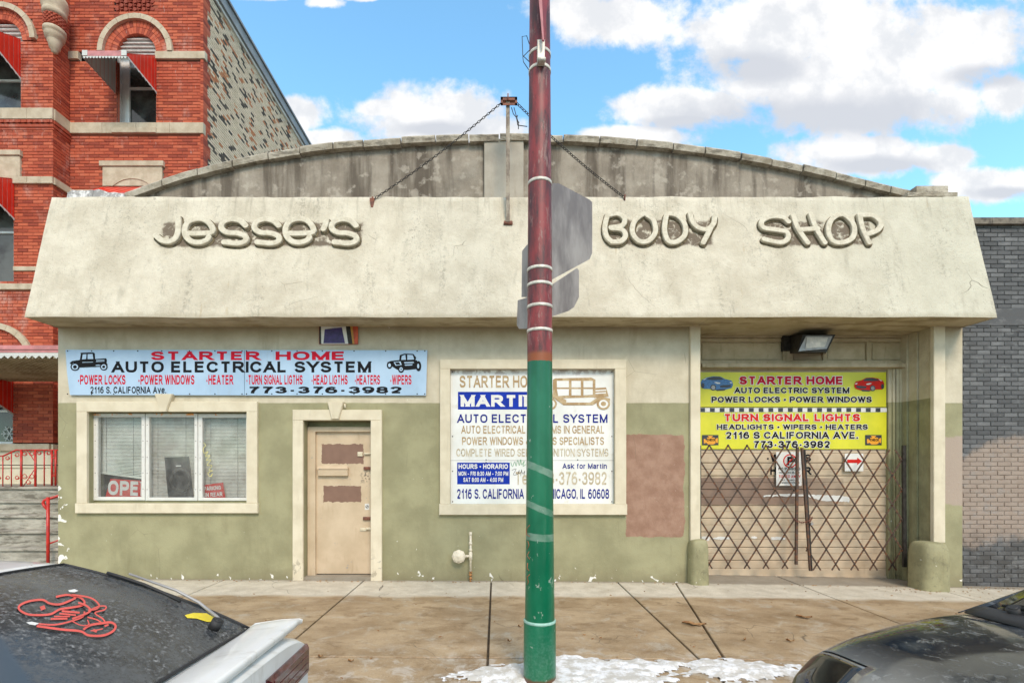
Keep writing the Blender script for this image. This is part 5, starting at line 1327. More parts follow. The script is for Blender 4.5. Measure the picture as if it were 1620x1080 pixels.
# ------------------------------------------------------------------ white sign board in its moulding
SP = vplane(7.235)
ws = thing('wall_sign', 'aged white sign board with blue and faded gold lettering in a cream moulding', 'sign', SP.w(842, 796))
a0, b1 = SP.px(712, 584); a1, b0 = SP.px(972, 797); zs = SP.px(800, 728)[1]
mb = MB(); mb.pbox(SP, a0, a1, zs+.002, b1, -.012, 0); mb.build('panel', M_wsign, ws)
mb = MB(); mb.pbox(SP, a0, a1, b0, zs-.002, -.012, 0); mb.build('panel', M_wsign, ws)
mb = MB(); mb.pbox(SP, a0-.02, a1+.02, b0-.02, b1+.02, -.03, -.0125); mb.build('backing', M_darkiron, ws)
def rect(pl, l, t, r, b, m, par, h=.0012, name='print'):
    a0, b1 = pl.px(l, t); a1, b0 = pl.px(r, b); mb = MB(); mb.quad(pl.at(a0, b0, h), pl.at(a1, b0, h), pl.at(a1, b1, h), pl.at(a0, b1, h)); return mb.build(name, m, par)
rect(SP, 724.5, 619.5, 856, 647.5, M_royal, ws, name='blue_field'); rect(SP, 723.3, 731.3, 806.4, 765.6, M_royal, ws, name='blue_field')
for s_t, bx, m, b in (('STARTER HOME', (727, 594, 858, 613), M_tantxt, .012), ('MARTIN', (728.8, 624.5, 848, 643), M_white, .04), ('AUTO ELECTRICAL SYSTEM', (723.3, 655, 961, 668.5), M_navy, .012),
        ('AUTO ELECTRICAL SYSTEMS IN GENERAL', (729.8, 673, 956.3, 685.5), M_tantxt, .01), ('POWER WINDOWS & LOCKS SPECIALISTS', (731, 691, 955.5, 703.5), M_tantxt, .01),
        ('COMPLETE WIRED SERVICE IGNITION SYSTEMS', (722, 709.3, 962.4, 721.8), M_tantxt2, .01),
        ('HOURS \u2022 HORARIO', (725.5, 733.7, 803.5, 741.2), M_white, .03), ('MON \u2013 FRI 8:30 AM \u2013 7:00 PM', (725.5, 745.3, 804, 752), M_white, .02), ('SAT 8:00 AM \u2013 4:00 PM', (733, 755, 796, 762), M_white, .02),
        ('Ask for Martin', (890, 732.6, 960, 741), M_navy, .01), ('Tel. 773-376-3982', (815, 746, 960, 766.5), M_tantxt2, .005), ('2116 S. CALIFORNIA AVE. CHICAGO, IL 60608', (723, 773, 963.5, 788.5), M_navy, .01)):
    text(SP, s_t, bx, m, ws, .0028, b)
limo_m = M_tantxt
Wb = M_wsign
limo = [(limo_m, [(18, 4), (72, 2), (78, 8), (78, 62), (14, 66), (14, 8)]), (Wb, [(20, 12), (38, 12), (38, 32), (20, 32)]), (Wb, [(42, 12), (56, 12), (56, 32), (42, 32)]), (Wb, [(60, 12), (74, 12), (74, 32), (60, 32)]),
        (Wb, [(20, 37), (38, 37), (38, 56), (22, 58)]), (Wb, [(42, 37), (56, 37), (56, 56), (42, 56)]), (Wb, [(60, 37), (74, 37), (74, 54), (60, 56)]),
        (limo_m, [(76, 34), (94, 32), (98, 60), (76, 64)]), (Wb, [(78, 40), (94, 38), (94, 42), (78, 44)]), (Wb, [(78, 48), (94, 46), (94, 50), (78, 52)]), (limo_m, [(2, 62), (14, 52), (34, 70), (34, 78), (70, 78), (84, 58), (100, 66), (100, 74), (90, 66), (74, 86), (30, 86), (14, 62), (2, 72)]),
        (limo_m, circ(10, 82, 10, 18)), (Wb, circ(10, 82, 7, 12.5)), (limo_m, circ(10, 82, 4, 7)), (limo_m, circ(90, 82, 10, 18)), (Wb, circ(90, 82, 7, 12.5)), (limo_m, circ(90, 82, 4, 7))]
art(SP, limo, ws, 'car_picture', 860, 596, 105, 52)
mb = MB()
for x, y in ((716, 588), (968, 588), (716, 793), (968, 793), (716, 690), (968, 690), (730, 716), (957, 716), (769, 727), (914, 727), (769, 731), (716, 745), (968, 745)):
    mb.lathe([(.009, 0), (.007, .005)], SP.w(x, y), 'y', 8)
mb.build('screw', M_darkiron, ws)
M_gg = mat('green_marker', col=(.01, .25, .08), rough=.5, bump=0)
def scrib(pl, pts, wd, m, par, h=.003, name='graffiti'):
    mb = MB(); mb.stroke(pl, [pl.px(*p) for p in pts], wd, h, h+.0004); return mb.build(name, m, par)
g_ = lambda pts: [(680+x/2.769, 550+y/2.769) for x, y in pts]
scrib(SP, g_([(355, 500), (362, 520), (372, 498), (378, 518), (385, 490), (392, 515), (398, 488), (402, 512), (414, 495), (408, 518), (420, 510)]), .006, M_gg, ws)
scrib(SP, g_([(360, 535), (378, 530), (366, 555), (386, 552), (392, 535), (388, 548), (400, 545), (402, 532), (398, 560)]), .005, M_black, ws, .0034)
scrib(SP, g_([(402, 538), (408, 552), (416, 538), (412, 560)]), .005, M_black, ws, .0038)

# ------------------------------------------------------------------ yellow banners on the garage door
YP = vplane(7.725)
def banner(l, t, r, b, label):
    th = thing('banner', label, 'banner', YP.w((l+r)/2, b))
    a0, b1 = YP.px(l, t); a1, b0 = YP.px(r, b); nx, nz = 40, 8; mb = MB(); mb.smooth = True
    def P(i, j): 
        a = a0+(a1-a0)*i/nx; bb = b0+(b1-b0)*j/nz
        return YP.at(a, bb, .003*noise.noise(Vector((a*2, bb*3, l)))*(1 if 0 < j < nz else .3))
    q = mb.add([P(i, j) for j in range(nz+1) for i in range(nx+1)])
    for j in range(nz):
        for i in range(nx): k = q+j*(nx+1)+i; mb.face(k, k+1, k+nx+2, k+nx+1)
    mb.build('sheet', M_yellow, th); return th
y1 = banner(1106, 588.5, 1402, 643.5, 'upper yellow banner reading STARTER HOME with a blue and a red car')
y2 = banner(1106, 645, 1402.5, 710, 'lower yellow banner with a checkered top edge reading TURN SIGNAL LIGHTS')
for s_t, bx, m, b, par in (('STARTER HOME', (1169.4, 595.2, 1333.6, 608), M_redtxt, .035, y1), ('AUTO ELECTRIC SYSTEM', (1161.5, 612.8, 1343.2, 621.8), M_black, .03, y1), ('POWER LOCKS \u2022 POWER WINDOWS', (1125.4, 627.2, 1378.7, 636.3), M_black, .03, y1),
        ('TURN SIGNAL LIGHTS', (1144.7, 654.3, 1360.3, 666), M_redcar, .035, y2), ('HEADLIGHTS \u2022 WIPERS \u2022 HEATERS', (1134, 671, 1372.5, 679), M_black, .03, y2), ('2116 S CALIFORNIA AVE.', (1148, 682.7, 1357, 693.5), M_black, .025, y2), ('773-376-3982', (1191.6, 697, 1312.8, 708), M_black, .03, y2)):
    text(YP, s_t, bx, M_white, par, .005, b, name='lettering_outline', grow=.07) 
    text(YP, s_t, bx, m, par, .0068, b)
rect(YP, 1106, 645, 1402.5, 651.6, M_white, y2, .005, 'white_strip')
mb = MB(); x = 1107.5; k = 0
while x < 1396:
    q0, q1 = YP.px(x, 645.3), YP.px(x+7.7, 651.3); mb.quad(YP.at(q0[0], q1[1], .0062), YP.at(q1[0], q1[1], .0062), YP.at(q1[0], q0[1], .0062), YP.at(q0[0], q0[1], .0062)); x += 15.4
mb.build('checkers', M_glassprint, y2)
G_ = M_glassprint; 
def sport(m): return [(m, [(2, 46), (6, 30), (26, 20), (40, 4), (62, 2), (82, 10), (96, 24), (100, 44), (99, 70), (92, 84), (70, 86), (50, 96), (30, 94), (6, 80), (1, 62)]), (G_, [(30, 20), (42, 6), (60, 5), (76, 12), (84, 24), (60, 28), (34, 26)]), (M_white, [(80, 12), (90, 20), (94, 26), (88, 26)]), (G_, [(8, 58), (30, 60), (42, 64), (40, 76), (22, 78), (8, 72)]), (M_white, [(40, 46), (52, 40), (60, 42), (50, 52), (42, 52)]), (M_white, [(4, 42), (12, 40), (10, 48), (4, 48)]), (G_, circ(62, 76, 9, 20)), (M_galv, circ(62, 76, 6, 14)), (G_, circ(94, 64, 5, 18)), (G_, [(22, 84), (56, 90), (50, 98), (28, 96)])]
art(YP, sport(M_bluecar), y1, 'car_picture', 1108.5, 594.5, 51.5, 24, flip=True, h=.005)
art(YP, sport(M_redcar), y1, 'car_picture', 1350.5, 596.5, 48, 23, h=.005)
for x0 in (1110, 1368):
    sh = [(M_glassprint, [(2, 4), (98, 4), (98, 96), (2, 96)]), (M_orange, [(12, 40), (22, 40), (22, 50), (30, 50), (30, 28), (42, 28), (42, 20), (36, 20), (36, 12), (64, 12), (64, 20), (58, 20), (58, 28), (74, 28), (80, 40), (86, 40), (86, 32), (94, 32), (94, 76), (86, 76), (86, 68), (80, 68), (80, 80), (66, 90), (38, 90), (30, 78), (22, 72), (22, 80), (12, 80)])]
    art(YP, sh, y2, 'engine_symbol', x0, 687, 27, 17.5, h=.005)
    text(YP, 'CHECK', (x0+8, 693.5, x0+22, 697.5), M_black, y2, .0075, .03)

# ------------------------------------------------------------------ signs on the garage door
NP = vplane(7.70)
ns = thing('no_parking_sign', 'small white no parking sign with a struck-out P behind the folding gate', 'sign', NP.w(1248, 768))
a0, b1 = NP.px(1228, 714.5); a1, b0 = NP.px(1268.5, 768); mb = MB(); mb.pbox(NP, a0, a1, b0, b1, -.004, 0, .001); mb.build('plate', M_white, ns)
c_ = NP.px(1249.8, 728.8); r_ = 10*7.7/FX
mb = MB(); mb.stroke(NP, [(c_[0]+r_*math.cos(t), c_[1]+r_*math.sin(t)) for t in (i*math.pi/8 for i in range(16))], .018, .001, .0015, 0, True); mb.stroke(NP, [(c_[0]-r_*.7, c_[1]-r_*.7), (c_[0]+r_*.7, c_[1]+r_*.7)], .018, .003, .0035); mb.build('red_circle', M_redcar, ns)
text(NP, 'P', (1245.5, 722, 1254.5, 735.5), M_black, ns, .002, .05)
for s_t, bx, m in (('NO PARKING', (1231.5, 739, 1266, 743.2), M_black), ('VIOLATORS WILL BE', (1232, 746, 1265, 748.3), M_black), ('TOWED AWAY', (1232, 751, 1266.5, 755.3), M_redcar), ('AT VEHICLE', (1237, 758, 1261, 760), M_black), ("OWNER'S EXPENSE", (1234, 762, 1265, 764.2), M_black)):
    text(NP, s_t, bx, m, ns, .002, .02)
as_ = thing('arrow_sign', 'small white plate with a red arrow pointing right behind the folding gate', 'sign', NP.w(1351, 745))
a0, b1 = NP.px(1336.5, 717); a1, b0 = NP.px(1366, 745); mb = MB(); mb.pbox(NP, a0, a1, b0, b1, -.004, 0, .001); mb.build('plate', M_white, as_)
mb = MB(); mb.ppoly(NP, [NP.px(*p) for p in ((1340, 726.5), (1356, 726.5), (1356, 723.5), (1364, 729), (1356, 735), (1356, 732), (1340, 732))], .0015, .0015); mb.build('arrow', M_redcar, as_)

# ------------------------------------------------------------------ folding security gates
zz = lambda x, y: (1080+x/3.5217, 680+y/3.5217)
def lattice(gname, label, xl, xr, ytop, ybot, xph, dep, posts, par_extra=None):
    th = thing('folding_gate', label, 'security gate', vplane(dep).w(zz((xl+xr)/2, 0)[0], 895), 'folding lattice gates across the garage door')
    slope = 82.5/52.6; pl0 = vplane(dep)
    for fam, sg in ((0, 1), (1, -1)):
        pl = vplane(dep+(.010 if fam else 0))
        k = -14
        while k < 30:
            # the bar crosses y = 85 at x = xph + 105.3*k
            xa = xph+105.3*k; pts = []
            f = lambda x: 85+sg*(x-xa)*slope
            g = lambda y: xa+sg*(y-85)/slope
            lo_x, hi_x = max(xl, min(g(ytop), g(ybot))), min(xr, max(g(ytop), g(ybot)))
            k += 1
            if hi_x-lo_x < 14: continue
            p, q = (lo_x, f(lo_x)), (hi_x, f(hi_x))
            mb = MB(); A_, B_q = Vector(pl.px(*zz(*p))), Vector(pl.px(*zz(*q))); d = (B_q-A_).normalized(); n_ = Vector((-d.y, d.x))*.011
            A_ -= d*.012; B_q += d*.012
            ring = [tuple(A_-n_), tuple(B_q-n_), tuple(B_q+n_), tuple(A_+n_)]
            j = random.uniform(-.002, .002)
            mb.ppoly(pl, [(u, v+j) for u, v in ring], -.003, .003); mb.build('lattice_bar', M_rust, th)
    mb = MB()
    r = 0
    while True:
        y = 85+82.5*r
        if y > ybot+5: break
        x = xph+(52.6 if r % 2 else 0)-105.3*20
        while x < xr:
            if x > xl-3 and y > ytop-3: mb.lathe([(.010, -.004), (.010, .006), (.005, .009)], pl0.w(*zz(x, y)), 'y', 6)
            x += 105.3
        r += 1
    mb.build('rivet', M_darkiron, th)['kind'] = 'stuff'
    for (x0, y0, x1, y1, w_, m) in posts:
        A_ = pl0.w(*zz(x0, y0)); B_q = pl0.w(*zz(x1, y1)); mb = MB(); w2 = w_/2
        mb.prism([(B_q.x-w2, B_q.y-.016, B_q.z), (B_q.x+w2, B_q.y-.016, B_q.z), (B_q.x+w2, B_q.y+.016, B_q.z), (B_q.x-w2, B_q.y+.016, B_q.z)], [(A_.x-w2, A_.y-.016, A_.z), (A_.x+w2, A_.y-.016, A_.z), (A_.x+w2, A_.y+.016, A_.z), (A_.x-w2, A_.y+.016, A_.z)])
        mb.build('post', m, th)
    return th
random.seed(2)
lattice('l', 'folding lattice gate on the left half of the garage door, with an upright post', 97, 634, 85, 768, 148, 7.52, [(97, 85, 97, 640, .022, M_darkiron), (639, 95, 632, 748, .034, M_rust)])
lattice('r', 'folding lattice gate on the right half of the garage door, with a leaning post', 690, 1226, 112, 776, 800-52.6+105.3*0, 7.50, [(664, 98, 711, 783, .030, M_rust), (678, 110, 717, 783, .020, M_darkiron), (1232, 85, 1236, 762, .050, M_darkiron)])
CP = vplane(7.47)
ch = thing('gate_chain', 'short rusty chain joining the two gate posts', 'chain', CP.w(1264, 822))
def chain(pts, parent, pitch=.03, r=.004, wd=.010, name='link', m=None, stuff=True):
    mb = MB(); pts = [Vector(p) for p in pts]; tot = sum((b-a).length for a, b in zip(pts, pts[1:])); n = max(2, int(tot/pitch)); k = 0
    def atl(s):
        for a, b in zip(pts, pts[1:]):
            l = (b-a).length
            if s <= l: return a+(b-a)*(s/l), (b-a).normalized()
            s -= l
        return pts[-1], (pts[-1]-pts[-2]).normalized()
    for k in range(n):
        c, d = atl(tot*(k+.5)/n); s1 = d.cross(Vector((0, 1, .2))).normalized(); s2 = d.cross(s1); s_v = s1 if k % 2 else (s2*.8+s1*.6).normalized()
        hl = tot/n*.62; ring = [c+d*hl*math.cos(t)+s_v*wd*math.sin(t) for t in (i*math.pi/3 for i in range(7))]
        mb.tube(ring, r, 4, cap=False)
    o = mb.build(name, m or M_rust, parent)
    if stuff: o['kind'] = 'stuff'
    return o
chain([CP.w(*zz(616, 490)), CP.w(*zz(632, 505)), CP.w(*zz(660, 515)), CP.w(*zz(690, 512)), CP.w(*zz(716, 500)), CP.w(*zz(722, 484))], ch, .028, .005, .013, m=M_rustred)
chain([CP.w(*zz(712, 484)), CP.w(*zz(710, 520))], ch, .028, .005, .013, m=M_rustred)
pk = thing('padlock', 'small silver padlock hanging from the rusty gate chain', 'padlock', CP.w(*zz(716, 520)))
mb = MB(); a, b = CP.px(*zz(716, 521)); mb.pbox(CP, a-.018, a+.018, b-.02, b+.012, .01, .03, .004); mb.build('body', M_galv, pk)
mb = MB(); mb.tube([CP.at(a-.011, b+.01, .02), CP.at(a-.011, b+.03, .02), CP.at(a, b+.042, .02), CP.at(a+.011, b+.03, .02), CP.at(a+.011, b+.01, .02)], .0035, 6); mb.build('shackle', M_galv, pk)

# ------------------------------------------------------------------ wall light, guard stones, gas pipe, painted box
LP_ = vplane(7.66)
wlg = thing('wall_light', 'dark metal flood light with a glass lens fixed over the garage door', 'light', LP_.w(1285, 558))
q = lambda d, *pts: [vplane(d).w(*p) for p in pts]
mb = MB(); mb.prism(q(7.66, (1250, 559), (1306, 559), (1306, 530), (1250, 530)), q(7.22, (1262, 556.5), (1308, 556.5), (1322, 529), (1270, 529.5))); mb.build('housing', M_rustd if 'M_rustd' in globals() else M_darkiron, wlg)
mb = MB(); A = q(7.20, (1263, 555.5), (1308, 551.5), (1317, 531.5), (1275, 531.5)); B2 = q(7.195, (1263, 555.5), (1308, 551.5), (1317, 531.5), (1275, 531.5)); mb.prism(A, B2); mb.build('lens_frame', M_galv, wlg)
mb = MB(); mb.prism(q(7.19, (1274, 551), (1305, 548.5), (1310, 534), (1277, 534)), q(7.185, (1274, 551), (1305, 548.5), (1310, 534), (1277, 534))); mb.build('lens', mat('frosted_lens', col=(.62, .56, .48), rough=.25, nz=.2, ns=8), wlg)
mb = MB(); mb.box(X(1235, 7.7), X(1250, 7.7), 7.63, 7.70, Z(556, 7.7), Z(533, 7.7)); mb.build('bracket', M_darkiron, wlg)

def gstone(cx, base, top, wpx, d, label, seed):
    w0 = wpx/2*d/FX; x = X(cx, d); z0 = Z(base, d); z1 = Z(top, d); mb = MB(); mb.smooth = True; n = 20; rows = []
    for j in range(12):
        u = j/11; z = z0-.06+(z1-z0+.06)*math.sin(u*math.pi/2); rr = 1 if u < .55 else math.sqrt(max(0.0, 1-((u-.55)/.46)**2*.75)); rr *= 1.06-.08*u
        row = []
        for i in range(n):
            t = 2*math.pi*i/n; c, s2 = math.cos(t), math.sin(t); e = .55
            px_ = abs(c)**e*(1 if c > 0 else -1); py_ = abs(s2)**e*(1 if s2 > 0 else -1)
            v = Vector((x+px_*w0*rr, d+w0*.2+py_*w0*.95*rr, z)); v += Vector((1, 1, 1))*.012*noise.noise(v*9+Vector((seed, 0, 0)))
            row.append(v)
        rows.append(mb.add(row))
    for A_, B_q in zip(rows, rows[1:]):
        for i in range(n): mb.face(A_+i, A_+(i+1) % n, B_q+(i+1) % n, B_q+i)
    mb.face(*[rows[-1]+i for i in range(n)])
    o = mb.build('guard_stone', M_jamb); tag(o, label, 'guard stone', 'concrete guard stones beside the garage opening')
gstone(1105, 922, 853, 28, 7.12, 'narrow olive concrete guard stone at the left side of the garage opening', 1)
gstone(1472.5, 934, 857, 43, 7.02, 'wide chipped olive concrete guard stone at the right side of the garage opening', 5)

gp = thing('gas_pipe', 'cream painted gas riser pipe with an octagonal regulator on the olive wall', 'pipe', P0.w(744.5, 920))
yp = 7.13; VP = vplane(yp)
M_cream = mat('cream_pipe_paint', col=(.78, .70, .55), rough=.5, nz=.1, ns=30)
mb = MB(); mb.tube([VP.w(744.5, 842), VP.w(744.5, 903)], .016, 10); mb.build('riser', M_cream, gp)
mb = MB(); mb.tube([VP.w(744.5, 903), (*VP.w(744.5, 903)[:2], -.05)], .015, 10)
for y in (905, 909, 915): mb.lathe([(.022, -.012), (.024, 0), (.022, .012)], VP.w(744.5, y), 'z', 6)
mb.build('rusty_foot', mat('orange_rust', col=(.42, .20, .07), rough=.8, nz=.5, ns=40), gp)
for y0, y1_, r in ((841, 846, .021), (857, 861, .023), (873, 885, .026), (868, 871, .023)):
    mb = MB(); mb.tube([VP.w(744.5, y0), VP.w(744.5, y1_)], r, 8); mb.build('fitting', M_cream, gp)
mb = MB(); mb.tube([VP.w(744.5, 879), VP.w(731, 879.5)], .018, 8); mb.build('branch', M_cream, gp)
mb = MB(); mb.lathe([(.045, -.02), (.06, .0), (.098, .02), (.10, .03), (.098, .042), (.05, .05), (.03, .062), (.01, .065)], VP.w(726, 879.3), 'y', 8); mb.build('regulator', M_cream, gp)
mb = MB(); mb.lathe([(.012, .0), (.012, .075), (.004, .08)], VP.w(726, 879.3), 'y', 8)
for k in range(8):
    t = (k+.5)*math.pi/4; mb.lathe([(.006, .03), (.006, .05)], VP.w(726, 879.3)+Vector((.083*math.cos(t), 0, .083*math.sin(t))), 'y', 6)
mb.build('bolt', M_cream, gp)

XP = vplane(7.17)
bx_ = thing('painted_box', 'small purple and orange painted box tucked under the canopy above the blue sign', 'box', XP.w(535, 544))
mb = MB(); a0, b1 = XP.px(504.5, 513); a1, b0 = XP.px(566, 544); mb.pbox(XP, a0, a1, b0, b1, -.02, 0); mb.build('case', mat('orange_red_paint', col=(.62, .09, .03), rough=.5, nz=.2), bx_)
for pts, m, nme, h in ((((505, 516), (511, 516), (509, 544), (505, 544)), M_darkiron, 'side_strip', .004), (((508, 516), (547, 515), (551, 544), (508.5, 544)), M_white, 'rim', .006), (((514, 521), (541, 518), (546, 543), (512, 543)), mat('purple_paint', col=(.055, .035, .17), rough=.5, nz=.3), 'face', .009), (((546, 514), (554, 514), (558, 544), (551.2, 544)), M_darkiron, 'shadow_gap', .005), (((554, 514.5), (557.5, 514.5), (561, 544), (558, 544)), mat('amber_paint', col=(.55, .26, .04), rough=.5), 'amber_stripe', .007)):
    mb = MB(); mb.ppoly(XP, [XP.px(*p) for p in pts], .001, h); mb.build(nme, m, bx_)

# ------------------------------------------------------------------ window contents
WB = vplane(7.40)
def blind(G, m, label, tilt=0, zlow=None, off=0.0, extra=0):
    c0, c1, d0, d1 = G; k_ = 7.40/7.30
    c0, c1 = c0*k_-.01, c1*k_+.01
    zt = d1+.05; zb = zlow if zlow is not None else d0-.03
    th = thing('window_blind', label, 'blind', ((c0+c1)/2, 7.40, zt), 'venetian blinds in the shop window')
    mb = MB(); z = zt-.03; n = 0; W_ = c1-c0
    while z > zb+.02:
        u = (zt-z)/(zt-zb); t_ = tilt*max(0, (u-.6)/.4)**2; jz = .002*noise.noise(Vector((z*9, c0, 0)))
        a, b = -.5*t_*W_, .5*t_*W_
        sag = .004*noise.noise(Vector((z*5, 2, c0)))
        i = mb.add([(c0+off, 7.392, z-a-.0078+jz), (c1, 7.392, z-b-.0078+jz), (c1, 7.402, z-b+.0078+jz+sag), (c0+off, 7.402, z-a+.0078+jz)])
        mb.face(i, i+1, i+2, i+3); z -= .0205; n += 1
    mb.build('slats', m, th)['kind'] = 'stuff'
    mb = MB(); mb.box(c0+off, c1, 7.385, 7.415, zt-.02, zt+.02); mb.build('head_rail', m, th)
    t_ = tilt; mb = MB(); mb.prism([(c0+off, 7.385, zb+t_*W_*.5), (c1, 7.385, zb-t_*W_*.5), (c1, 7.41, zb-t_*W_*.5), (c0+off, 7.41, zb+t_*W_*.5)], [(c0+off, 7.385, zb+t_*W_*.5+.03), (c1, 7.385, zb-t_*W_*.5+.03), (c1, 7.41, zb-t_*W_*.5+.03), (c0+off, 7.41, zb+t_*W_*.5+.03)]); mb.build('bottom_rail', m, th)
    mb = MB()
    for a in (.2, .8): mb.box(c0+W_*a, c0+W_*a+.003, 7.386, 7.389, zb, zt)
    mb.build('cord', M_darkiron, th)
blind(G1, M_blindg, 'drooping greenish venetian blind in the left sash, its bottom rail askew', .12, Z(753, 7.4), .05)
blind(G2, M_blind, 'full-length beige venetian blind in the middle sash', 0)
blind(G3, M_blind, 'full-length beige venetian blind in the right sash', 0)
OP = vplane(7.37)
def placard(pts, words, label, m, h=.003):
    th = thing('placard', label, 'sign', OP.w(*pts[0]))
    mb = MB(); mb.ppoly(OP, [OP.px(*p) for p in pts], -.004, 0); mb.build('board', m, th)
    for s_t, bx, rot in words: text(OP, s_t, bx, M_white, th, h, .03, rot=rot)
    return th
wz = lambda x, y: (90+x/4.5, 600+y/4.5)
t_ = placard([wz(345, 835), wz(382, 706), wz(640, 722), wz(640, 835)], [('OPEN', (171, 760.5, 238, 783.5), R(-2))], 'red and white OPEN placard leaning in the left sash', M_redcar)
t_ = placard([wz(1042, 842), wz(1038, 752), wz(1182, 732), wz(1200, 842)], [('PARKING', (323, 768.5, 349.5, 775), R(5)), ('IN REAR', (324.5, 778.5, 352, 785), R(3))], 'small red PARKING IN REAR placard in the right sash', M_redcar)
t_ = thing('speaker_box', 'black speaker box leaning behind the middle sash', 'speaker', OP.w(285, 785))
mb = MB(); mb.ppoly(OP, [OP.px(*wz(*p)) for p in ((792, 842), (765, 552), (935, 548), (968, 842))], -.02, .0); mb.build('case', M_black, t_)
mb = MB(); a, b = OP.px(*wz(880, 715)); mb.stroke(OP, [(a+.14*math.cos(t), b+.16*math.sin(t)) for t in (i*math.pi/8 for i in range(16))], .03, .001, .010, .003, True); mb.build('cone_ring', M_darkiron, t_)
mb = MB(); mb.ppoly(OP, [OP.px(*wz(*p)) for p in ((848, 611), (884, 610), (885, 618), (849, 619))], .001, .003); mb.build('badge', M_white, t_)
M_ygraf = mat('yellow_marker', col=(.75, .66, .22), rough=.5, bump=0)
GPL = vplane(7.298)
o = None
mb = MB(); mb.stroke(GPL, [GPL.px(*wz(*p)) for p in ((1048, 452), (1062, 470), (1044, 492), (1052, 525), (1078, 512), (1060, 545), (1092, 540), (1066, 575), (1098, 570), (1072, 610), (1108, 612), (1084, 645), (1112, 648), (1078, 665), (1092, 690), (1112, 668), (1100, 692))], .007, .009, .0095)
mb.build('graffiti', M_ygraf, shop)

# ------------------------------------------------------------------ sign mast with chain stays on the canopy
mz = 6.98; MP = vplane(mz)
sm = thing('sign_mast', 'rusty square mast with a cross bracket standing in front of the arched parapet', 'mast', MP.w(803, 352))
a, zt2 = MP.px(803.5, 160); _, zb3 = MP.px(803, 352)
M_mast = mat('rust_streaked_steel', lambda nt, b: nt.put(b.inputs['Base Color'], nt.mix(nt.ss(nt.noise(9, 5, .7, nt.scl((1, 1, .5))), .4, .62), (.16, .12, .09), (.36, .31, .24))), rough=.7)
mb = MB(); mb.box(a-.026, a+.026, mz-.026, mz+.026, zb3, zt2); mb.build('shaft', M_mast, sm)
mb = MB(); mb.tube([MP.w(797, 353, .0), MP.w(811, 353, 0)], .022, 8); mb.box(a-.05, a+.06, mz-.01, mz+.14, zb3-.03, zb3+.02); mb.build('foot_hinge', M_rustred, sm)
mb = MB(); l_, zq = MP.px(792, 170.5); r_2, zq2 = MP.px(818, 157.5)
mb.box(l_, r_2, mz-.05, mz-.042, zq+.07, zq2); mb.box(l_, r_2, mz-.05, mz+.05, zq2-.012, zq2); mb.box(l_, l_+.03, mz-.05, mz-.04, zq, zq2); mb.box(r_2-.03, r_2, mz-.05, mz-.04, zq, zq2); mb.box(l_, r_2, mz-.05, mz-.042, zq, zq+.03); mb.build('cross_bracket', M_rustred, sm)
mb = MB(); mb.tube([(a, mz-.055, zt2-.03), (a, mz-.055, zt2+.06)], .01, 6); mb.build('bolt', M_rustred, sm)
def stay(p, q, label):
    th = thing('chain_stay', label, 'chain', q, 'chains staying the sign mast')
    p, q = Vector(p), Vector(q); n = 8; pts = [p.lerp(q, i/n)+Vector((0, 0, -.05*math.sin(math.pi*i/n))) for i in range(n+1)]
    chain(pts, th, .042, .0055, .014, m=M_darkiron)
    mb = MB(); mb.tube([q+Vector((0, -.03, .03)), q+Vector((0, .0, -.03)), q+Vector((.0, .06, -.05))], .012, 6); mb.build('anchor_hook', M_rustred, th)
TP = vplane(7.08)
stay(MP.w(793, 163), TP.w(590, 316), 'long rusty chain from the mast down to the left end of the canopy edge')
mb = MB(); p_ = TP.w(589, 322, .02); mb.prism([p_+Vector((-.012, 0, -.10)), p_+Vector((.012, 0, -.10)), p_+Vector((.012, .02, -.10)), p_+Vector((-.012, .02, -.10))], [p_+Vector((-.035, 0, .07)), p_+Vector((.035, 0, .07)), p_+Vector((.035, .02, .07)), p_+Vector((-.035, .02, .07))]); tag(mb.build('stay_anchor', M_rustred), 'rusty tapered anchor plate under the left chain on the canopy edge', 'bracket')
stay(MP.w(817, 163), TP.w(988, 313), 'rusty chain from the mast to the canopy edge right of the street pole')
t_ = thing('loose_wires', 'loose wires dangling from the mast bracket', 'wires', MP.w(810, 172))
for pts in ([(809, 172), (812, 182), (817, 188), (819, 200)], [(813, 172), (816, 183), (820, 196), (820, 206)], [(820, 200), (827, 201), (834, 202)], [(819, 184), (817, 190), (821, 196)]):
    mb = MB(); mb.tube([MP.w(*p, .02) for p in pts], .006, 5); mb.build('wire', M_darkiron, t_)

# debris on the roof edge: flashing crumple at left, timber box at right
RPp = vplane(7.2)
mb = MB(); mb.smooth = False; random.seed(4)
top = [(112, 308), (120, 303.5), (128, 305), (136, 304), (144, 303), (152, 303.5), (160, 302.5), (168, 304.5), (176, 307), (184, 306), (200, 310)]
ptsA = [RPp.px(x, y) for x, y in top]; 
for (a, b), (c, d) in zip(ptsA, ptsA[1:]):
    mb.prism([(a, 7.12, 5.40), (c, 7.12, 5.40), (c, 7.34, 5.40), (a, 7.34, 5.40)], [(a, 7.14+random.uniform(0, .03), b), (c, 7.14+random.uniform(0, .03), d), (c, 7.3, d-.01), (a, 7.3, b-.01)])
tag(mb.build('roof_flashing', mat('weathered_white_flashing', lambda nt, b: nt.put(b.inputs['Base Color'], nt.mix(nt.ss(nt.noise(9, 5, .7), .42, .6), (.28, .27, .26), (.70, .69, .67))), rough=.7)), 'crumpled whitish flashing on the left end of the canopy top', 'flashing')
t_ = thing('timber_block', 'weathered timber block and plank on the right end of the roof edge', 'timber', RPp.w(1480, 306))
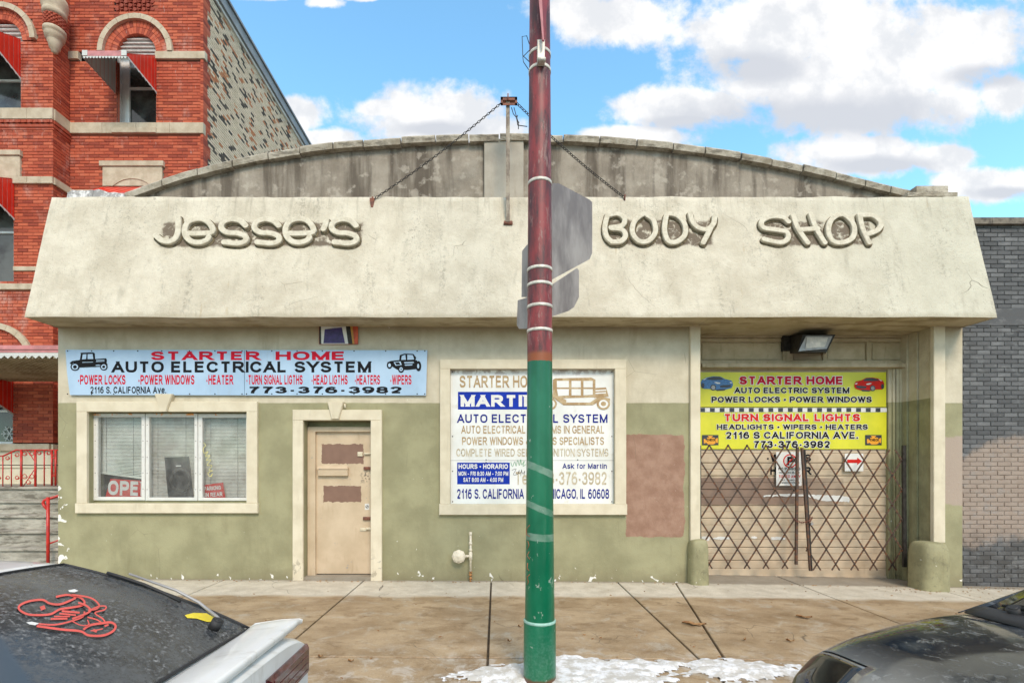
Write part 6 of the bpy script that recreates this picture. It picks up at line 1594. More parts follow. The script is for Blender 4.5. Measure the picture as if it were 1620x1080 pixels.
for (l, t, r, b, y0, y1_) in ((1450, 294, 1500, 303.5, 7.25, 7.5), (1436, 304, 1515, 308, 7.15, 7.55)):
    mb = MB(); pp = vplane(y0); a0, b1 = pp.px(l, t); a1, b0 = pp.px(r, b); mb.box(a0, a1, y0, y1_, b0-.02, b1); mb.build('timber', M_coping, t_)

# ------------------------------------------------------------------ street pole and the signs on it
PX, PY = .333, 3.83
pole = thing('street_pole', 'tall round street pole, green below and peeling maroon above, with wrapped tape', 'pole', (PX, PY, 0))
mb = MB(); prof = [(.150, -.1), (.128, .0), (.1235, .03)]
mb.lathe([(.126, -.05), (.124, .03), (.1225, .44), (.119, .455)], (PX, PY, 0), 'z', 48); mb.build('base_sleeve', M_pole, pole)
mb = MB(); mb.lathe([(.1225, .448), (.1235, .452), (.1235, .462), (.117, .468)], (PX, PY, 0), 'z', 48); mb.build('collar', mat('pale_green_collar', col=(.30, .50, .42), rough=.5), pole)
hts = [(0.0, .1145), (.46, .1135), (1.2, .1055), (2.0, .0985), (2.45, .0955), (3.2, .0925), (4.2, .085), (5.3, .0765), (7.5, .066), (9, .06)]
mb = MB(); mb.lathe([(r, z) for z, r in hts], (PX, PY, 0), 'z', 48); mb.build('shaft', M_pole, pole)
def rad(z):
    for (z0, r0), (z1, r1) in zip(hts, hts[1:]):
        if z0 <= z <= z1: return r0+(r1-r0)*(z-z0)/(z1-z0)
for py in (278, 418, 443, 478, 517, 70, 96):
    z = Z(py+2, PY-.1); r = rad(z); mb = MB(); mb.lathe([(r+.001, z-.012), (r+.004, z-.011), (r+.004, z+.011), (r+.001, z+.012)], (PX, PY, 0), 'z', 40); mb.build('strap', M_strap, pole)
mb = MB(); PP = vplane(PY-.115); a0, b1 = PP.px(848, 64); a1, b0 = PP.px(864, 100); mb.pbox(PP, a0+.01, a1-.01, b0, b1, -.03, .01, .004); mb.tube([PP.w(850, 97, .015), PP.w(863, 97, .015)], .014, 8); mb.build('bracket', M_strap, pole)
mb = MB(); z = Z(40, PY)
mb.tube([(PX-.08, PY, Z(98, PY)), (PX-.13, PY-.01, Z(90, PY)), (PX-.135, PY-.01, Z(60, PY)), (PX-.10, PY, Z(57, PY)), (PX-.08, PY, Z(70, PY))], .003, 5); mb.tube([(PX-.08, PY, Z(112, PY)), (PX-.125, PY-.01, Z(100, PY)), (PX-.13, PY-.01, Z(92, PY)), (PX-.08, PY, Z(80, PY))], .003, 5); mb.build('wire', M_darkiron, pole)
# graffiti on the pole's left side (reddish marker)
PG = None
def onpole(px, py, e=.0012):
    d = Vector(((px-785)/FX, 1, (740-py)/FX)); c = Vector((0, 0, H)); t = PY
    for _ in range(8):
        p = c+d*t; r = rad(max(0, min(8.9, p.z)))+e
        dxp, A_, = d.x, d.x*d.x+1; Bq = -2*(d.x*PX+PY); Cq = PX*PX+PY*PY-r*r
        disc = max(0, Bq*Bq-4*A_*Cq); t = (-Bq-math.sqrt(disc))/(2*A_)
    return c+d*t
mb = MB()
for pts in ([(838, 830), (833, 836), (833, 845), (838, 848)], [(835, 855), (837, 862), (834, 868)], [(837, 872), (834, 878), (838, 884)], [(835, 890), (834, 898), (837, 902)], [(838, 908), (834, 912), (836, 920), (834, 924)]):
    mb.tube([onpole(*p) for p in pts], .003, 4)
mb.build('graffiti', mat('rusty_marker', col=(.38, .10, .04), rough=.6, bump=0), pole)

M_signback = mat('bare_sign_back', lambda nt, b: nt.put(b.inputs['Base Color'], nt.mix(nt.ss(nt.noise(2.2, 5, .6, nt.scl((1.6, 1.6, .7))), .35, .65), (.17, .145, .135), (.36, .325, .30))), rough=.55)
def tracedplate(name, pts, d_near, d_far, xn, xf, label, cat='sign', m=None, th_=.003, group='signs strapped to the street pole', rr=True):
    """a sheet sign standing turned to the street: the plane runs from d_near at photo x xn to d_far at xf"""
    A_ = Vector((X(xn, d_near), d_near, 0)); B_q = Vector((X(xf, d_far), d_far, 0)); pl = Plane(A_, (B_q-A_), (0, 0, 1))
    if pl.n.y > 0: pl.n = -pl.n
    t = thing(name, label, cat, pl.w(*pts[0]), group)
    q = [pl.px(*p) for p in pts]; mb = MB(); mb.ppoly(pl, q, -th_, 0)
    mb.build('plate', m or M_signback, t); return t, pl
tracedplate('traffic_sign', [(872, 290), (884, 290), (933, 316), (937, 320), (937, 400), (933, 410), (872, 443)], 3.90, 4.45, 873, 937, 'large bare grey sign back right of the street pole')
tracedplate('traffic_sign', [(872, 451), (913, 424), (916, 428), (916, 470), (908, 486), (899, 492), (872, 501)], 3.90, 4.25, 873, 916, 'small bare grey sign back below the large one on the pole')
tracedplate('traffic_sign', [(840, 383), (833, 388), (826, 397), (825, 470), (840, 470)], 3.92, 4.05, 840, 825, 'narrow pale sign edge left of the pole, the upper one')
tracedplate('traffic_sign', [(840, 468), (829, 472), (819, 475), (817.5, 514), (821, 520), (840, 520)], 3.92, 4.05, 840, 818, 'narrow pale sign edge left of the pole, the lower one')
t_, pl = tracedplate('traffic_sign', [(858, 66), (861, 66), (869, -30), (871, -60), (849, -60), (851, -30)], 3.62, 3.70, 850, 871, 'thin maroon sign seen nearly edge-on high on the pole', m=mat('maroon_sheet', col=(.24, .03, .035), rough=.4))
mb = MB(); mb.ppoly(pl, [pl.px(*p) for p in ((858, 64), (860, 64), (857, 0), (856, -60), (851, -60), (852, 0))], .001, .004); mb.build('pale_edge', M_pink, t_)

# ------------------------------------------------------------------ fallen leaves and scraps
def leaf(px, py, ln, ang, label, m=None, wd=.4, curl=.02):
    d = (H-0)*FX/(py-740); x = X(px, d); g = gz(x); d = (H-g)*FX/(py-740); x = X(px, d)
    mb = MB(); mb.smooth = True; n = 7; ca, sa = math.cos(ang), math.sin(ang); rows = []
    for i in range(n+1):
        u = i/n-.5; w2 = wd*ln*.5*math.sin(math.pi*(i/n))**.7*(1+.25*math.sin(i*2.7))
        row = []
        for v in (-1, 0, 1):
            lx, ly = u*ln, v*w2; row.append((x+lx*ca-ly*sa, d+lx*sa+ly*ca, g+.005+curl*abs(v)*(.6+.4*math.sin(i))+curl*abs(u)))
        rows.append(mb.add(row))
    for A_, B_q in zip(rows, rows[1:]):
        mb.face(A_, B_q, B_q+1, A_+1); mb.face(A_+1, B_q+1, B_q+2, A_+2)
    tag(mb.build('fallen_leaf', m or M_leaf), label, 'leaf', 'dry leaves on the pavement')
leaf(1098, 988, .24, -.25, 'long curled brown leaf on the slanted pavement joint')
leaf(1272, 977, .16, -.3, 'curled brown leaf lying in front of the folding gate')
leaf(1250, 1015, .07, -.4, 'small orange leaf nearest the dark car')
leaf(823, 992, .05, .2, 'small orange-brown leaf left of the pole base')
leaf(1178, 1013, .05, .8, 'small dark leaf beyond the snow right of the pole')
leaf(555, 1047, .05, .2, 'small dark leaf on the wet slab right of the white car')
leaf(507, 1040, .04, .1, 'tiny brown leaf close to the white car bumper')
leaf(806, 1015, .04, .1, 'tiny black leaf just left of the pole')
mb = MB(); random.seed(21)
for k in range(420):
    x = random.uniform(-6, 7.5)
    y = 7.14-abs(random.gauss(0, .05)) if k < 260 else random.uniform(3.2, 6.9)
    if k < 130: x = random.uniform(5.2, 8.4); y = 7.0-abs(random.gauss(0, .12)) if x < 6.75 else 7.22-abs(random.gauss(0, .08))
    r = random.uniform(.005, .018); t = random.uniform(0, 3); z = gz(x)+.002
    mb.prism([(x-r*math.cos(t), y-r*math.sin(t), z), (x+r*.5*math.sin(t), y-r*.5*math.cos(t), z), (x+r*math.cos(t), y+r*math.sin(t), z)], [(x-r*.8*math.cos(t), y-r*.8*math.sin(t), z+r*.5), (x+r*.4*math.sin(t), y-r*.4*math.cos(t), z+r*.5), (x+r*.8*math.cos(t), y+r*.8*math.sin(t), z+r*.4)])
tag(mb.build('litter_crumbs', M_leaf), 'crumbs of leaves and plaster scattered along the wall foot', 'litter', kind='stuff')
# ------------------------------------------------------------------ the two parked cars
def cr(p0, p1, p2, p3, t): return .5*((2*p1)+(p2-p0)*t+(2*p0-5*p1+4*p2-p3)*t*t+(3*p1-p0-3*p2+p3)*t**3)
def interp(tab, s):
    """smooth table lookup: rows (s, v1, v2, ...)"""
    n = len(tab)
    for k in range(n-1):
        if s <= tab[k+1][0] or k == n-2:
            a, b = tab[k], tab[k+1]; t = max(0, min(1, (s-a[0])/(b[0]-a[0]))); p, q = tab[max(0, k-1)], tab[min(n-1, k+2)]
            return [cr(p[i], a[i], b[i], q[i], t) for i in range(1, len(a))]
class Car:
    def __init__(c, name, label, x_of, yc, tab, sect, paint, length):
        c.x_of = x_of; c.yc = yc; c.tab = tab; c.sect = sect; c.paint = paint; c.len = length; c.z0 = -.15
        c.root = thing(name, label, 'car', (x_of(length/2), yc, c.z0))
    def P(c, l, w, h): return Vector((c.x_of(l), c.yc+w, c.z0+h))
    def S(c, l, t, off=0):
        """body skin: l along the car, t from far sill (0) over the deck (.5) to the near sill (1)"""
        def pt(l, t):
            half = t if t <= .5 else 1-t; pts = c.sect(*interp(c.tab, l)); n = len(pts)-1
            u = half*2*n; k = min(int(u), n-1); f = u-k
            full = pts; g = lambda i: full[i] if 0 <= i <= n else ((-full[2*n-i][0], full[2*n-i][1]) if i > n else full[0])
            w = cr(g(k-1)[0], g(k)[0], g(k+1)[0], g(k+2)[0], f); h = cr(g(k-1)[1], g(k)[1], g(k+1)[1], g(k+2)[1], f)
            return c.P(l, w if t <= .5 else -w, h)
        p = pt(l, t)
        if off:
            e = 1e-3; a = pt(l+e, t)-pt(l-e, t); b = pt(l, min(1, t+e))-pt(l, max(0, t-e)); nn = a.cross(b).normalized()
            ctr = c.P(l, 0, .45)
            if nn.dot(p-ctr) < 0: nn = -nn
            p = p+nn*off
        return p
    def skin(c, ls, ts, cls, mats, names, seam_off=-.006):
        parts = {}
        for i, (l0, l1) in enumerate(zip(ls, ls[1:])):
            for j, (t0, t1) in enumerate(zip(ts, ts[1:])):
                k = cls((l0+l1)/2, (t0+t1)/2)
                parts.setdefault(k, []).append((i, j))
        for k, cells in parts.items():
            mb = MB(); ids = {}; off = seam_off if k == 'seam' else 0
            for i, j in cells:
                q = []
                for a, b in ((i, j), (i+1, j), (i+1, j+1), (i, j+1)):
                    if (a, b) not in ids: ids[a, b] = mb.add([c.S(ls[a], ts[b], off)])
                    q.append(ids[a, b])
                mb.face(*q)
            o = mb.build(names.get(k, k), mats[k], c.root, smooth=True)
            if k == 'seam': o['kind'] = 'stuff'
            so = o.modifiers.new('t', 'SOLIDIFY'); so.thickness = .004; so.offset = 0
        # ends
        for l, nm in ((ls[0], 0), (ls[-1], 1)):
            mb = MB(); ring = [c.S(l, t) for t in ts]; i = mb.add(ring); cc = mb.add([sum(ring, Vector())/len(ring)])
            for k in range(len(ring)-1): mb.face(i+k, i+k+1, cc)
            mb.build('end_panel', c.paint, c.root)
    def patch(c, name, corners, m, nu=24, nv=24, bulge=.03, parent=None, sm=True, cut=None, thick=.005, edge=None):
        """doubly curved sheet between four corners (l, w, h): p00 p10 p11 p01"""
        p00, p10, p11, p01 = [Vector(q) for q in corners]
        mb = MB()
        nrm = (p10-p00).cross(p01-p00).normalized()
        if nrm.z < 0: nrm = -nrm
        def F(u, v):
            p = p00.lerp(p10, u).lerp(p01.lerp(p11, u), v)
            b = bulge*(1-(2*u-1)**2)*.5+bulge*(1-(2*v-1)**2)*.5
            p = p+nrm*b
            if edge: p = edge(u, v, p)
            return c.P(*p)
        i = mb.add([F(a/nu, b/nv) for b in range(nv+1) for a in range(nu+1)])
        for b in range(nv):
            for a in range(nu):
                if cut and cut((a+.5)/nu, (b+.5)/nv): continue
                k = i+b*(nu+1)+a; mb.face(k, k+1, k+nu+2, k+nu+1)
        o = mb.build(name, m, parent or c.root, smooth=sm)
        so = o.modifiers.new('t', 'SOLIDIFY'); so.thickness = thick; so.offset = 0
        o['_'] = 0; del o['_']
        bv = BVHTree.FromPolygons([v for v in mb.V], [list(f) for f in mb.F])
        return o, bv, F
    def wheel(c, l, w, r=.30):
        s = 1 if w > 0 else -1; p = c.P(l, w, r-(c.z0+.15))
        mb = MB(); prof = [(r*.66, -.09), (r*.95, -.10), (r, -.07), (r, .07), (r*.95, .10), (r*.66, .09)]; mb.lathe([(a, b*s) for a, b in prof], p, 'y', 28)
        o = mb.build('wheel', M_black, c.root)
        mb = MB(); mb.lathe([(.05, .10), (r*.64, .095), (r*.66, .06)], p, 'y', 28) if s < 0 else mb.lathe([(.05, -.10), (r*.64, -.095), (r*.66, -.06)], p, 'y', 28)
        for k in range(5):
            t = k*2*math.pi/5; d = Vector((math.cos(t), 0, math.sin(t))); q = p+Vector((0, s*.10, 0)); mb.tube([q, q+d*r*.62], .025, 6)
        mb.build('rim', M_galv, o)
        mb = MB(); mb.lathe([(r*1.12, -.02), (r*1.14, .0), (r*1.12, .02)], c.P(l, w+s*.045, r), 'y', 28); mb.build('wheel_arch', M_black, c.root)
def cast(bv, px, py):
    d = Vector(((px-785)/FX, 1, (740-py)/FX)).normalized(); r = bv.ray_cast(Vector((0, 0, H)), d)
    if r[0] is None: return None
    n = r[1] if r[1].dot(d) < 0 else -r[1]
    return r[0], n
def decal(bv, pts, wpx, m, parent, name, off=.006, closed=False, fill=False):
    mb = MB(); Q = []
    P = [Vector(p) for p in pts]; n = len(P)
    if fill:
        tri = geometry.tessellate_polygon([[Vector((p[0], p[1], 0)) for p in pts]]); hit = [cast(bv, *p) for p in pts]
        if all(hit):
            i = mb.add([h[0]+h[1]*off for h in hit])
            for t in tri: mb.face(*(i+k for k in t))
    else:
        for i in range(n if closed else n-1):
            p0 = P[(i-1) % n] if closed or i > 0 else P[i]; p1 = P[i]; p2 = P[(i+1) % n]; p3 = P[(i+2) % n] if closed or i+2 < n else p2
            for k in range(5): Q.append(cr(p0, p1, p2, p3, k/5))
        if not closed: Q.append(P[-1])
        mm = len(Q); L_ = []
        for i, p in enumerate(Q):
            a = Q[(i-1) % mm] if closed or i else p; b = Q[(i+1) % mm] if closed or i < mm-1 else p
            d = (b-a).normalized(); nn = Vector((-d.y, d.x))*wpx/2; h1, h2 = cast(bv, *(p+nn)), cast(bv, *(p-nn)); L_.append((h1, h2))
        for (a, b), (c2, d2) in zip(L_, L_[1:]+([L_[0]] if closed else [])):
            if a and b and c2 and d2: mb.quad(*(h[0]+h[1]*off for h in (a, c2, d2, b)))
    if mb.F: return mb.build(name, m, parent)

# ---- white hatchback, seen from behind on the left
def f_wcar(nt, b):
    x, y, z = nt.xyz()
    c = nt.mix(nt.ss(nt.noise(3, 5), .3, .7), (.66, .66, .63), (.78, .78, .76))
    c = nt.mix(nt.m('MULTIPLY', nt.ss(nt.noise(4, 6, .7, nt.scl((1, 3, .7))), .50, .66), .35), c, (.42, .39, .33))
    rs = nt.ss(nt.noise(9, 4, .6), .70, .72); c = nt.mix(rs, c, (.30, .11, .02))
    nt.put(b.inputs['Base Color'], c); b.inputs['Coat Weight'].default_value = .5; b.inputs['Roughness'].default_value = .32
M_wcar = mat('dirty_white_car_paint', f_wcar)
def f_dglass(nt, b):
    x, y, z = nt.xyz()
    n = nt.noise(60, 6, .75, None, .4)
    base = nt.mix(nt.ss(n, .50, .70), (.016, .018, .021), (.34, .34, .335))
    sm = nt.ss(nt.noise(2.6, 7, .7, None, .7), .40, .60)
    base = nt.mix(nt.m('MULTIPLY', sm, .88), base, nt.mix(nt.noise(40, 5, .7), (.04, .045, .047), (.10, .105, .107)))
    # the even slate-grey near corner: line from the roof edge down to the wiper side
    e = nt.m('ADD', nt.m('MULTIPLY', nt.m('ADD', x, 1.575), -.55), 1.60)
    cl = nt.ss(nt.m('SUBTRACT', y, e), .012, -.012)
    base = nt.mix(nt.m('MULTIPLY', cl, .95), base, (.045, .06, .075))
    nt.put(b.inputs['Base Color'], base)
    nt.put(b.inputs['Roughness'], nt.mix(cl, nt.ss(n, .35, .65, .16, .55), (.28, .28, .28)))
    b.inputs['Coat Weight'].default_value = .25; b.inputs['Coat Roughness'].default_value = .08
    b.inputs['Specular IOR Level'].default_value = .6
M_hglass = mat('salt_dusted_dark_glass', f_dglass)
M_cglass = mat('car_glass', col=(.012, .014, .015), rough=.05, bump=0, spec=.7)
M_rubber = mat('black_rubber', col=(.02, .02, .021), rough=.6, bump=0)
M_tail = mat('dark_red_lens', lambda nt, b: (nt.put(b.inputs['Base Color'], nt.mix(nt.ss(nt.noise(30, 4), .4, .6), (.045, .008, .010), (.10, .022, .022)))), rough=.2, coat=.6)
lc = Car('parked_car', 'dirty white hatchback with a red cartoon decal on its dusty rear window, left foreground', lambda l: -.93-l, 1.68,
         [(0, .79, .93, .975), (.05, .81, .945, .985), (.15, .825, .95, .985), (.35, .835, .95, .985), (1, .85, .93, .96), (2, .85, .92, .95), (3, .85, .90, .93), (3.6, .84, .82, .86), (4.15, .78, .70, .74), (4.35, .66, .62, .64)],
         lambda hw, hb, hd: [(hw-.12, .18), (hw-.02, .30), (hw, .50), (hw+.0, .70), (hw-.02, hb-.06), (hw-.07, hb), (hw-.28, hd), (0, hd+.012)], M_wcar, 4.35)
ls = [i*.05 for i in range(88)]; ts = [i/64 for i in range(65)]
lc.skin(ls, ts, lambda l, t: 'body', {'body': M_wcar}, {})
_, hbv, hF = lc.patch('rear_window', [(.27, .765, .985), (.27, -.765, .985), (1.02, -.575, 1.335), (1.02, .575, 1.335)], M_hglass, 40, 40, .055,
    cut=lambda u, v: (u < .06 and v < .05 and (u/.06-1)**2+(v/.05-1)**2 > 1) or (u > .94 and v < .05 and ((1-u)/.06-1)**2+(v/.05-1)**2 > 1))
hg = _
# black rubber gasket round the hatch glass
mb = MB()
for a, b in (((0.003, .0), (.003, 1)), ((.997, 0), (.997, 1)), ((0, .003), (1, .003)), ((0, .997), (1, .997))):
    mb.tube([hF(a[0]+(b[0]-a[0])*k/20, a[1]+(b[1]-a[1])*k/20)+Vector((0, 0, .003)) for k in range(21)], .006, 6)
mb.build('gasket', M_rubber, lc.root)
lc.patch('roof', [(1.035, .585, 1.335), (1.035, -.585, 1.335), (2.3, -.57, 1.34), (2.3, .57, 1.34)], M_wcar, 20, 20, .045)
lc.patch('windshield', [(2.32, .57, 1.33), (2.32, -.57, 1.33), (3.05, -.72, .93), (3.05, .72, .93)], M_cglass, 16, 16, .05)
for s in (1, -1):
    lc.patch('side_window', [(1.15, .60*s, 1.31), (2.3, .58*s, 1.32), (2.95, .79*s, .93), (.95, .80*s, .93)], M_cglass, 12, 8, .02)
    lc.patch('rear_pillar', [(1.02, .60*s, 1.33), (1.16, .605*s, 1.31), (.95, .805*s, .93), (.27, .80*s, .965)], M_wcar, 12, 8, .012)
    lc.patch('front_pillar', [(2.3, .585*s, 1.325), (2.36, .58*s, 1.32), (3.10, .77*s, .92), (2.97, .80*s, .925)], M_wcar, 12, 6, .01)
    lc.wheel(.75, .78*s); lc.wheel(3.45, .78*s)
# deck between glass and wing, wing (spoiler), tail lights, bumper, badge
mb = MB(); n = 40; rows = []
for k in range(n+1):
    w_ = -.80+1.6*k/n; e = abs(w_/.80); dr = .012*max(0, e-.9)*10
    prof = [(.275, .985), (.25, 1.003), (.215, 1.020-dr), (.12, 1.034-dr), (.03, 1.046-dr*1.6), (.015, 1.040-dr*1.6), (.018, 1.015-dr), (.06, .995), (.10, .975)]
    rows.append(mb.add([lc.P(l+.03*max(0, e-.85)*3, w_, h) for l, h in prof]))
for A_, B_q in zip(rows, rows[1:]):
    for q in range(8): mb.face(A_+q, A_+q+1, B_q+q+1, B_q+q)
mb.face(*[rows[0]+q for q in range(9)]); mb.face(*[rows[-1]+q for q in range(9)][::-1])
mb.smooth = True; mb.sm = [True]*len(mb.F)
sp = mb.build('spoiler', M_wcar, lc.root)
BL = Plane(lc.P(0, 0, 0), (0, -1, 0), (0, 0, 1))   # rear panel plane, facing +x
def rearbox(w0, w1, h0, h1, d0, d1, m, name, ch=.01, taper=0):
    mb = MB(); 
    q = lambda l, e: [lc.P(l, w0+e, h0+e), lc.P(l, w1-e, h0+e), lc.P(l, w1-e, h1-e), lc.P(l, w0+e, h1-e)]
    i = mb.add(q(-d0, 0)); j = mb.add(q(-d1+ch, 0)); k = mb.add(q(-d1, ch))
    for a, b in ((i, j), (j, k)):
        for n in range(4): mb.face(a+n, a+(n+1) % 4, b+(n+1) % 4, b+n)
    mb.face(k, k+1, k+2, k+3); return mb.build(name, m, lc.root)
for s in (1, -1):
    w0, w1 = sorted((.34*s, .765*s)); o = rearbox(w0, w1, .775, .915, -.02, .022, M_tail, 'tail_light', .015)
    mb = MB()
    for k in range(4): hh = .79+k*.033; mb.box(lc.x_of(-.021)-.002, lc.x_of(-.021)+.004, lc.yc+w0+.03, lc.yc+w1-.03, lc.z0+hh, lc.z0+hh+.012)
    mb.build('lens_rib', M_tail, o)
rearbox(-.32, .32, .775, .90, -.02, .012, M_wcar, 'plate_recess')
mb = MB(); rows = []
for k in range(31):
    w_ = -.86+1.72*k/30; e = max(0, abs(w_)/.86-.82)/.18; bx0 = .10-.16*e*e
    rows.append(mb.add([lc.P(-l_, w_*(1-.0), h) for l_, h in ((-.05, .30), (bx0-.03, .30), (bx0+.01, .36), (bx0+.02, .52), (bx0, .62), (bx0-.04, .655), (-.05, .67))]))
for A_, B_q in zip(rows, rows[1:]):
    for q in range(6): mb.face(A_+q, A_+q+1, B_q+q+1, B_q+q)
mb.sm = [True]*len(mb.F); mb.face(*[rows[0]+q for q in range(7)]); mb.face(*[rows[-1]+q for q in range(7)][::-1]); mb.build('bumper', M_wcar, lc.root)
TPn = Plane(lc.P(-.004, 0, 0), (0, 1, 0), (0, 0, 1)); TPn.n = Vector((1, 0, 0))
text(TPn, 'INTEGRA', None, M_black, lc.root, .001, .03, ab=((2.28, .819), (2.42, .799)), name='badge_lettering')
# decal on the hatch glass
k8 = lambda pts: [(x/3.115, 860+y/3.115) for x, y in pts]
M_dec = mat('red_decal_vinyl', col=(.72, .10, .08), rough=.4, nz=.08, bump=0)
D_ = [([(345, 260), (385, 268), (412, 290), (400, 310), (340, 322), (290, 330), (250, 352), (200, 358), (135, 355), (92, 332), (95, 310), (140, 290), (205, 283), (240, 300), (290, 305), (345, 285), (368, 270), (330, 258), (272, 268)], 9, False),
      ([(195, 327), (218, 319)], 14, False), ([(245, 378), (328, 376)], 6, False), ([(262, 366), (340, 366)], 6, False), ([(288, 352), (370, 360)], 6, False), ([(300, 340), (388, 348)], 6, False),
      ([(180, 404), (265, 408), (340, 392), (400, 370), (412, 342)], 7, False), ([(175, 415), (300, 432), (390, 440), (430, 460), (500, 461), (550, 440), (564, 412), (540, 396), (500, 400), (440, 410), (405, 432)], 8, False),
      ([(350, 260), (440, 275), (482, 308), (470, 330), (430, 336)], 5, False), ([(430, 340), (480, 318), (516, 318), (508, 335), (462, 350), (500, 378), (512, 396)], 6, False), ([(380, 300), (420, 315), (440, 340), (400, 362), (350, 380)], 7, False),
      ([(425, 372), (470, 384), (495, 400)], 4, False), ([(345, 390), (390, 412), (430, 410), (425, 385)], 5, False), ([(440, 440), (470, 436), (500, 430)], 4, False), ([(452, 436), (470, 444)], 8, False), ([(508, 418), (528, 410)], 8, False)]
dr = bpy.data.objects.new('decal', None); C.objects.link(dr); dr.parent = lc.root; dr.location = (0, 0, 0)
for k, (pts, wd, cl) in enumerate(D_):
    decal(hbv, k8(pts), wd/3.115*(1.15+.25*(k%3)), M_dec, dr, 'decal_stroke', .007+k*.0003, cl)
decal(hbv, k8([(122, 402), (150, 398), (185, 406), (165, 416), (138, 412)]), 0, M_white, dr, 'decal_tip', .0125, fill=True)
decal(hbv, k8([(330, 242), (362, 236), (380, 244), (360, 252), (335, 250)]), 0, M_white, dr, 'decal_tip', .0125, fill=True)
M_ys = mat('yellow_sticker_vinyl', col=(.78, .62, .04), rough=.4, bump=0)
decal(hbv, [(x-8, y+9) for x, y in k8([(932, 328), (975, 316), (1040, 318), (1080, 340), (1090, 362), (1040, 360), (990, 344), (945, 342)])], 0, M_ys, lc.root, 'sticker', .006, fill=True)
def car_wiper(arm, blade, pivot, root, m):
    """arm and blade are lists of (point, outward normal, lift)"""
    o = bpy.data.objects.new('wiper', None); C.objects.link(o); o.parent = root; o.location = (0, 0, 0)
    mb = MB(); mb.tube([p+n*e for p, n, e in arm], .009, 6, r1=.005); mb.build('arm', m, o)
    mb = MB(); mb.tube([p+n*e for p, n, e in blade], .007, 6); mb.build('blade', M_rubber, o)
    p, n = pivot; mb = MB(); mb.tube([p, p+n*.045], .026, 12); mb.tube([p+n*.03, p+n*.05], .017, 12); mb.build('pivot', M_rubber, o)
on = lambda pts, e: [(h[0], h[1], e) for h in (cast(hbv, *p) for p in pts) if h]
car_wiper(on(k8([(1072, 425), (1050, 392), (960, 320), (850, 262), (700, 205), (620, 182)]), .035), on(k8([(520, 160), (600, 184), (700, 217), (800, 260), (880, 300)]), .018), cast(hbv, *k8([(1050, 418)])[0]), lc.root, M_galv)

# ---- dark car, its bonnet on the right
def f_dcar(nt, b):
    x, y, z = nt.xyz()
    n = nt.noise(22, 7, .75, nt.scl((1, .6, 1)), .8); sm = nt.ss(nt.noise(3.2, 6, .65, None, .6), .38, .62)
    c = nt.mix(nt.m('ADD', nt.m('MULTIPLY', nt.ss(n, .50, .68), sm), .02), (.014, .020, .028), (.22, .23, .235))
    edge = nt.ss(nt.m('SUBTRACT', y, nt.m('ADD', 2.30, nt.m('MULTIPLY', nt.noise(5, 4), .04))), 0, .10)
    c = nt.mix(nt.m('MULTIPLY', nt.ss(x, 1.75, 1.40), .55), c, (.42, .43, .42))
    nt.put(b.inputs['Base Color'], c)
    nt.put(b.inputs['Roughness'], nt.ss(nt.m('MULTIPLY', nt.ss(n, .42, .62), sm), 0, 1, .06, .32))
    b.inputs['Coat Weight'].default_value = .25; b.inputs['Coat Roughness'].default_value = .05; b.inputs['Specular IOR Level'].default_value = .4
M_dcar = mat('dusty_dark_car_paint', f_dcar)
rc = Car('parked_car', 'dusty dark blue-grey car whose bonnet reflects the yellow banner, right foreground', lambda l: 1.27+l, 1.66,
         [(0, .52, .60, .66), (.05, .64, .69, .735), (.13, .73, .765, .80), (.25, .79, .835, .865), (.45, .83, .905, .94), (.70, .85, .965, 1.00), (.95, .86, 1.005, 1.035), (1.3, .86, 1.02, 1.02), (2.2, .87, 1.03, 1.03), (3.2, .87, 1.02, 1.02), (3.8, .84, .98, .98), (4.0, .76, .90, .90)],
         lambda hw, hb, hd: [(hw-.12, .18), (hw-.02, .30), (hw, .46), (hw+.005, hb-.20), (hw-.02, hb-.07), (hw-.075, hb), (hw-.30, hd), (0, hd+.035)], M_dcar, 4.0)
rc.z0 = -.105
ls = [0, .015, .03]+[.05+.0125*i for i in range(84)]+[1.1+.06*i for i in range(49)]; ls = [l for l in ls if l <= 4.0]
ts = [i/112 for i in range(113)]
def rcls(l, t):
    e = min(t, 1-t)
    lf = .285 if e < .44 else .14
    if .335 < e and lf < l < .99:
        if e < .345 or l < lf+.013: return 'seam'
        return 'hood' if l < .978 else 'seam'
    if .26 < e < .435 and .06 < l < .27: return 'lamp_far' if t < .5 else 'lamp_near'
    return 'body'
rc.skin(ls, ts, rcls, {'body': M_dcar, 'hood': M_dcar, 'seam': M_rubber, 'lamp_far': M_cglass, 'lamp_near': M_cglass}, {'lamp_far': 'headlight', 'lamp_near': 'headlight', 'seam': 'panel_gap'})
_, wbv, wF = rc.patch('windshield', [(1.08, .74, 1.05), (1.08, -.74, 1.05), (1.85, -.58, 1.45), (1.85, .58, 1.45)], M_cglass, 20, 20, .05)
rc.patch('cowl', [(.965, .73, 1.035), (.965, -.73, 1.035), (1.10, -.74, 1.055), (1.10, .74, 1.055)], M_rubber, 24, 4, .035)
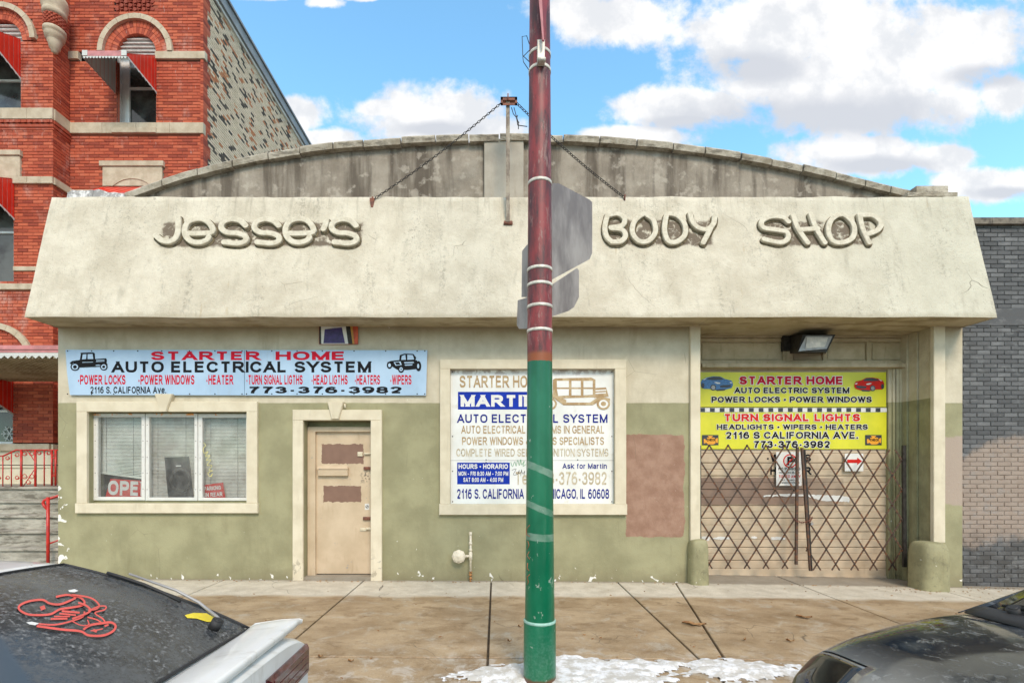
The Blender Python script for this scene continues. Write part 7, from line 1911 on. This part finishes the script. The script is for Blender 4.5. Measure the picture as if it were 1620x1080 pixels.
rc.patch('roof', [(1.87, .59, 1.455), (1.87, -.59, 1.455), (3.4, -.57, 1.44), (3.4, .57, 1.44)], M_dcar, 16, 16, .05)
rc.patch('rear_window', [(3.42, .57, 1.43), (3.42, -.57, 1.43), (3.85, -.68, .98), (3.85, .68, .98)], M_cglass, 12, 12, .04)
for s in (1, -1):
    rc.patch('front_pillar', [(1.0, .80*s, 1.015), (1.09, .745*s, 1.055), (1.86, .585*s, 1.455), (1.95, .60*s, 1.44)], M_dcar, 12, 12, .01)
    rc.patch('side_window', [(1.12, .80*s, 1.02), (3.5, .80*s, 1.02), (3.3, .58*s, 1.44), (1.95, .60*s, 1.44)], M_cglass, 14, 8, .02)
    rc.patch('rear_pillar', [(3.5, .80*s, 1.02), (3.88, .72*s, .98), (3.42, .575*s, 1.43), (3.3, .585*s, 1.44)], M_dcar, 8, 8, .01)
    rc.wheel(.72, .80*s, .33); rc.wheel(3.2, .80*s, .33)
    mb = MB(); q = rc.P(1.75, .93*s, 1.12); mb.lathe([(.02, -.10), (.075, -.09), (.09, 0), (.075, .09), (.02, .10)], q, 'y', 16); mb.tube([q, rc.P(1.72, .80*s, 1.04)], .025, 8); mb.build('wing_mirror', M_dcar, rc.root)
mb = MB(); mb.box(rc.x_of(-.02), rc.x_of(.03), 1.66-.45, 1.66+.45, .28-.15, .52-.15); mb.build('grille', M_rubber, rc.root)
up_ = Vector((-.45, 0, .9)).normalized()
car_wiper([(wF(u, v), up_, e) for u, v, e in ((.10, .0, .03), (.14, .04, .045), (.30, .10, .045), (.42, .13, .03))], [(wF(u, v), up_, .018) for u, v in ((.04, .03), (.15, .09), (.3, .14), (.45, .18), (.6, .21))], (wF(.10, .0), up_), rc.root, M_rubber)

for o in bpy.data.objects:
    if o.type == 'MESH' and not o.material_slots: pass
print('objects', len(bpy.data.objects), 'tris', sum(sum(len(p.vertices)-2 for p in o.data.polygons) for o in bpy.data.objects if o.type == 'MESH' and o.name.split('.')[0] != 'brick'))
